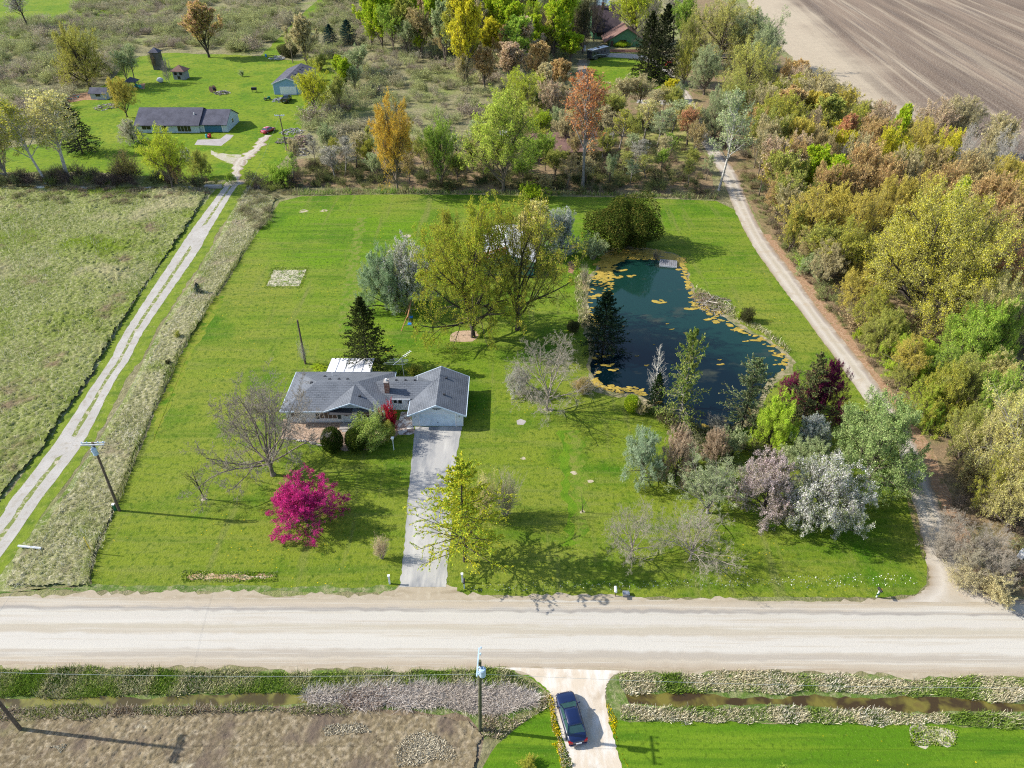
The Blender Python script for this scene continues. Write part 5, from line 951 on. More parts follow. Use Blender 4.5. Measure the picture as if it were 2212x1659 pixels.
def tractor():
    o = empty('garden_tractor', G(1449, 141), R_(200), 'red utility tractor parked beside the lane right of the dark spruces', 'tractor')
    m = MB(); m.box(.2, 1.9, -.4, .4, .7, 1.5); m.box(-.8, .3, -.45, .45, .7, 1.1); m.build('body', M['tractor'], o, bevel=.08); wheels(o, (-.6,), .95, .75, .35); wheels(o, (1.5,), .75, .42, .25)
    m = MB(); m.box(-.8, -.2, -.3, .3, 1.1, 1.25); m.box(-.9, -.8, -.3, .3, 1.2, 1.7); m.build('seat', M['black'], o); m = MB(); [m.tube((x, s * .6, .9), (x, s * .6, 2.3), .05) for x in (-.9,) for s in (-1, 1)]; m.tube((-.9, -.6, 2.3), (-.9, .6, 2.3), .05); m.build('roll_bar', M['tractor'], o); m = MB(); m.tube((1.2, 0, 1.5), (1.2, 0, 2.1), .05); m.build('exhaust', M['dark'], o)
    m = MB(); m.box(2., 2.4, -.9, .9, .2, .8); m.build('loader_bucket', M['tractor'], o)
tractor()

# ------------------------------------------------ poles and wires
def insul(m, x, y, z, mi): m.tube((x, y, z), (x, y, z + .12), .04, n=6, m=mi); m.blob((x, y, z + .2), (.09, .09, .09), 8, 4, mi, 0)
def utility_pole(loc, h, label, arm=None, armz=None, trans=None, mat='pole', lean=(0, 0), guard=False, vine=False):
    o = empty('utility_pole', loc, 0, label, 'utility pole'); m = MB(); m.tube((0, 0, 0), (lean[0], lean[1], h), .17, .12, 12); m.build('pole', M[mat], o)
    if arm:
        ax = Vector((math.cos(arm), math.sin(arm), 0)); ay = Vector((-ax.y, ax.x, 0)); c = Vector((lean[0] * armz / h, lean[1] * armz / h, armz))
        for k in ((-1, 1) if not guard else (0,)):
            m = MB(); q = c + ay * (.17 * (k or 1)); lo = [q - ax * 1.25 - ay * .05, q + ax * 1.25 - ay * .05, q + ax * 1.25 + ay * .05, q - ax * 1.25 + ay * .05]; m.hexa(lo, [p + Vector((0, 0, .13)) for p in lo]); m.build('crossarm', M['silver' if not guard else 'transformer'], o)
        m = MB(); [insul(m, *(c + ax * t + Vector((0, 0, .1))), 0) for t in (-1.15, -.6, .6, 1.15)]; m.build('insulators', M['transformer'], o)
        m = MB(); [m.tube(c + ax * t * 1.1 + ay * .17, c + Vector((0, 0, -.9)) + ay * .12, .02, n=5) for t in (-1, 1)]; m.build('brace', M['steel'], o)
    if trans:
        m = MB(); x, y, z = trans; m.tube((x, y, z), (x, y, z + .85), .27, n=16); m.tube((x, y, z + .85), (x, y, z + .93), .29, .22, 16); [m.tube((x + a, y, z + .93), (x + a, y, z + 1.15), .04, n=6) for a in (-.12, .12)]; m.box(min(0, x), max(0, x), y * .5 - .05, y * .5 + .05, z + .3, z + .42); m.build('transformer', M['transformer'], o)
    return o
pC = G(1037, 1577); pL = G(45, 1576); pW = G(258, 1103); pH = G(660, 786); pN = G(620, 325)
hC = 10.7
o = utility_pole(pC, hC, 'greenish round utility pole with pale blue transformer standing at the cattail ditch', R_(88), hC - .25, (.45, -.15, 8.9), 'polegreen', (.28, 0), True)
utility_pole(pL, 10.8, 'brown utility pole cut off by the left edge of the photo', R_(90), 10.4, None, 'pole', (-.05, 0))
utility_pole(pW, 10.7, 'weathered utility pole with crossarm and transformer at the left edge of the lawn', R_(3), 10.4, (.42, -.1, 9.0), 'pole', (.55, 0))
utility_pole(pN, 9.2, 'thin utility pole with crossarm beside the farm junk piles', R_(5), 8.9, None, 'pole', (-.25, 0))
o = utility_pole(pH, 7.8, 'short bare pole overgrown by dead vines behind the white patio roof', None, None, None, 'pole', (.15, 0))
v = bpy.data.objects.new('dead_vine', KIND['twiggy'][0][1]); COL.objects.link(v); v.parent = o; v.scale = (1.9, 1.9, 4.6); fill(v, 'GY', 'w')
def wire(a, b, sag, r, mat, label, n=24):
    a = Vector(a); b = Vector(b); m = MB(); P = [a.lerp(b, i / n) - Vector((0, 0, sag * 4 * (i / n) * (1 - i / n))) for i in range(n + 1)]
    for i in range(n): m.tube(P[i], P[i + 1], r, n=4, caps=False)
    o = m.build('overhead_wire', mat); return tag(o, label, 'wire', 'overhead wires')
WM = plain('aluminium cable', (.42, .46, .42), .4, .5, .3); WD = plain('dark cable', (.04, .04, .04), .6)
cz = Vector((.2, -.15, 0)); pR = Vector((64, pC.y - .8, 0))
wire(pC + cz + Vector((0, 0, 9.1)), pL + Vector((.1, 0, 9.1)), .5, .013, WM, 'pale cable running left along the ditch from the transformer pole')
wire(pC + cz + Vector((0, 0, 9.1)), pR + Vector((0, 0, 8.6)), 1.1, .012, WM, 'pale cable running right over the sandy drive and ditch')
wire(pW + Vector((.45, -.1, 9.2)), Vector((-31.0, 83.2, 2.7)), 1.0, .01, WD, 'thin dark service cable from the lawn pole to the house corner')
wire(pH + Vector((.1, 0, 7.4)), Vector((-31.0, 83.4, 2.7)), .3, .01, WD, 'thin dark cable from the vine-covered pole to the house corner')
wire(pW + Vector((.5, 0, 10.3)), pL + Vector((-.1, 1, 10.5)), .8, .008, WM, 'faint cable from the lawn pole down to the pole at the left edge')
wire(pN + Vector((-.2, 0, 8.9)), pW + Vector((.5, .2, 10.4)), 3.0, .01, WM, 'faint cable running beside the gravel track between two crossarm poles', 40)

# ------------------------------------------------ small things on the lawn and by the road
def post(name, px, py, h, r, mat, label, cat, lean=(0, 0), n=8, group=None):
    m = MB(); m.tube((0, 0, 0), (lean[0], lean[1], h), r, r * .9, n); o = m.build(name, M[mat], None, G(px, py)); return tag(o, label, cat, group)
post('guy_marker', 199, 1195, 2.6, .05, 'yellow', 'tall thin yellow marker rod standing in the pale rough grass', 'marker')
o = empty('lamp_post', G(851, 972), 0, 'white garden lamp post on the lawn left of the driveway', 'lamp post'); m = MB(); m.tube((0, 0, 0), (0, 0, 1.75), .055); m.build('pole', M['white'], o); m = MB(); m.hexa([(-.12, -.12, 1.78), (.12, -.12, 1.78), (.12, .12, 1.78), (-.12, .12, 1.78)], [(-.17, -.17, 2.1), (.17, -.17, 2.1), (.17, .17, 2.1), (-.17, .17, 2.1)]); m.hexa([(-.2, -.2, 2.1), (.2, -.2, 2.1), (.2, .2, 2.1), (-.2, .2, 2.1)], [(-.04, -.04, 2.27), (.04, -.04, 2.27), (.04, .04, 2.27), (-.04, .04, 2.27)]); m.build('lamp_head', M['white'], o)
o = empty('pedestal_box', G(250, 1102), 0, 'small green utility pedestal with white cap beside the lawn pole', 'utility box'); m = MB(); m.box(-.12, .12, -.12, .12, 0, .9); m.build('body', M['green'], o); m = MB(); m.box(-.15, .15, -.15, .15, .9, 1.05); m.build('cap', M['white'], o)
def railpost(px, py, label):
    o = empty('marker_post', G(px, py), R_(4), label, 'post'); m = MB(); m.box(-.09, .09, -.09, .09, 0, 1.3); m.build('post', M['white'], o, bevel=.01); m = MB(); m.box(-.13, .13, -.13, .13, 1.3, 1.38); m.build('cap', M['white'], o); m = MB(); m.box(-.035, .035, -.1, -.09, .8, 1.1); m.build('reflector', M['silver'], o)
railpost(842, 1261, 'white wooden post on the grass left of the driveway mouth')
railpost(999, 1257, 'white wooden post behind the mailbox right of the driveway mouth')
def mailbox(px, py, rz, postm, boxm, label, h=1.1, sign=None):
    o = empty('mailbox', G(px, py), rz, label, 'mailbox'); m = MB(); m.box(-.05, .05, -.05, .05, 0, h); m.build('post', M[postm], o)
    m = MB(); R1 = [(.11 * math.cos(t), 0, .1 * math.sin(t)) for t in [math.pi * k / 8 for k in range(9)]]; sec = [(-.11, -.11)] + [(.11 * -math.cos(t), .1 * math.sin(t) + .02) for t in [math.pi * k / 8 for k in range(9)]] + [(.11, -.11)]
    m.loft([[(x, -.32, z + h + .12) for x, z in sec], [(x, .28, z + h + .12) for x, z in sec]]); m.build('box', M[boxm], o)
    m = MB(); m.box(.115, .13, -.1, -.06, h + .1, h + .32); m.build('flag', M['redpl'], o)
    if sign: m = MB(); m.box(-.2, .2, -.075, -.055, h * .35, h * .35 + .3); m.build('number_plate', M[sign], o)
mailbox(1003, 1271, R_(0), 'transformer', 'dark', 'dark mailbox on pale post just right of the driveway mouth')
mailbox(1893, 1290, R_(12), 'white', 'black', 'black mailbox with green plate on white post left of the lane mouth', 1.15, 'green')
o = empty('mailbox', G(1328, 1288), R_(-4), 'white newspaper tube on a dark stake between mailbox and lane', 'mailbox'); m = MB(); m.tube((.05, 0, 0), (0, 0, 1.0), .04); m.build('post', M['brown'], o); m = MB(); m.tube((0, -.3, 1.08), (0, .35, 1.12), .15, n=12); m.build('tube', M['white'], o)
m = MB(); m.box(-.35, .35, -.25, .25, 0, .4); m.blob((.1, 0, .42), (.3, .2, .1)); o = tag(m.build('meter_box', M['steel'], None, G(1352, 1285), bevel=.05), 'low grey box at the road edge beside the newspaper tube', 'box')
m = MB(); m.tube((-1.3, .15, .35), (1.4, -.15, .3), .14, n=12); o = tag(m.build('steel_pipe', M['silver'], None, G(66, 1186)), 'galvanised steel pipe lying in the pale grass by the track mouth', 'pipe')
for px, py, L, lb in ((462, 406, 4., 'left'), (548, 407, 3., 'right')): m = MB(); p = G(px, py); m.box(-L / 2, L / 2, -.4, .4, 0, .7); tag(m.build('culvert_headwall', M['slab'], None, p, bevel=.06), 'pale concrete culvert headwall %s of the gravel track' % lb, 'culvert')
def rocks(name, pts, r0, label, cat='stone', group=None):
    for i, (x, y) in enumerate(pts):
        s = random.uniform(.7, 1.3) * r0; m = MB(); m.blob((0, 0, s * .35), (s, s * .8, s * .55), 7, 5, 0, .25); o = m.build(name, M['stone'], None, (x, y, 0)); tag(o, label, cat, group)
P0 = [G(x, y) for x, y in [(616, 948), (640, 951), (665, 955), (690, 961), (705, 966)]]; pts = []
for a_, b_ in zip(P0[:-1], P0[1:]):
    for q in range(5): c_ = a_.lerp(b_, (q + random.random() * .5) / 5); pts.append((c_.x, c_.y + random.uniform(-.1, .1)))
rocks('edging_stone', pts, .22, 'pale rounded stone edging the mulch bed before the house', 'stone', 'stones edging the mulch bed')
o = empty('swing_set', G(885, 708), 0, 'wooden A-frame swing set with blue seats on the back lawn', 'swing set')
# ridge beam runs away from the camera
A1, A2 = G(863, 715) - G(885, 708), G(896, 715) - G(885, 708); y1 = A1.y; y2 = y1 + 5.2; top = 2.7
for y in (y1, y2):
    for s in (-1, 1): m = MB(); m.tube((s * 1.25, y, 0), (s * .1, y, top), .07, n=4); m.build('leg', M['cedar'], o)
    m = MB(); m.tube((-.75, y, 1.0), (.75, y, 1.0), .045, n=4); m.build('cross_brace', M['wood'], o)
m = MB(); m.box(-.08, .08, y1 - .2, y2 + .2, top - .08, top + .1); m.build('beam', M['cedar'], o)
for y in (y1 + 1.3, y1 + 3.4):
    s = MB(); s.hexa([(-.25, y - .3, .55), (.25, y - .3, .55), (.25, y + .3, .55), (-.25, y + .3, .55)], [(-.3, y - .32, .62), (.3, y - .32, .62), (.3, y + .32, .62), (-.3, y + .32, .62)]); so = s.build('swing_seat', M['blue'], o); c = MB(); [c.tube((x, y + q, .6), (0, y + q, top), .015, n=4) for x in (-.2, .2) for q in (-.27, .27)]; c.build('chain', M['steel'], so)
o = empty('television_antenna', (-15.0, 80.2, 3.2), R_(0), 'metal television antenna on a guyed mast above the breezeway roof', 'antenna'); m = MB(); m.tube((0, 0, 0), (-.15, 0, 4.0), .03, n=6); m.build('mast', M['steel'], o)
m = MB(); bd = Vector((.62, .78, .15)).normalized(); c = Vector((-.15, 0, 3.8)); m.tube(c - bd * 1.6, c + bd * 1.9, .03, n=5); [m.tube(c + bd * t - Vector((.1, -.08, 0)) * 2 * w_, c + bd * t + Vector((.1, -.08, 0)) * 2 * w_, .025, n=4) for t, w_ in ((.6, 1.2), (.9, 1.1), (1.2, 1.), (1.5, .9), (1.8, .8))]; m.build('boom', M['silver'], o)
m = MB(); [m.tube(c + bd * (t * .5) - Vector((1.5 * s, -.1, 0)), c + bd * (t * .5) + Vector((1.5 * s, -.1, 0)), .018, n=4) for t, s in ((-2.8, 1.), (-2.1, 1.05), (-1.4, .95), (-.8, .85), (-.3, .7))]; m.build('elements', M['steel'], o)
m = MB(); [m.tube((-.1, 0, 2.2), (x, y, .1), .008, n=3) for x, y in ((1.4, -.6), (-1.2, -.8), (.3, 1.2))]; m.build('guy_wire', M['dark'], o)
# raft dock
o = empty('floating_dock', G(1444, 572), R_(-12), 'grey planked floating dock with white side at the pond\'s far bank', 'dock'); d = MB(); [d.box(-1.9 + .42 * i, -1.52 + .42 * i, -1.5, 1.6, .42, .48) for i in range(9)]; d.build('deck', M['wood'], o); o.scale = (.84, .8, .9); d = MB(); d.box(-1.9, 1.88, -1.58, -1.48, .1, .45); d.box(-1.98, -1.88, -1.5, 1.6, .1, .45); d.build('skirt', M['offwhite'], o); [(lambda q: q.build('float', M['dark'], o))((lambda q: (q.tube((x, -1.4, .2), (x, 1.5, .2), .2), q)[1])(MB())) for x in (-1.3, 0, 1.3)]; d = MB(); d.tube((.3, -.2, .48), (.3, -.2, .8), .04); d.build('cleat', M['steel'], o)
# brush pile and sticks on the east bank
r = np.random.default_rng(8)
def debris(name, px, rad, n, cols, label, L=(.5, 2.), zz=.9, cat='brush pile', w=.03, seed=1, sy=1.):
    r = np.random.default_rng(seed); c = G(*px); k = n; a = r.uniform(0, 6.28, k); rr_ = np.sqrt(r.random(k)) * rad; x = c.x + np.cos(a) * rr_; y = c.y + np.sin(a) * rr_ * sy; z = r.random(k) * zz * (1 - (rr_ / rad) ** 2) + .05; b = r.uniform(0, 6.28, k); l = r.uniform(*L, k)
    S = np.stack([x, y, z], -1); D = np.stack([np.cos(b), np.sin(b), r.normal(0, .25, k)], -1); P = S[:, None] + D[:, None] * l[:, None, None] * np.array([-.5, 0, .5])[None, :, None]; P[..., 2] = np.maximum(P[..., 2], .03)
    V, Q = tubes(P, np.full((k, 3), w) * r.uniform(.4, 1.4, (k, 1)), 4); cc = np.array(cols)[r.integers(0, len(cols), k)]; me = npmesh(name, V, Q, [M['stuff']], col=np.repeat(cc, 12, 0)); o = link(me, name); return tag(o, label, cat)
debris('brush_pile', (1545, 660), 3.2, 160, [(.34, .29, .24), (.22, .17, .13), (.42, .38, .33)], 'heap of grey dead brush on the pond\'s right bank', (.6, 2.4), .7, w=.03, seed=3)
debris('brush_pile', (1520, 645), 1.9, 60, [(.2, .13, .1), (.3, .24, .2)], 'small reddish brush clump nearest the lily mats on the right bank', (.5, 1.6), .8, seed=4)
debris('fallen_log', (1530, 655), .3, 3, [(.45, .4, .35)], 'pale fallen branch lying across the brush pile', (3.5, 4.5), .9, 'log', .07, 6)
for i, (px, rad, lb, cl) in enumerate([((632, 286), 3.2, 'white and grey rubble heap on the lawn above the leaning pole', [(.55, .55, .55), (.3, .3, .34), (.45, .42, .4)]), ((617, 305), 2.6, 'grey branch heap around the foot of the farm pole', [(.35, .32, .28), (.25, .22, .2)]), ((652, 300), 3., 'pinkish brushwood heap right of the farm pole', [(.42, .3, .24), (.3, .24, .2)]), ((648, 313), 2.4, 'dark brushwood heap near the belt of trees', [(.12, .09, .08), (.2, .15, .12)]), ((648, 330), 3., 'heap of pale planks at the edge of the farm lawn', [(.45, .42, .4), (.2, .18, .16)]), ((480, 202), 2.4, 'round pile of pale scrap beside the cable spool', [(.5, .47, .42), (.3, .28, .25)]), ((230, 232), 3.5, 'pale brush heap on the lawn below the white shed', [(.42, .4, .36), (.28, .25, .2)]), ((148, 212), 3.2, 'orange and teal scrap at the dirt yard\'s left end', [(.5, .22, .08), (.1, .3, .28), (.5, .5, .48)]), ((598, 126), 3., 'white scrap and boards at the start of the mown path', [(.6, .6, .62), (.35, .35, .38)]), ((605, 217), 2.4, 'white household clutter beside the black pickup', [(.6, .6, .62), (.3, .32, .35), (.15, .15, .17)])]):
    debris('junk_pile', px, rad, 90, cl, lb, (.4, 1.4), .9, 'pile', .09, 20 + i)
o = empty('cable_spool', G(461, 199), R_(60), 'large empty wooden cable spool on the farmyard lawn', 'cable spool'); m = MB(); m.tube((-.7, 0, 1.), (-.58, 0, 1.), 1., n=18); m.build('flange', M['brown'], o); m = MB(); m.tube((.58, 0, 1.), (.7, 0, 1.), 1., n=18); m.build('flange', M['brown'], o); m = MB(); m.tube((-.58, 0, 1.), (.58, 0, 1.), .5, n=14); m.build('drum', M['dark'], o)
o = empty('barbecue_grill', G(550, 199), 0, 'black box grill standing alone on the farmyard lawn', 'grill'); m = MB(); m.box(-.8, .8, -.5, .5, .7, 1.5); m.build('body', M['black'], o, bevel=.08); [(lambda q: q.build('leg', M['dark'], o))((lambda q: (q.tube((x, y, 0), (x, y, .72), .05), q)[1])(MB())) for x in (-.65, .65) for y in (-.35, .35)]
o = empty('lawn_mower', G(578, 216), R_(20), 'green ride-on mower on the grass left of the blue garage', 'lawn mower'); m = MB(); m.box(-.9, .9, -.45, .45, .35, .7); m.box(.2, 1., -.35, .35, .7, 1.05); m.build('body', M['green'], o, bevel=.06); m = MB(); m.box(-.6, -.1, -.3, .3, .7, .85); m.box(-.7, -.6, -.3, .3, .8, 1.3); m.build('seat', M['yellow'], o); wheels(o, (-.7,), .6, .38, .25); wheels(o, (.8,), .5, .27, .2)
m = MB(); m.tube((0, 0, 0), (0, 0, 1.), .3, .3, 14); m.tube((0, 0, .48), (0, 0, .52), .31, .31, 14); tag(m.build('plastic_barrel', M['blue'], None, G(575, 123)), 'blue plastic barrel at the start of the mown path', 'barrel')
m = MB(); m.tube((0, 0, 0), (0, 0, 1.), .3, .3, 14); m.tube((0, 0, 1.), (0, 0, 1.05), .26, .2, 14); tag(m.build('plastic_barrel', M['tealp'], None, G(447, 298)), 'teal rubbish barrel in front of the blue garage door', 'barrel')
m = MB(); m.blob((0, 0, .5), (.6, .5, .5)); m.box(-.2, .5, -.3, .3, .5, 1.1); tag(m.build('covered_barrow', M['redpl'], None, G(453, 298), bevel=.05), 'dark red covered cart beside the teal rubbish barrel', 'cart')
m = MB(); m.blob((0, 0, .8), (1.1, 1., .85), 10, 6); tag(m.build('boulder', M['offwhite'], None, G(347, 178)), 'pale round boulder at the end of the farmyard flower bed', 'boulder')
o = empty('propane_tank', G(1262, 112), 0, 'white propane tank standing by the corner of the green house', 'tank'); m = MB(); m.tube((0, 0, .3), (0, 0, 2.2), .55, n=12); m.blob((0, 0, 2.2), (.55, .55, .3), 12, 4, 0, 0); m.build('tank', M['white'], o); m = MB(); m.tube((0, 0, 2.4), (0, 0, 2.6), .15); m.build('valve', M['dark'], o)
m = MB(); [m.box(-6 + .0, 6, -.2 - .5 * i, .2 - .5 * i, 0, .9 - .3 * i) for i in range(3)]; tag(m.build('timber_planter', M['brick'], None, G(1350, 112)), 'low terraced timber wall before the green house shrubs', 'planter')
o = empty('white_cart', G(2204, 1204), R_(35), 'white box half hidden in brush at the right edge', 'box'); m = MB(); m.box(-.4, .4, -.3, .3, .1, .9); m.build('body', M['white'], o, bevel=.04); m = MB(); m.box(-.42, .42, -.32, .32, .9, .96); m.build('lid', M['offwhite'], o)
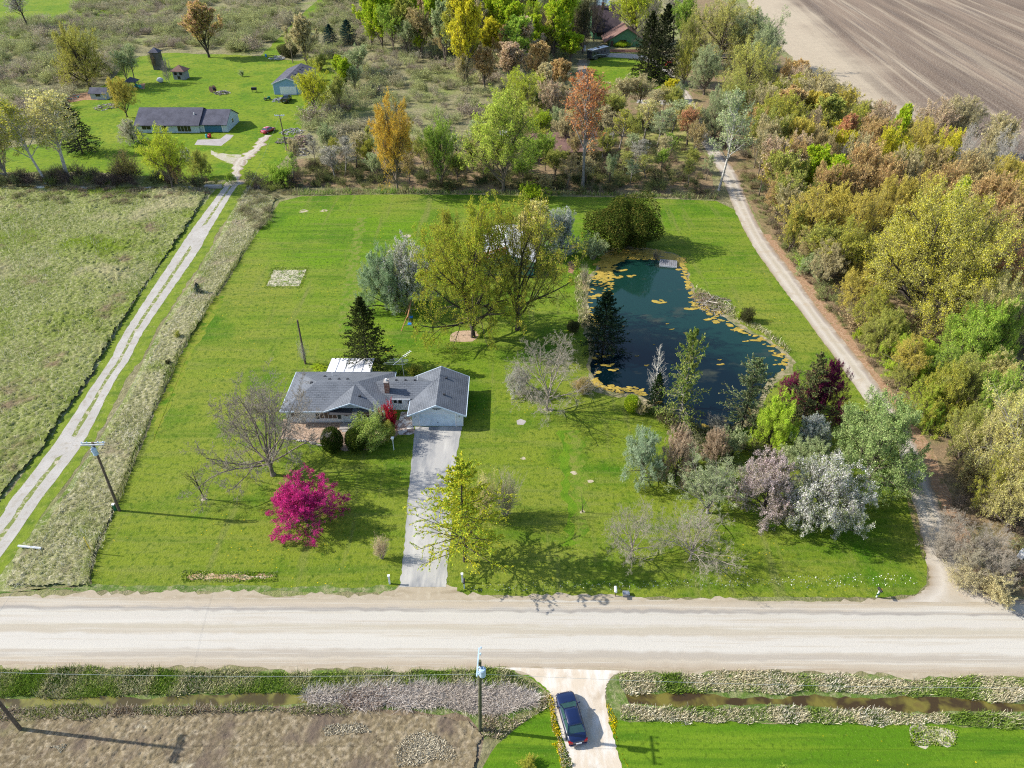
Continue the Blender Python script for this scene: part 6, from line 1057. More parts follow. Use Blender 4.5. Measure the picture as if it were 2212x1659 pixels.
# ------------------------------------------------ plants of the main lot: kind, base x, base y, top y, width (photo px), palette, bark, name, label
MAG = ((.50, .035, .22), (.22, .02, .08), .45); MAR = ((.10, .015, .045), (.30, .03, .16), .12); REDM = ((.30, .015, .03), (.16, .01, .02), .3)
WB = ((.70, .67, .64), (.27, .32, .15), .48); PB = ((.62, .50, .50), (.30, .27, .17), .45); WG = ((.62, .63, .60), (.26, .34, .17), .42); BB = ((.56, .43, .30), (.40, .30, .2), .4)
for a in [
 ('bare', 590, 1026, 786, 330, 'GY', 'm', 'bare_tree', 'very large bare spreading tree with dark limbs in front of the house', 'tree', 0),
 ('sapling', 441, 1078, 1000, 62, 'GY', 'd', 'bare_sapling', 'small bare sapling alone on the left lawn', 'tree', 0),
 ('blossom', 662, 1128, 1018, 172, MAG, 'd', 'crabapple_tree', 'crabapple tree covered in magenta blossom on the front lawn', 'tree', 0),
 ('twiggy', 826, 1207, 1156, 40, 'PK', 't', 'bare_bush', 'small pinkish bare bush left of the driveway near the road', 'bush', 1),
 ('whitepine', 1004, 1212, 1006, 212, ((.24, .31, .03), (.40, .39, .03), .5), 'd', 'white_pine', 'yellow green feathery pine overhanging the driveway', 'tree', 0),
 ('twiggy', 1092, 1112, 1002, 96, 'TN', 't', 'bare_bush', 'tall tan twiggy bush behind the yellow green pine', 'bush', 0),
 ('twiggy', 1050, 1120, 1020, 70, 'PY', 't', 'bare_bush', 'pale twiggy bush between the pine and the tall tan bush', 'bush', 1),
 ('orchard', 1181, 885, 708, 225, 'GY', 't', 'bare_tree', 'wide pale-twigged bare tree between house and pond', 'tree', 0),
 ('blossom', 1118, 851, 788, 56, WB, 'g', 'blossom_sapling', 'slim sapling with white blossom left of the pale bare tree', 'tree', 1),
 ('bush', 1258, 846, 812, 46, 'BR', 'd', 'bush', 'reddish brown bush at the pond\'s near left corner', 'bush', 0),
 ('clipped', 1363, 888, 852, 36, 'LM', 'd', 'bush', 'small round lime green bush on the pond\'s near bank', 'bush', 0),
 ('deadspruce', 1412, 878, 752, 54, 'GY', 'w', 'dead_spruce', 'bare white-twigged dead spruce by the pond', 'tree', 0),
 ('spruce', 1413, 892, 806, 50, 'DG', 'd', 'spruce_tree', 'small dark green spruce at the foot of the dead one', 'tree', 0),
 ('openspruce', 1464, 928, 710, 100, ((.12, .17, .035), (.24, .26, .07), .45), 'g', 'spruce_tree', 'tall narrow yellowish spruce standing before the pond', 'tree', 1),
 ('openspruce', 1602, 925, 776, 130, ((.13, .17, .07), (.20, .20, .1), .4), 'd', 'pine_tree', 'layered grey green pine at the pond\'s near right shore', 'tree', 1),
 ('openspruce', 1730, 915, 762, 110, ((.09, .11, .04), (.16, .15, .06), .4), 'd', 'spruce_tree', 'dark brownish spruce among purple leaves right of the pond', 'tree', 0),
 ('spruce', 1302, 758, 630, 102, ((.022, .045, .02), (.035, .06, .03), .4), 'd', 'spruce_tree', 'broad dark spruce on the pond\'s left shore', 'tree', 1),
 ('yew', 1346, 532, 414, 168, ((.06, .085, .015), (.15, .15, .03), .35), 'd', 'yew_bush', 'huge dense dark evergreen mound at the pond\'s far end', 'bush', 0),
 ('shrubby', 1281, 560, 503, 60, 'GG', 't', 'willow_bush', 'pale grey green willow bush at the pond\'s far left corner', 'bush', 0),
 ('twiggy', 1416, 562, 538, 24, 'GY', 'd', 'bare_bush', 'tiny bare bush between the dark mound and the dock', 'bush', 0),
 ('bush', 1612, 694, 662, 34, 'DK', 'd', 'bush', 'small dark round bush alone on the lawn right of the pond', 'bush', 1),
 ('shrubby', 1596, 690, 668, 18, 'LM', 'd', 'bush', 'tiny lime shrub touching the small dark round bush', 'bush', 0),
 ('lowvase', 1022, 728, 426, 262, ((.31, .28, .03), (.22, .30, .03), .5), 'd', 'maple_tree', 'big golden olive maple over the ring of mulch', 'tree', 0),
 ('openvase', 1118, 712, 404, 285, ((.32, .28, .035), (.19, .24, .03), .45), 'd', 'maple_tree', 'big multi-stemmed olive maple in front of the barn', 'tree', 1),
 ('round', 968, 560, 452, 82, 'YG', 'd', 'small_tree', 'yellow green rounded tree behind the left big maple', 'tree', 0),
 ('plume', 1160, 560, 438, 90, 'PY', 'd', 'maple_tree', 'pale yellow upright tree behind the barn roof', 'tree', 0),
 ('blossom', 1213, 545, 448, 82, WG, 'd', 'pear_tree', 'whitish green blossoming tree between barn and dark mound', 'tree', 0),
 ('shrubby', 1146, 432, 390, 66, 'LM', 'd', 'bush', 'bright lime bush on the belt edge directly behind the barn', 'bush', 1),
 ('round', 836, 668, 528, 122, ((.17, .24, .12), (.26, .33, .20), .45), 'd', 'willow_tree', 'round silvery green tree on the back lawn', 'tree', 1),
 ('blossom', 880, 655, 512, 132, WB, 'd', 'pear_tree', 'white blossoming tree right behind the silvery green one', 'tree', 1),
 ('spruce', 797, 796, 642, 112, ((.05, .065, .018), (.09, .11, .03), .35), 'd', 'spruce_tree', 'ragged dark spruce behind the white patio roof', 'tree', 0),
 ('bush', 1238, 716, 690, 30, 'DK', 'd', 'bush', 'dark bush between the olive maple and the shore spruce', 'bush', 0),
 ('clipped', 722, 974, 922, 49, ((.045, .075, .012), (.09, .13, .02), .3), 'd', 'clipped_bush', 'left one of two clipped dark globe bushes by the porch', 'bush', 0),
 ('clipped', 772, 972, 922, 50, ((.045, .075, .012), (.11, .15, .02), .3), 'd', 'clipped_bush', 'right one of two clipped dark globe bushes by the porch', 'bush', 0),
 ('bush', 802, 962, 893, 84, ((.19, .25, .05), (.30, .36, .10), .4), 'd', 'bush', 'large light green bush before the front gable', 'bush', 1),
 ('shrubby', 822, 936, 868, 46, 'GG', 't', 'bush', 'thin grey green shrub behind the light green bush', 'bush', 1),
 ('shrubby', 845, 934, 862, 42, REDM, 'd', 'japanese_maple', 'deep red leaved small maple at the breezeway corner', 'tree', 0),
 ('bush', 842, 948, 905, 30, 'OL', 'd', 'bush', 'small olive bush under the deep red maple', 'bush', 0),
 ('shrubby', 898, 812, 782, 36, 'YG', 'd', 'bush', 'yellow green shrub under the television antenna', 'bush', 0),
 ('shrubby', 862, 806, 786, 30, 'MG', 'd', 'bush', 'green shrub between patio roof and antenna', 'bush', 0),
 ('shrubby', 690, 800, 783, 46, 'LM', 'd', 'bush', 'low lime shrub behind the house left of the patio roof', 'bush', 0),
 ('orchard', 1361, 1204, 1070, 155, 'GY', 't', 'bare_tree', 'pale-barked bare tree, left one of two on the lower lawn', 'tree', 0),
 ('orchard', 1490, 1210, 1060, 215, 'GY', 't', 'bare_tree', 'pale-barked bare tree, wider right one of two on the lower lawn', 'tree', 1),
 ('forked', 1258, 1106, 1062, 26, 'GY', 'd', 'forked_stump', 'small forked leafless stem alone on the lawn', 'tree', 0),
 ('round', 1386, 1036, 920, 112, ((.20, .27, .15), (.34, .40, .28), .45), 'n', 'olive_tree', 'silvery green round tree left of the beige blossoming one', 'tree', 0),
 ('blossom', 1458, 1036, 916, 86, BB, 'd', 'apple_tree', 'beige pink blossoming tree with twisted dark trunk', 'tree', 0),
 ('blossom', 1542, 992, 922, 66, BB, 'd', 'apple_tree', 'small beige blossoming tree behind the grey leaning one', 'tree', 1),
 ('shrubby', 1578, 985, 918, 56, 'GG', 'd', 'bush', 'pale green shrub between beige blossom and lime tree', 'bush', 0),
 ('openvase', 1528, 1108, 970, 190, 'GG', 'g', 'grey_tree', 'greyish budding tree behind the two pale bare trees', 'tree', 1),
 ('shrubby', 1490, 1010, 960, 50, 'GG', 'g', 'bush', 'grey green shrub at the foot of the leaning grey tree', 'bush', 1),
 ('blossom', 1646, 1112, 968, 150, PB, 'd', 'cherry_tree', 'pink white blossoming tree left of the white one', 'tree', 0),
 ('blossom', 1766, 1136, 975, 205, WB, 'd', 'cherry_tree', 'large white blossoming tree on the lower right lawn', 'tree', 1),
 ('round', 1742, 1030, 935, 140, 'GG', 'd', 'apple_tree', 'grey green tree above the white blossoming one', 'tree', 0),
 ('blossom', 1748, 972, 890, 84, WG, 'd', 'apple_tree', 'small whitish green tree right of the lime tree', 'tree', 0),
 ('round', 1665, 972, 840, 102, ((.34, .46, .04), (.42, .52, .08), .4), 'd', 'young_maple', 'luminous lime green tree at the pond\'s near right corner', 'tree', 1),
 ('round', 1766, 905, 772, 110, MAR, 'd', 'plum_tree', 'dark purple leaved plum tree right of the brownish spruce', 'tree', 0),
 ('round', 1698, 880, 800, 56, ((.22, .02, .10), (.10, .08, .04), .4), 'd', 'plum_tree', 'small purple pink tree peeking out left of the brownish spruce', 'tree', 1),
 ('round', 1872, 1046, 842, 235, ((.19, .26, .085), (.27, .33, .13), .4), 'n', 'elm_tree', 'large grey green tree overhanging the gravel lane', 'tree', 0),
 ('bush', 1560, 940, 915, 60, 'DK', 'd', 'bush', 'low dark bush on the near shore under the pine', 'bush', 0),
 ('twiggy', 1545, 935, 890, 50, 'GY', 'g', 'bare_bush', 'grey bare twigs between tall spruce and layered pine', 'bush', 1),
 ('bush', 1440, 912, 884, 44, 'DK', 'd', 'bush', 'dark green undergrowth below the dead spruce', 'bush', 1),
 ('shrubby', 1380, 895, 862, 36, 'TN', 't', 'bush', 'tan shrub right of the round lime bush', 'bush', 1),
 ('twiggy', 1262, 615, 565, 26, 'TN', 't', 'reed_clump', 'tan reed clump along the pond\'s left bank', 'reeds', 0),
 ('shrubby', 1140, 1655, 1628, 44, 'YG', 'd', 'bush', 'yellow green bush cut by the bottom edge left of the sandy drive', 'bush', 0),
 ('shrubby', 1688, 1672, 1648, 26, 'MG', 'd', 'bush', 'tip of a green bush on the bottom edge right of the sandy drive', 'bush', 0),
 ('spruce', 430, 634, 610, 20, 'BL', 'd', 'spruce_sapling', 'tiny dark spruce in the rough grass left of the back lawn', 'tree', 0),
 ('shrubby', 385, 730, 712, 18, 'OL', 'd', 'bush', 'tiny olive bush in the rough grass halfway down the lawn edge', 'bush', 0),
 ('shrubby', 365, 788, 774, 16, 'DK', 'd', 'bush', 'tiny dark bush in the rough grass below the olive one', 'bush', 1),
 # farmyard and the left belt
 ('thin', 65, 66, -28, 64, 'GY', 'd', 'bare_tree', 'bare leaning tree alone in the far meadow at the top left', 'tree', 0),
 ('oak', 194, 189, 55, 122, ((.34, .33, .06), (.27, .25, .06), .4), 'd', 'willow_tree', 'large yellow green tree behind the white shed', 'tree', 0),
 ('plume', 452, 124, 8, 72, ((.42, .26, .16), (.32, .28, .08), .5), 'd', 'pear_tree', 'egg-shaped copper pink tree at the end of the farmyard lawn', 'tree', 0),
 ('vase', 275, 253, 168, 66, 'GO', 'd', 'young_maple', 'golden young tree behind the neighbour house', 'tree', 2),
 ('spruce', 178, 330, 222, 78, ((.035, .05, .03), (.08, .075, .05), .35), 'd', 'spruce_tree', 'dark spruce on the neighbour lawn behind pale bare trees', 'tree', 0),
 ('round', 290, 309, 258, 62, ((.60, .56, .44), (.30, .33, .14), .45), 'd', 'blossom_bush', 'cream blossoming bush at the neighbour house\'s left end', 'bush', 0),
 ('vase', 373, 406, 272, 102, ((.33, .40, .03), (.42, .44, .05), .4), 'n', 'maple_tree', 'bright lime vase-shaped tree before the neighbour house', 'tree', 0),
 ('round', 437, 384, 324, 48, 'OL', 'n', 'small_tree', 'small olive tree left of the farm drive', 'tree', 0),
 ('blossom', 407, 350, 320, 26, WB, 'n', 'blossom_bush', 'tiny white blossoming bush left of the small olive tree', 'bush', 0),
 ('vase', 388, 405, 336, 36, 'OR', 'n', 'small_tree', 'slim orange tree right of the bright lime vase-shaped tree', 'tree', 1),
 ('twiggy', 278, 388, 320, 62, ((.30, .24, .08), (.2, .15, .1), .4), 'd', 'bush', 'brown-stemmed bush with golden tips on the ditch line', 'bush', 1),
 ('thin', 148, 386, 196, 140, 'PY', 'w', 'poplar_tree', 'pale-barked sparse tree in front of the dark farm spruce', 'tree', 0),
 ('thin', 100, 396, 215, 110, 'YG', 'w', 'poplar_tree', 'pale leaning tree near the left edge with yellow green tips', 'tree', 1),
 ('oak', 20, 392, 180, 120, 'PY', 'g', 'poplar_tree', 'pale yellow crowned tree cut by the left edge', 'tree', 1),
 ('vase', 682, 247, 146, 84, ((.36, .38, .02), (.44, .44, .04), .4), 'n', 'maple_tree', 'dense bright yellow tree beside the blue garage', 'tree', 1),
 ('plume', 666, 148, 36, 52, 'TN', 'n', 'poplar_tree', 'tan feathery tree behind the blue garage roof', 'tree', 0),
 ('shrubby', 690, 152, 112, 60, 'OL', 'n', 'bush', 'olive grey thicket bush right behind the blue garage', 'bush', 0),
 ('spruce', 715, 98, 52, 40, 'BL', 'd', 'blue_spruce', 'left one of two dark blue spruces beyond the blue garage', 'tree', 0),
 ('spruce', 753, 94, 42, 42, 'BL', 'd', 'blue_spruce', 'right one of two dark blue spruces beyond the blue garage', 'tree', 1),
 ('bush', 625, 122, 92, 52, 'DK', 'd', 'bush', 'dark round thicket at the start of the mown path', 'bush', 0),
 ('plume', 732, 165, 120, 24, 'LM', 'n', 'small_tree', 'slender bright lime tree at the farm lawn\'s right edge', 'tree', 1),
 ('vase', 860, 414, 206, 118, ((.42, .28, .035), (.48, .32, .05), .4), 'n', 'maple_tree', 'tall golden orange tree in the belt behind the back lawn', 'tree', 0),
 ('vase', 955, 404, 250, 84, 'MG', 'n', 'willow_tree', 'leaning fresh green tree right of the golden orange one', 'tree', 1),
 ('vase', 1087, 415, 205, 186, ((.30, .37, .05), (.38, .42, .09), .4), 'n', 'maple_tree', 'large forked lime green tree in the middle of the belt', 'tree', 2),
 ('oak', 1128, 262, 150, 126, ((.32, .38, .03), (.40, .42, .06), .4), 'n', 'maple_tree', 'rounded lime yellow tree behind the forked lime green one', 'tree', 0),
 ('thin', 1258, 411, 166, 130, ((.38, .15, .06), (.30, .20, .08), .4), 'g', 'maple_tree', 'tall russet leaved tree with pale trunk in the belt', 'tree', 0),
 ('shrubby', 612, 402, 338, 64, 'MG', 'd', 'bush', 'green bush at the left end of the belt behind the back lawn', 'bush', 1),
 ('round', 500, 396, 372, 26, 'MG', 'd', 'bush', 'small green bush at the culvert right of the gravel track', 'bush', 1),
 # far right: house clearing and the great oaks
 ('spruce', 1396, 176, 24, 78, ((.035, .045, .018), (.06, .07, .025), .35), 'd', 'spruce_tree', 'left one of two very tall dark spruces by the green house', 'tree', 0),
 ('spruce', 1424, 182, 8, 74, ((.03, .04, .018), (.055, .065, .025), .35), 'd', 'spruce_tree', 'right one of two very tall dark spruces by the green house', 'tree', 1),
 ('vase', 1372, 95, -40, 120, ((.36, .42, .03), (.44, .46, .05), .4), 'n', 'maple_tree', 'bright yellow green tree overhanging the green house', 'tree', 1),
 ('plume', 1232, 136, 72, 54, 'LM', 'n', 'small_tree', 'bright lime feathery tree left of the motorhome', 'tree', 0),
 ('plume', 1196, 132, 30, 50, ((.36, .30, .12), (.34, .36, .06), .4), 'n', 'poplar_tree', 'tan and yellow feathery tree left of the lime one', 'tree', 1),
 ('plume', 1134, 152, 42, 66, 'PK', 'n', 'poplar_tree', 'pinkish tan feathery tree near the motorhome\'s clearing', 'tree', 0),
 ('bush', 1342, 100, 86, 40, 'LM', 'd', 'bush', 'bright green clipped shrub under the green house window', 'bush', 0),
 ('thin', 1454, 92, -30, 60, 'GY', 'd', 'bare_tree', 'tall dark bare tree right of the two dark spruces', 'tree', 1),
 ('plume', 1448, 216, 172, 30, 'YE', 'n', 'small_tree', 'small yellow tree at the lane bend below the dark spruces', 'tree', 1),
 ('thin', 1553, 411, 205, 100, 'GG', 'w', 'poplar_tree', 'tall pale-stemmed tree on the lane edge at the lawn corner', 'tree', 1),
 ('oak', 1550, 150, -4, 160, ((.30, .30, .09), (.38, .36, .08), .4), 'n', 'oak_tree', 'big olive yellow oak at the top beside the plowed field', 'tree', 0),
 ('oak', 1625, 152, 22, 135, 'GG', 'n', 'oak_tree', 'grey green oak against the plowed field', 'tree', 1),
 ('oak', 1608, 232, 88, 140, ((.38, .37, .08), (.28, .30, .1), .4), 'n', 'oak_tree', 'yellow tipped round oak below the grey green one', 'tree', 0),
 ('oak', 1520, 205, 100, 80, 'GG', 'n', 'oak_tree', 'grey green crown between lane bend and yellow tipped oak', 'tree', 1),
 ('bigoak', 1980, 690, 388, 340, ((.44, .40, .04), (.42, .41, .14), .45), 'd', 'oak_tree', 'broad bright yellow oak dominating the wood right of the pond', 'tree', 0),
 ('bigoak', 2215, 1110, 705, 340, ((.46, .42, .12), (.34, .36, .12), .45), 'g', 'oak_tree', 'pale yellow oak cut by the right edge above the brush', 'tree', 1),
 ('round', 2078, 812, 655, 170, 'MG', 'n', 'elm_tree', 'fresh green tree below the broad yellow oak', 'tree', 0),
 ('round', 1960, 812, 718, 150, ((.26, .35, .03), (.30, .38, .05), .4), 'n', 'elm_tree', 'low bright green tree beside the lane below the yellow oak', 'tree', 1),
 ('round', 1990, 915, 815, 120, ((.28, .34, .04), (.30, .30, .06), .4), 'n', 'elm_tree', 'lime green crown right of the lane above the overhanging tree', 'tree', 0),
 ('oak', 2110, 740, 582, 170, 'PY', 'g', 'oak_tree', 'pale yellow crown right below the broad yellow oak', 'tree', 0),
]:
    tree(a[0], a[1], a[2], a[3], a[4], a[5], a[6], a[7], a[8], a[9], None, a[10])

# ------------------------------------------------ trees of the woods, by crown top (photo px), real height and crown width in px
WOOD = []
def T(kind, tx, ty, h, w, pal, bark='n', zone='wood'): WOOD.append((kind, tx, ty, h, w, pal, bark, zone))
for a in """vase 1770 150 13 150 TN;vase 1712 198 13 96 YG;plume 1842 250 11 48 RD;wood 1779 272 11 62 BR;wood 1909 255 12 64 OR;plume 1964 230 13 44 LM;wood 1940 276 13 62 YE;wood 1888 306 13 84 OR;vase 2009 258 12 82 GO
vase 2035 212 12 104 PK;vase 2092 208 12 104 TN;wood 2068 280 13 62 YE;bare 2102 268 12 66 GY:w;bare 2196 272 12 90 GY:w;vase 2150 306 12 96 TN;vase 2202 328 12 84 GO;vase 2009 368 13 104 GO;plume 1776 316 11 56 LM;plume 1819 338 11 58 LM
wood 1684 322 11 92 OL;wood 1725 300 11 70 OR;bare 1834 300 11 52 GY:g;wood 2029 310 12 62 BR;plume 2089 388 13 44 LM;vase 1840 466 10 118 YG;vase 1775 398 11 128 GO;vase 1880 402 12 84 GO;vase 2188 428 13 110 OR;vase 1694 456 7 42 YG
oak 2188 588 12 116 PY;round 2190 640 10 100 MG;wood 1620 250 12 80 TN;wood 1655 235 12 70 OL;wood 1600 300 12 76 PK;wood 1640 310 11 80 GO;wood 1575 285 12 60 TN;wood 1700 250 12 70 OL;vase 1665 180 12 80 TN;wood 1740 250 12 70 GO
wood 1720 370 10 90 OL;wood 1660 390 9 80 TN;vase 1640 370 9 70 OR;wood 1745 430 8 80 BR;vase 1690 440 8 60 OL;vase 1800 300 11 60 BR;wood 1850 350 11 70 OR;wood 1820 400 10 70 GO;wood 1935 340 12 70 OR;wood 1970 320 12 60 TN
wood 2060 350 12 70 OR;wood 2110 330 12 70 BR;wood 2150 370 12 80 OR;wood 2130 430 13 80 BR;wood 2205 390 12 70 OR;vase 2200 500 13 110 RD;wood 1790 350 11 60 OR;wood 1870 290 12 56 TN;wood 2180 250 12 70 TN;vase 1940 380 12 80 GO
wood 1760 480 8 80 OL;vase 1720 500 6 70 BR;vase 1790 520 7 80 TN;round 1745 540 4 70 GG;vase 1800 580 7 90 GO;vase 1840 620 7 90 YG;vase 1830 680 5 60 OL;round 1880 660 7 90 OL;vase 1900 720 7 80 GO;vase 1905 780 4 50 OL
oak 2110 850 11 140 PY;vase 2060 870 8 100 OL;oak 2150 960 10 130 PY;round 2050 780 8 110 YG;vase 2110 760 9 110 OL;vase 2200 780 10 100 MG;oak 2060 960 8 100 YG;vase 2000 990 3.5 70 BR;bare 2090 1090 5 110 GY:t;bare 2170 1110 5 120 GY:t
bare 2130 1160 4 100 TN:t;bare 2200 1180 4 90 GY:t;twiggy 2060 1140 3 80 GY:t;twiggy 2110 1210 2.5 80 TN:t;shrubby 2180 1230 2.5 90 TN:t;round 1860 705 2 24 LM;shrubby 1715 545 3 60 MG;round 1965 860 4 60 MG""".replace('\n', ';').split(';'):
    k, x, y, h, w, p = a.split(); p, _, b = p.partition(':'); T(k, float(x), float(y), float(h), float(w), p, b or 'n', 'right')
for a in """wood 700 268 9 46 GG;thin 735 300 9 60 GY:g;thin 760 285 9 60 TN;wood 790 300 8 50 YG;thin 715 320 8 56 GY:g;wood 805 330 7 46 GG;wood 912 300 8 50 OL;thin 990 290 9 60 GG;wood 1020 300 8 50 OL;wood 985 330 7 60 OL;thin 1040 260 9 60 GG
wood 1150 300 9 60 MG;wood 1180 290 9 56 MG;wood 1200 320 8 60 OL;wood 1225 245 10 60 TN;thin 1300 230 10 60 TN;wood 1325 200 10 66 OL;wood 1350 165 11 66 TN;wood 1388 162 11 60 TN;thin 1345 240 10 60 YG:g;wood 1375 245 10 50 OL
thin 1400 220 10 70 PY:g;thin 1430 235 10 64 GG:g;thin 1460 215 10 70 GG:g;wood 1460 190 9 40 OL;thin 1495 240 9 56 RD;thin 1530 232 10 62 RD;wood 1565 225 10 60 PY;wood 1290 190 10 64 RD;thin 1240 200 10 60 OR;wood 1310 280 9 50 OL
thin 1380 300 8 50 GY:g;thin 1440 290 8 50 TN:g;wood 1500 320 6 40 OL;wood 1170 240 9 60 LM;wood 1210 180 9 60 TN;wood 1180 160 9 50 PK;thin 1180 380 5 50 BR;wood 1250 330 5 50 DK;wood 1130 340 6 60 MG;thin 880 330 7 50 BR;thin 1270 300 8 50 BR""".replace('\n', ';').split(';'):
    k, x, y, h, w, p = a.split(); p, _, b = p.partition(':'); T(k, float(x), float(y), float(h), float(w), p, b or 'n', 'belt')
for a in """plume 790 -20 12 50 LM;plume 815 -14 12 50 LM;wood 842 14 10 56 MG;plume 870 -8 12 50 OL;wood 905 18 10 58 BR;plume 935 -12 12 46 LM;plume 955 10 12 40 GG;plume 985 -20 15 54 YG;plume 1003 -8 16 60 YE;plume 1060 42 9 42 YE;plume 1030 -10 12 40 TN
plume 1090 -10 12 50 LM;plume 1115 10 11 44 LM;wood 1150 4 11 40 LM;bare 1180 0 10 50 BR:d;bare 1215 -5 11 60 DK:d;bare 1245 10 10 50 BR:d;bare 1262 30 8 40 DK:d;wood 1265 0 11 36 DK;bare 1180 60 6 50 GY:g;plume 1090 60 8 40 OR;plume 1045 105 7 40 OR
plume 1165 95 8 44 OR;plume 1105 95 7 50 PK;plume 1210 130 6 44 OR;plume 1180 140 7 46 TN;wood 1190 175 7 50 PK;wood 1240 190 6 46 PK;plume 905 60 6 30 LM;wood 960 60 7 50 BR;wood 800 45 6 40 LM;wood 1000 120 6 40 TN;wood 770 100 6 46 GG;plume 740 128 6 30 LM
wood 760 140 5 40 GG;wood 1095 200 7 50 OL;bare 1420 -10 12 70 GY:d;wood 1485 -10 12 60 MG;oak 1500 30 10 60 OL;oak 1490 90 8 50 YG;oak 1660 60 10 70 GG;oak 1600 160 9 80 OL;oak 1560 190 8 70 GG;thin 620 60 7 30 TN;wood 650 40 8 30 PY;wood 725 165 6 30 OL;bare 350 120 5 24 GY:g;wood 255 110 6 40 GG;thin 268 100 7 36 GG;shrubby 520 148 1.5 12 GG
wood 1140 20 10 40 OL;bare 1290 -30 12 60 DK:d;bare 1225 40 7 40 BR:d;plume 1010 60 8 44 YG;wood 880 40 8 44 GG;wood 1075 -20 12 50 OL""".replace('\n', ';').split(';'):
    k, x, y, h, w, p = a.split(); p, _, b = p.partition(':'); T(k, float(x), float(y), float(h), float(w), p, b or 'n', 'back')
SHAPE = {'vase': 'spreading', 'wood': 'slender', 'thin': 'sparse', 'plume': 'feathery', 'round': 'rounded', 'oak': 'broad', 'bare': 'bare', 'twiggy': 'twiggy low', 'shrubby': 'bushy low'}
ORD = ['first', 'second', 'third', 'fourth', 'fifth', 'sixth', 'seventh', 'eighth', 'ninth', 'tenth', 'eleventh', 'twelfth', 'thirteenth', 'fourteenth']
def band(z, p):
    if z == 'right': return 'in the right wood %s' % ('by the lane mouth' if p.y < 72 else 'by the near shore' if p.y < 92 else 'level with the pond' if p.y < 118 else 'level with the dock' if p.y < 142 else 'level with the barn' if p.y < 165 else 'past the lawn corner' if p.y < 200 else 'beside the field' if p.y < 240 else 'at the field\'s far corner'), 'from the lane'
    if z == 'belt': return 'in the tree belt\'s %s' % ('front row' if p.y < 185 else 'middle' if p.y < 215 else 'back rows'), 'from the left'
    return '%s' % ('in the far thicket\'s %s' % ('top row' if p.y > 370 else 'second row' if p.y > 320 else 'third row' if p.y > 280 else 'near edge')), 'from the left'
items = []
for k, tx, ty, h, w, pal, bark, z in WOOD:
    if z == 'back': h *= 1.8; w *= 1.15
    if z == 'right': h *= 1.22; w *= 1.05
    p = G(tx, ty, h * .97); p.z = 0; w = w * mpp(p, h * .6); y0, y1 = p.y * .6, p.y * 1.2
    for _ in range(30):   # slide towards the camera until the crown's upper edge sits on the row
        m = (y0 + y1) / 2; q = Vector((p.x * m / p.y, m, 0)); y0, y1 = (m, y1) if top_row(q, h, w, k) > ty else (y0, m)
    items.append([k, q, h, w, pal, bark, z])
def infill(z, poly, n, hr, wr, kinds, pals, dmin, seed, barks='nnng', wfrac=1.):
    rr = random.Random(seed); P = [tuple(G(*p)[:2]) for p in poly]; xs = [p[0] for p in P]; ys = [p[1] for p in P]; pts = [(i[1].x, i[1].y) for i in items]; got = 0
    for _ in range(n * 60):
        if got >= n: break
        x, y = rr.uniform(min(xs), max(xs)), rr.uniform(min(ys), max(ys))
        if not inside(np.array([x]), np.array([y]), P)[0] or any((x - a) ** 2 + (y - b) ** 2 < dmin ** 2 for a, b in pts): continue
        h = rr.uniform(*hr); items.append([rr.choice(kinds), Vector((x, y, 0)), h, rr.uniform(*wr), rr.choice(pals), rr.choice(barks), z]); pts.append((x, y)); got += 1
infill('right', [(1700, 210), (1850, 300), (1960, 350), (2212, 440), (2212, 560), (1950, 480), (1800, 470), (1680, 400), (1610, 320)], 46, (9, 14), (6, 10), ['wood', 'wood', 'vase', 'plume'], ['OR', 'YG', 'TN', 'GO', 'OR', 'OL', 'YG', 'PK', 'GO', 'YE'], 5.5, 1)
infill('right', [(1700, 500), (1850, 500), (1870, 640), (1900, 720), (1850, 720), (1760, 610)], 14, (4.5, 8), (5, 8), ['vase', 'round', 'wood'], ['YG', 'YG', 'GO', 'TN', 'LM', 'OL'], 4.5, 2)
infill('right', [(2212, 560), (2212, 800), (2100, 900), (2010, 850), (2080, 650)], 12, (6, 9), (7, 10), ['round', 'oak', 'vase'], ['MG', 'PY', 'YG', 'OL', 'MG'], 6, 3)
infill('back', [(780, 10), (1250, 0), (1245, 90), (1200, 160), (1110, 190), (1050, 140), (950, 90), (800, 60)], 90, (14, 22), (6, 10), ['plume', 'plume', 'wood'], ['LM', 'YG', 'MG', 'OL', 'TN', 'GG', 'YG', 'OR', 'PK', 'BR', 'LM', 'LM'], 6, 4)
infill('belt', [(640, 350), (1000, 350), (1230, 330), (1500, 340), (1540, 405), (1200, 408), (800, 402), (630, 395)], 30, (5.5, 9), (3.2, 6), ['thin', 'wood', 'thin'], ['GG', 'OL', 'TN', 'GY', 'YG', 'BR', 'MG'], 4.5, 5, 'nmg')
infill('belt', [(1150, 250), (1480, 230), (1500, 300), (1250, 340), (1150, 320)], 18, (7, 10), (4, 7), ['thin', 'wood', 'vase'], ['PY', 'OL', 'TN', 'YG', 'OR', 'GG'], 6, 6, 'nmg')
LC = [G(x, y) for x, y in [(1475, 190), (1494, 236), (1517, 286), (1547, 336), (1576, 380), (1600, 440), (1640, 520), (1697, 600), (1754, 678), (1811, 752), (1866, 825), (1910, 884), (1950, 950), (1975, 1010)]]
for it in items:   # nothing grows in the lane
    if it[6] in ('right', 'belt'):
        c = min(LC, key=lambda q: abs(q.y - it[1].y)); need = it[3] * .5 + 2.2; dx = it[1].x - c.x
        if abs(it[1].y - c.y) < 12 and abs(dx) < need: it[1].x = c.x + (need if it[6] == 'right' else -need)
from collections import defaultdict
grp = defaultdict(list)
for it in items: b, ref = band(it[6], it[1]); grp[(PAL[it[4]][3], SHAPE[it[0]], b, ref)].append(it)
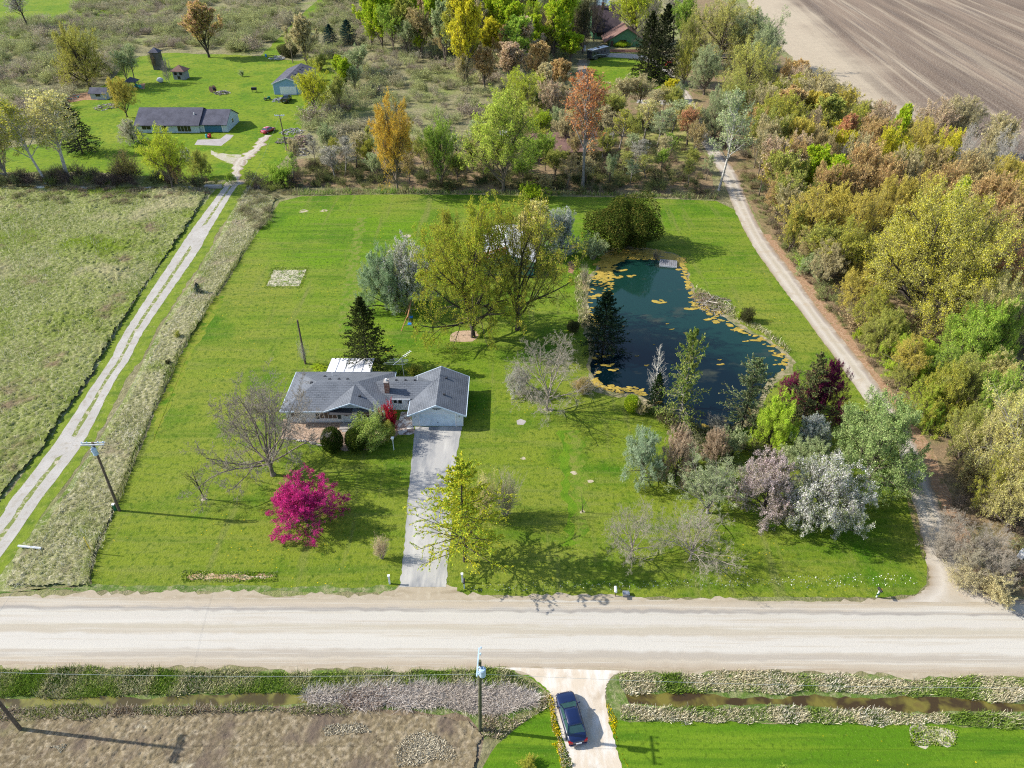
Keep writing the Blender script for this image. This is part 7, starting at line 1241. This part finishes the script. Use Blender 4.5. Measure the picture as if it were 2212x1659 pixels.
for (word, shp, b, ref), L in grp.items():
    L.sort(key=lambda i: i[1].x)
    for n, it in enumerate(L):
        lab = '%s %s tree %s' % (word, shp, b)
        if len(L) > 1: lab = '%s %s tree %s, %s %s' % (word, shp, b, ORD[min(n, 13)], ref)
        if lab.endswith('nearest from the lane'): lab = lab.replace('nearest from the lane', 'nearest the lane')
        nm = {'bare': 'bare_tree', 'twiggy': 'bare_bush', 'shrubby': 'bush', 'oak': 'oak_tree', 'plume': 'poplar_tree'}.get(it[0], 'young_tree')
        plant(it[0], it[1], it[3], it[2], it[4], it[5], nm, lab, 'bush' if 'bush' in nm else 'tree', {'right': 'trees of the wood right of the lane', 'belt': 'trees of the belt behind the back lawn', 'back': 'trees of the far thicket'}[it[6]], None)

# ------------------------------------------------ undergrowth nobody could count
def protos():
    out = []
    for s, n, kk, lf in ((1, 16, (6, 4), 1), (2, 14, (6, 5), 1), (3, 18, (5, 4), 2)):
        r = np.random.default_rng(200 + s); a = r.random(n) * 6.28; e = r.uniform(.2, 1.3, n)
        P0, R0 = branches(r, np.stack([np.cos(a) * .1, np.sin(a) * .1, 0 * a], -1), np.stack([np.cos(a) * e, np.sin(a) * e, np.ones(n)], -1), r.uniform(.6, 1., n), np.full(n, .012), 3, .1, .05, .3)
        S, D, L, R = kids(r, P0, R0, kk[0], .2, 1, (20, 55), .5); P, Rr = branches(r, S, D, L, np.maximum(R, .005), 2, .1, .03, .3); V1, Q1 = tubes(P, Rr, 3)
        S, D, L, R = kids(r, P, Rr, kk[1], .2, 1, (20, 55), .5); P2, R2 = branches(r, S, D, L, np.maximum(R, .004), 2, .1, .03, .3)
        C = np.repeat(P2[:, 1:].reshape(-1, 3), lf, 0); C = C + r.normal(0, .03, C.shape); V2, Q2 = leafquads(r, C, .038); m, k, _ = P2.shape
        w = nrm(np.cross(P2[:, -1] - P2[:, 0], r.normal(0, 1, (m, 3)))) * .0045; V3 = np.stack([P2[:, 0] - w, P2[:, 0] + w, P2[:, -1] + w, P2[:, -1] - w], 1).reshape(-1, 3); Q3 = np.arange(4 * m).reshape(m, 4)
        V = np.concatenate([V1, V3, V2]); Q = np.concatenate([Q1, Q3 + len(V1), Q2 + len(V1) + len(V3)]); wood = np.concatenate([np.ones(len(V1) + len(V3)), np.zeros(len(V2))]); V = V / np.array([1, 1, np.quantile(V[:, 2], .99)]); V[:, :2] /= 2 * np.quantile(np.hypot(V[:, 0], V[:, 1]), .96); out.append((V, Q, wood))
    return out
PR = protos()
def scrub(name, polys, n, hr, ar, cols, label, seed=1, wood=(.17, .14, .11), cat='thicket'):
    r = np.random.default_rng(seed); Vs = []; Qs = []; Cs = []; off = 0; P = [[tuple(G(*p)[:2]) for p in q] for q in polys]
    A = [abs(sum(q[i][0] * q[(i + 1) % len(q)][1] - q[(i + 1) % len(q)][0] * q[i][1] for i in range(len(q)))) / 2 for q in P]; cols = np.array(cols)
    for q, a in zip(P, A):
        k = max(1, int(n * a / sum(A))); xs = [x for x, _ in q]; ys = [y for _, y in q]; X = r.uniform(min(xs), max(xs), k * 8); Y = r.uniform(min(ys), max(ys), k * 8); s = inside(X, Y, q); X, Y = X[s][:k], Y[s][:k]
        ci = (vnoise(X * .05, Y * .05, seed) * len(cols) * .8 + r.uniform(-.5, 1.5, len(X))).astype(int) % len(cols); hs = vnoise(X * .04, Y * .04, seed + 4)
        for x, y, c, hh in zip(X, Y, ci, hs):
            V, Q, wd = PR[r.integers(3)]; h = r.uniform(*hr) * (.6 + .8 * hh); w = h * r.uniform(*ar); t = r.random() * 6.28; co, si = math.cos(t), math.sin(t)
            W = np.stack([(V[:, 0] * co - V[:, 1] * si) * w + x, (V[:, 0] * si + V[:, 1] * co) * w + y, V[:, 2] * h], -1); Vs.append(W); Qs.append(Q + off); off += len(V)
            col = cols[c] * r.uniform(.8, 1.2); Cs.append(np.where(wd[:, None] > .5, np.array(wood) * .6 + col * .35, col))
    me = npmesh(name, np.concatenate(Vs), np.concatenate(Qs), [M['stuff']], col=np.concatenate(Cs)); return tag(link(me, name), label, cat, kind='stuff')
SC = [(.40, .37, .22), (.44, .40, .26), (.35, .38, .16), (.42, .44, .18), (.38, .32, .24), (.46, .43, .26), (.33, .33, .18)]
scrub('scrub_thicket', [[(-250, 60), (60, 50), (150, 40), (210, -30), (600, -30), (668, -30), (640, 36), (600, 76), (563, 118), (460, 108), (370, 106), (300, 114), (262, 136), (228, 176), (150, 205), (90, 300), (-250, 320)]], 2100, (2., 4.2), (1.2, 2.2), SC, 'grey brown scrub marsh filling the far left behind the farmyard', 1)
scrub('scrub_thicket', [[(720, -30), (1260, -30), (1255, 60), (1240, 150), (1180, 240), (1000, 300), (780, 320), (660, 330), (650, 270), (720, 205), (730, 130), (650, 115), (625, 100), (670, 40)]], 1500, (2., 4.2), (1.1, 2.), SC[:5] + [(.38, .41, .18), (.36, .33, .24)], 'grey brown scrub marsh in the top middle beyond the belt', 2)
scrub('belt_undergrowth', [[(560, 412), (640, 408), (1000, 412), (1300, 420), (1540, 424), (1530, 385), (1300, 372), (1000, 365), (700, 350), (600, 375)]], 330, (.9, 2.3), (1.0, 1.8), [(.16, .15, .07), (.12, .15, .05), (.20, .22, .07), (.11, .09, .06), (.17, .21, .10)], 'dark tangled undergrowth along the back edge of the lawn', 3, (.1, .085, .07))
scrub('belt_undergrowth', [[(640, 350), (1000, 360), (1300, 370), (1500, 380), (1460, 280), (1300, 250), (1180, 250), (980, 300), (760, 325)]], 300, (1.0, 2.4), (.9, 1.6), [(.24, .24, .09), (.20, .17, .11), (.28, .28, .12), (.20, .15, .1), (.22, .26, .1)], 'olive and brown undergrowth between the belt trees', 4)
scrub('ditch_bushes', [[(-200, 372), (60, 376), (180, 378), (300, 382), (420, 390), (470, 394), (468, 404), (300, 404), (100, 404), (-200, 406)], [(520, 392), (640, 395), (640, 412), (600, 420), (540, 408)]], 190, (1.2, 2.8), (1., 1.8), [(.15, .18, .05), (.13, .14, .07), (.22, .26, .06), (.14, .10, .08), (.2, .23, .09)], 'tangled bushes along the creek behind the left meadow', 5, (.1, .085, .07))
scrub('wood_undergrowth', [[(1600, 385), (1650, 480), (1740, 590), (1810, 680), (1870, 760), (1950, 850), (2000, 900), (2212, 1000), (2500, 1000), (2300, 440), (2000, 330), (1850, 265), (1700, 160), (1600, 100), (1530, 230)]], 620, (1.2, 3.), (1., 1.8), [(.26, .20, .10), (.24, .26, .08), (.30, .22, .12), (.19, .16, .11), (.20, .24, .09)], 'brown and green undergrowth filling the wood right of the lane', 6)
scrub('lane_side_bushes', [[(1600, 400), (1650, 480), (1710, 570), (1760, 640), (1830, 725), (1900, 815), (1950, 880), (1990, 880), (1930, 790), (1860, 700), (1790, 610), (1720, 510), (1660, 420), (1620, 370)]], 170, (.6, 1.7), (1.1, 1.9), [(.20, .26, .08), (.30, .26, .13), (.26, .30, .10), (.28, .21, .13), (.16, .24, .09)], 'low green and tan bushes lining the lane\'s right side', 12)
scrub('brush_thicket', [[(2040, 960), (2212, 960), (2500, 1000), (2500, 1290), (2180, 1280), (2130, 1230), (2080, 1130), (2045, 1040)]], 130, (.8, 2.), (1.2, 2.2), [(.26, .20, .14), (.22, .17, .13), (.20, .21, .09), (.3, .25, .18)], 'brown leafless brush between lane mouth and right edge', 7)
scrub('shore_undergrowth', [[(1400, 885), (1480, 925), (1560, 945), (1640, 940), (1700, 910), (1780, 900), (1800, 960), (1740, 985), (1640, 985), (1560, 960), (1470, 935), (1400, 905)]], 40, (.8, 1.8), (1., 1.8), [(.12, .14, .05), (.2, .16, .1), (.18, .22, .09)], 'dark shrubby undergrowth on the pond\'s near shore', 8)
scrub('orchard_thicket', [[(1440, 950), (1560, 950), (1700, 980), (1780, 1000), (1800, 1060), (1700, 1060), (1580, 1040), (1480, 1000)]], 34, (.9, 2.2), (1.1, 2.), [(.30, .30, .16), (.34, .28, .20), (.26, .32, .14)], 'grey green low growth under the flowering trees', 11)
scrub('meadow_brambles', [[(-300, 405), (200, 410), (460, 408), (455, 425), (300, 445), (100, 440), (-300, 432)]], 150, (.5, 1.2), (1.4, 2.6), [(.26, .30, .07), (.20, .25, .06), (.33, .30, .16), (.28, .2, .14)], 'low tangled growth at the far end of the left meadow', 9)
scrub('reed_bank', [[(540, 408), (600, 424), (592, 470), (565, 500), (520, 470), (515, 430)]], 60, (.6, 1.1), (1.3, 2.4), [(.33, .30, .17), (.28, .28, .13)], 'tall tan weeds at the top of the pale grass strip', 10)
# blades: cattails, ditch banks, lawn edges
blades('dead_cattails', [[(655, 1498), (760, 1484), (900, 1478), (1100, 1480), (1168, 1500), (1160, 1530), (1060, 1545), (960, 1530), (820, 1528), (720, 1530), (665, 1522)]], 16000, (.15, .55), .022, [(.50, .44, .38), (.38, .33, .28), (.58, .53, .48), (.26, .2, .16)], 1.8, 21, 'tangle of pale dead cattails in the ditch left of the sandy drive', 'reeds', flat=.3, gain=1.05)
GB = [(.10, .16, .02), (.14, .20, .03), (.24, .25, .10), (.34, .31, .19), (.07, .11, .02)]
blades('bank_grass', [[(-200, 1448), (400, 1449), (800, 1448), (1080, 1446), (1140, 1470), (1165, 1492), (900, 1480), (700, 1500), (400, 1500), (0, 1505), (-200, 1525)]], 36000, (.10, .38), .03, GB, 1.3, 22, 'long verge grass on the road side of the left ditch', 'grass')
blades('bank_grass', [[(1335, 1460), (1600, 1452), (1900, 1460), (2212, 1468), (2600, 1475), (2600, 1525), (2212, 1516), (1960, 1506), (1760, 1498), (1480, 1494), (1350, 1502)], [(1340, 1524), (1480, 1528), (1760, 1528), (2100, 1540), (2212, 1544), (2600, 1560), (2600, 1585), (2212, 1574), (1800, 1562), (1420, 1562), (1342, 1556)]], 44000, (.10, .38), .03, [(.10, .16, .02), (.16, .21, .05), (.42, .38, .26), (.33, .29, .18), (.5, .46, .36), (.08, .11, .03)], 1.1, 23, 'pale and green long grass on both banks of the right ditch', 'grass')
blades('ditch_weeds', [[(0, 1532), (200, 1530), (500, 1524), (720, 1526), (760, 1540), (500, 1545), (100, 1550), (-50, 1560)], [(1040, 1545), (1120, 1552), (1180, 1528), (1186, 1500), (1160, 1545), (1080, 1600), (1050, 1590)]], 12000, (.1, .4), .03, [(.3, .25, .17), (.16, .19, .05), (.4, .34, .25), (.2, .15, .1)], 1.1, 24, 'tan and green weeds lining the far side of the left ditch', 'grass')
blades('meadow_tufts', [[(-200, 1280), (-200, 600), (0, 415), (455, 412), (360, 552), (184, 826), (0, 1080)]], 30000, (.3, .8), .035, [(.34, .34, .17), (.22, .26, .08), (.46, .43, .30), (.15, .19, .04), (.30, .25, .16)], .9, 25, 'loose bent grass tufts over the left meadow', 'grass', z=.15)
blades('meadow_tufts', [[(532, 412), (592, 430), (537, 522), (387, 762), (290, 980), (188, 1262), (10, 1268), (148, 1075), (312, 800), (488, 500)]], 26000, (.2, .5), .03, [(.46, .43, .30), (.36, .34, .20), (.24, .26, .09), (.52, .49, .38)], .9, 26, 'loose pale grass tufts between track and lawn', 'grass', z=.1)
blades('edge_weeds', [[(600, 423), (1000, 418), (1400, 426), (1548, 432), (1548, 424), (1200, 416), (800, 410), (610, 414)]], 5000, (.4, 1.), .05, [(.12, .2, .03), (.3, .3, .14), (.18, .15, .08)], .7, 27, 'weedy grass rim at the back edge of the lawn', 'grass')
blades('lawn_fringe', [[(203, 1195), (262, 1068), (334, 890), (394, 760), (469, 640), (584, 460), (579, 460), (462, 640), (386, 760), (326, 890), (254, 1068), (194, 1195), (188, 1265), (196, 1265)]], 12000, (.45, .8), .03, [(.12, .16, .03), (.34, .32, .18), (.2, .22, .07)], .5, 28, 'taller unmown fringe along the lawn\'s left edge', 'grass')
blades('drive_weeds', [[(1182, 1500), (1192, 1500), (1200, 1540), (1224, 1620), (1240, 1665), (1205, 1665), (1200, 1600), (1186, 1560)]], 2500, (.08, .25), .03, [(.1, .17, .02), (.5, .45, .33), (.55, .42, .02), (.14, .2, .03)], .8, 29, 'weeds and dandelions on the sandy drive\'s left edge', 'grass')
blades('dandelions', [[(1305, 1520), (1318, 1515), (1345, 1600), (1365, 1665), (1345, 1665), (1325, 1600)], [(1190, 1600), (1215, 1600), (1235, 1660), (1205, 1660)]], 500, (.04, .12), .06, [(.62, .45, .01), (.5, .4, .01)], .5, 30, 'yellow dandelions along the sandy drive', 'flowers')
blades('pond_rim_grass', [[(1240, 600), (1262, 580), (1278, 600), (1262, 660), (1282, 700), (1275, 740), (1250, 700), (1244, 640)], [(1500, 640), (1570, 680), (1650, 722), (1700, 765), (1712, 758), (1640, 706), (1560, 655), (1500, 615)]], 5000, (.2, .6), .035, [(.36, .30, .18), (.2, .22, .07), (.45, .4, .28), (.13, .16, .04)], .9, 31, 'rank tan grass on the pond\'s banks', 'grass')
blades('straw_patch', [[(855, 1640), (880, 1600), (915, 1585), (960, 1600), (985, 1640), (940, 1640), (900, 1650), (860, 1655)], [(700, 1575), (760, 1568), (800, 1572), (760, 1582), (705, 1590)], [(100, 1615), (140, 1610), (135, 1625)]], 5000, (.05, .16), .05, [(.50, .45, .34), (.42, .37, .27)], 1.5, 33, 'pale straw patches in the matted brown field', 'straw', z=.1, gain=1.1)
# grass creeping over the rims of the bare patches
GR = [(.09, .17, .01), (.14, .2, .02), (.3, .3, .14)]
for n_, (pl, k_, lb) in enumerate([([(585, 578), (668, 577), (653, 624), (570, 623)], 2600, 'grass tufts creeping into the sand pit'), ([(392, 1232), (600, 1236), (600, 1258), (392, 1258)], 1800, 'grass tufts around the bare clay strip'), ([(1962, 1562), (2068, 1576), (2064, 1612), (1966, 1612)], 1500, 'grass tufts around the sandy patch by the right ditch')]):
    blades('rim_grass', [pl], k_, (.05, .16), .05, GR, .8, 40 + n_, lb, 'grass', jit=0)
# far side of the road: white seed fluff and daisies in the lawn rim
blades('daisies', [[(1010, 1262), (1300, 1258), (1600, 1248), (1960, 1240), (1985, 1262), (1600, 1268), (1300, 1272), (1015, 1278)]], 450, (.05, .14), .06, [(.7, .7, .66), (.6, .6, .5)], .4, 32, 'white flowers scattered along the lawn rim by the road', 'flowers')
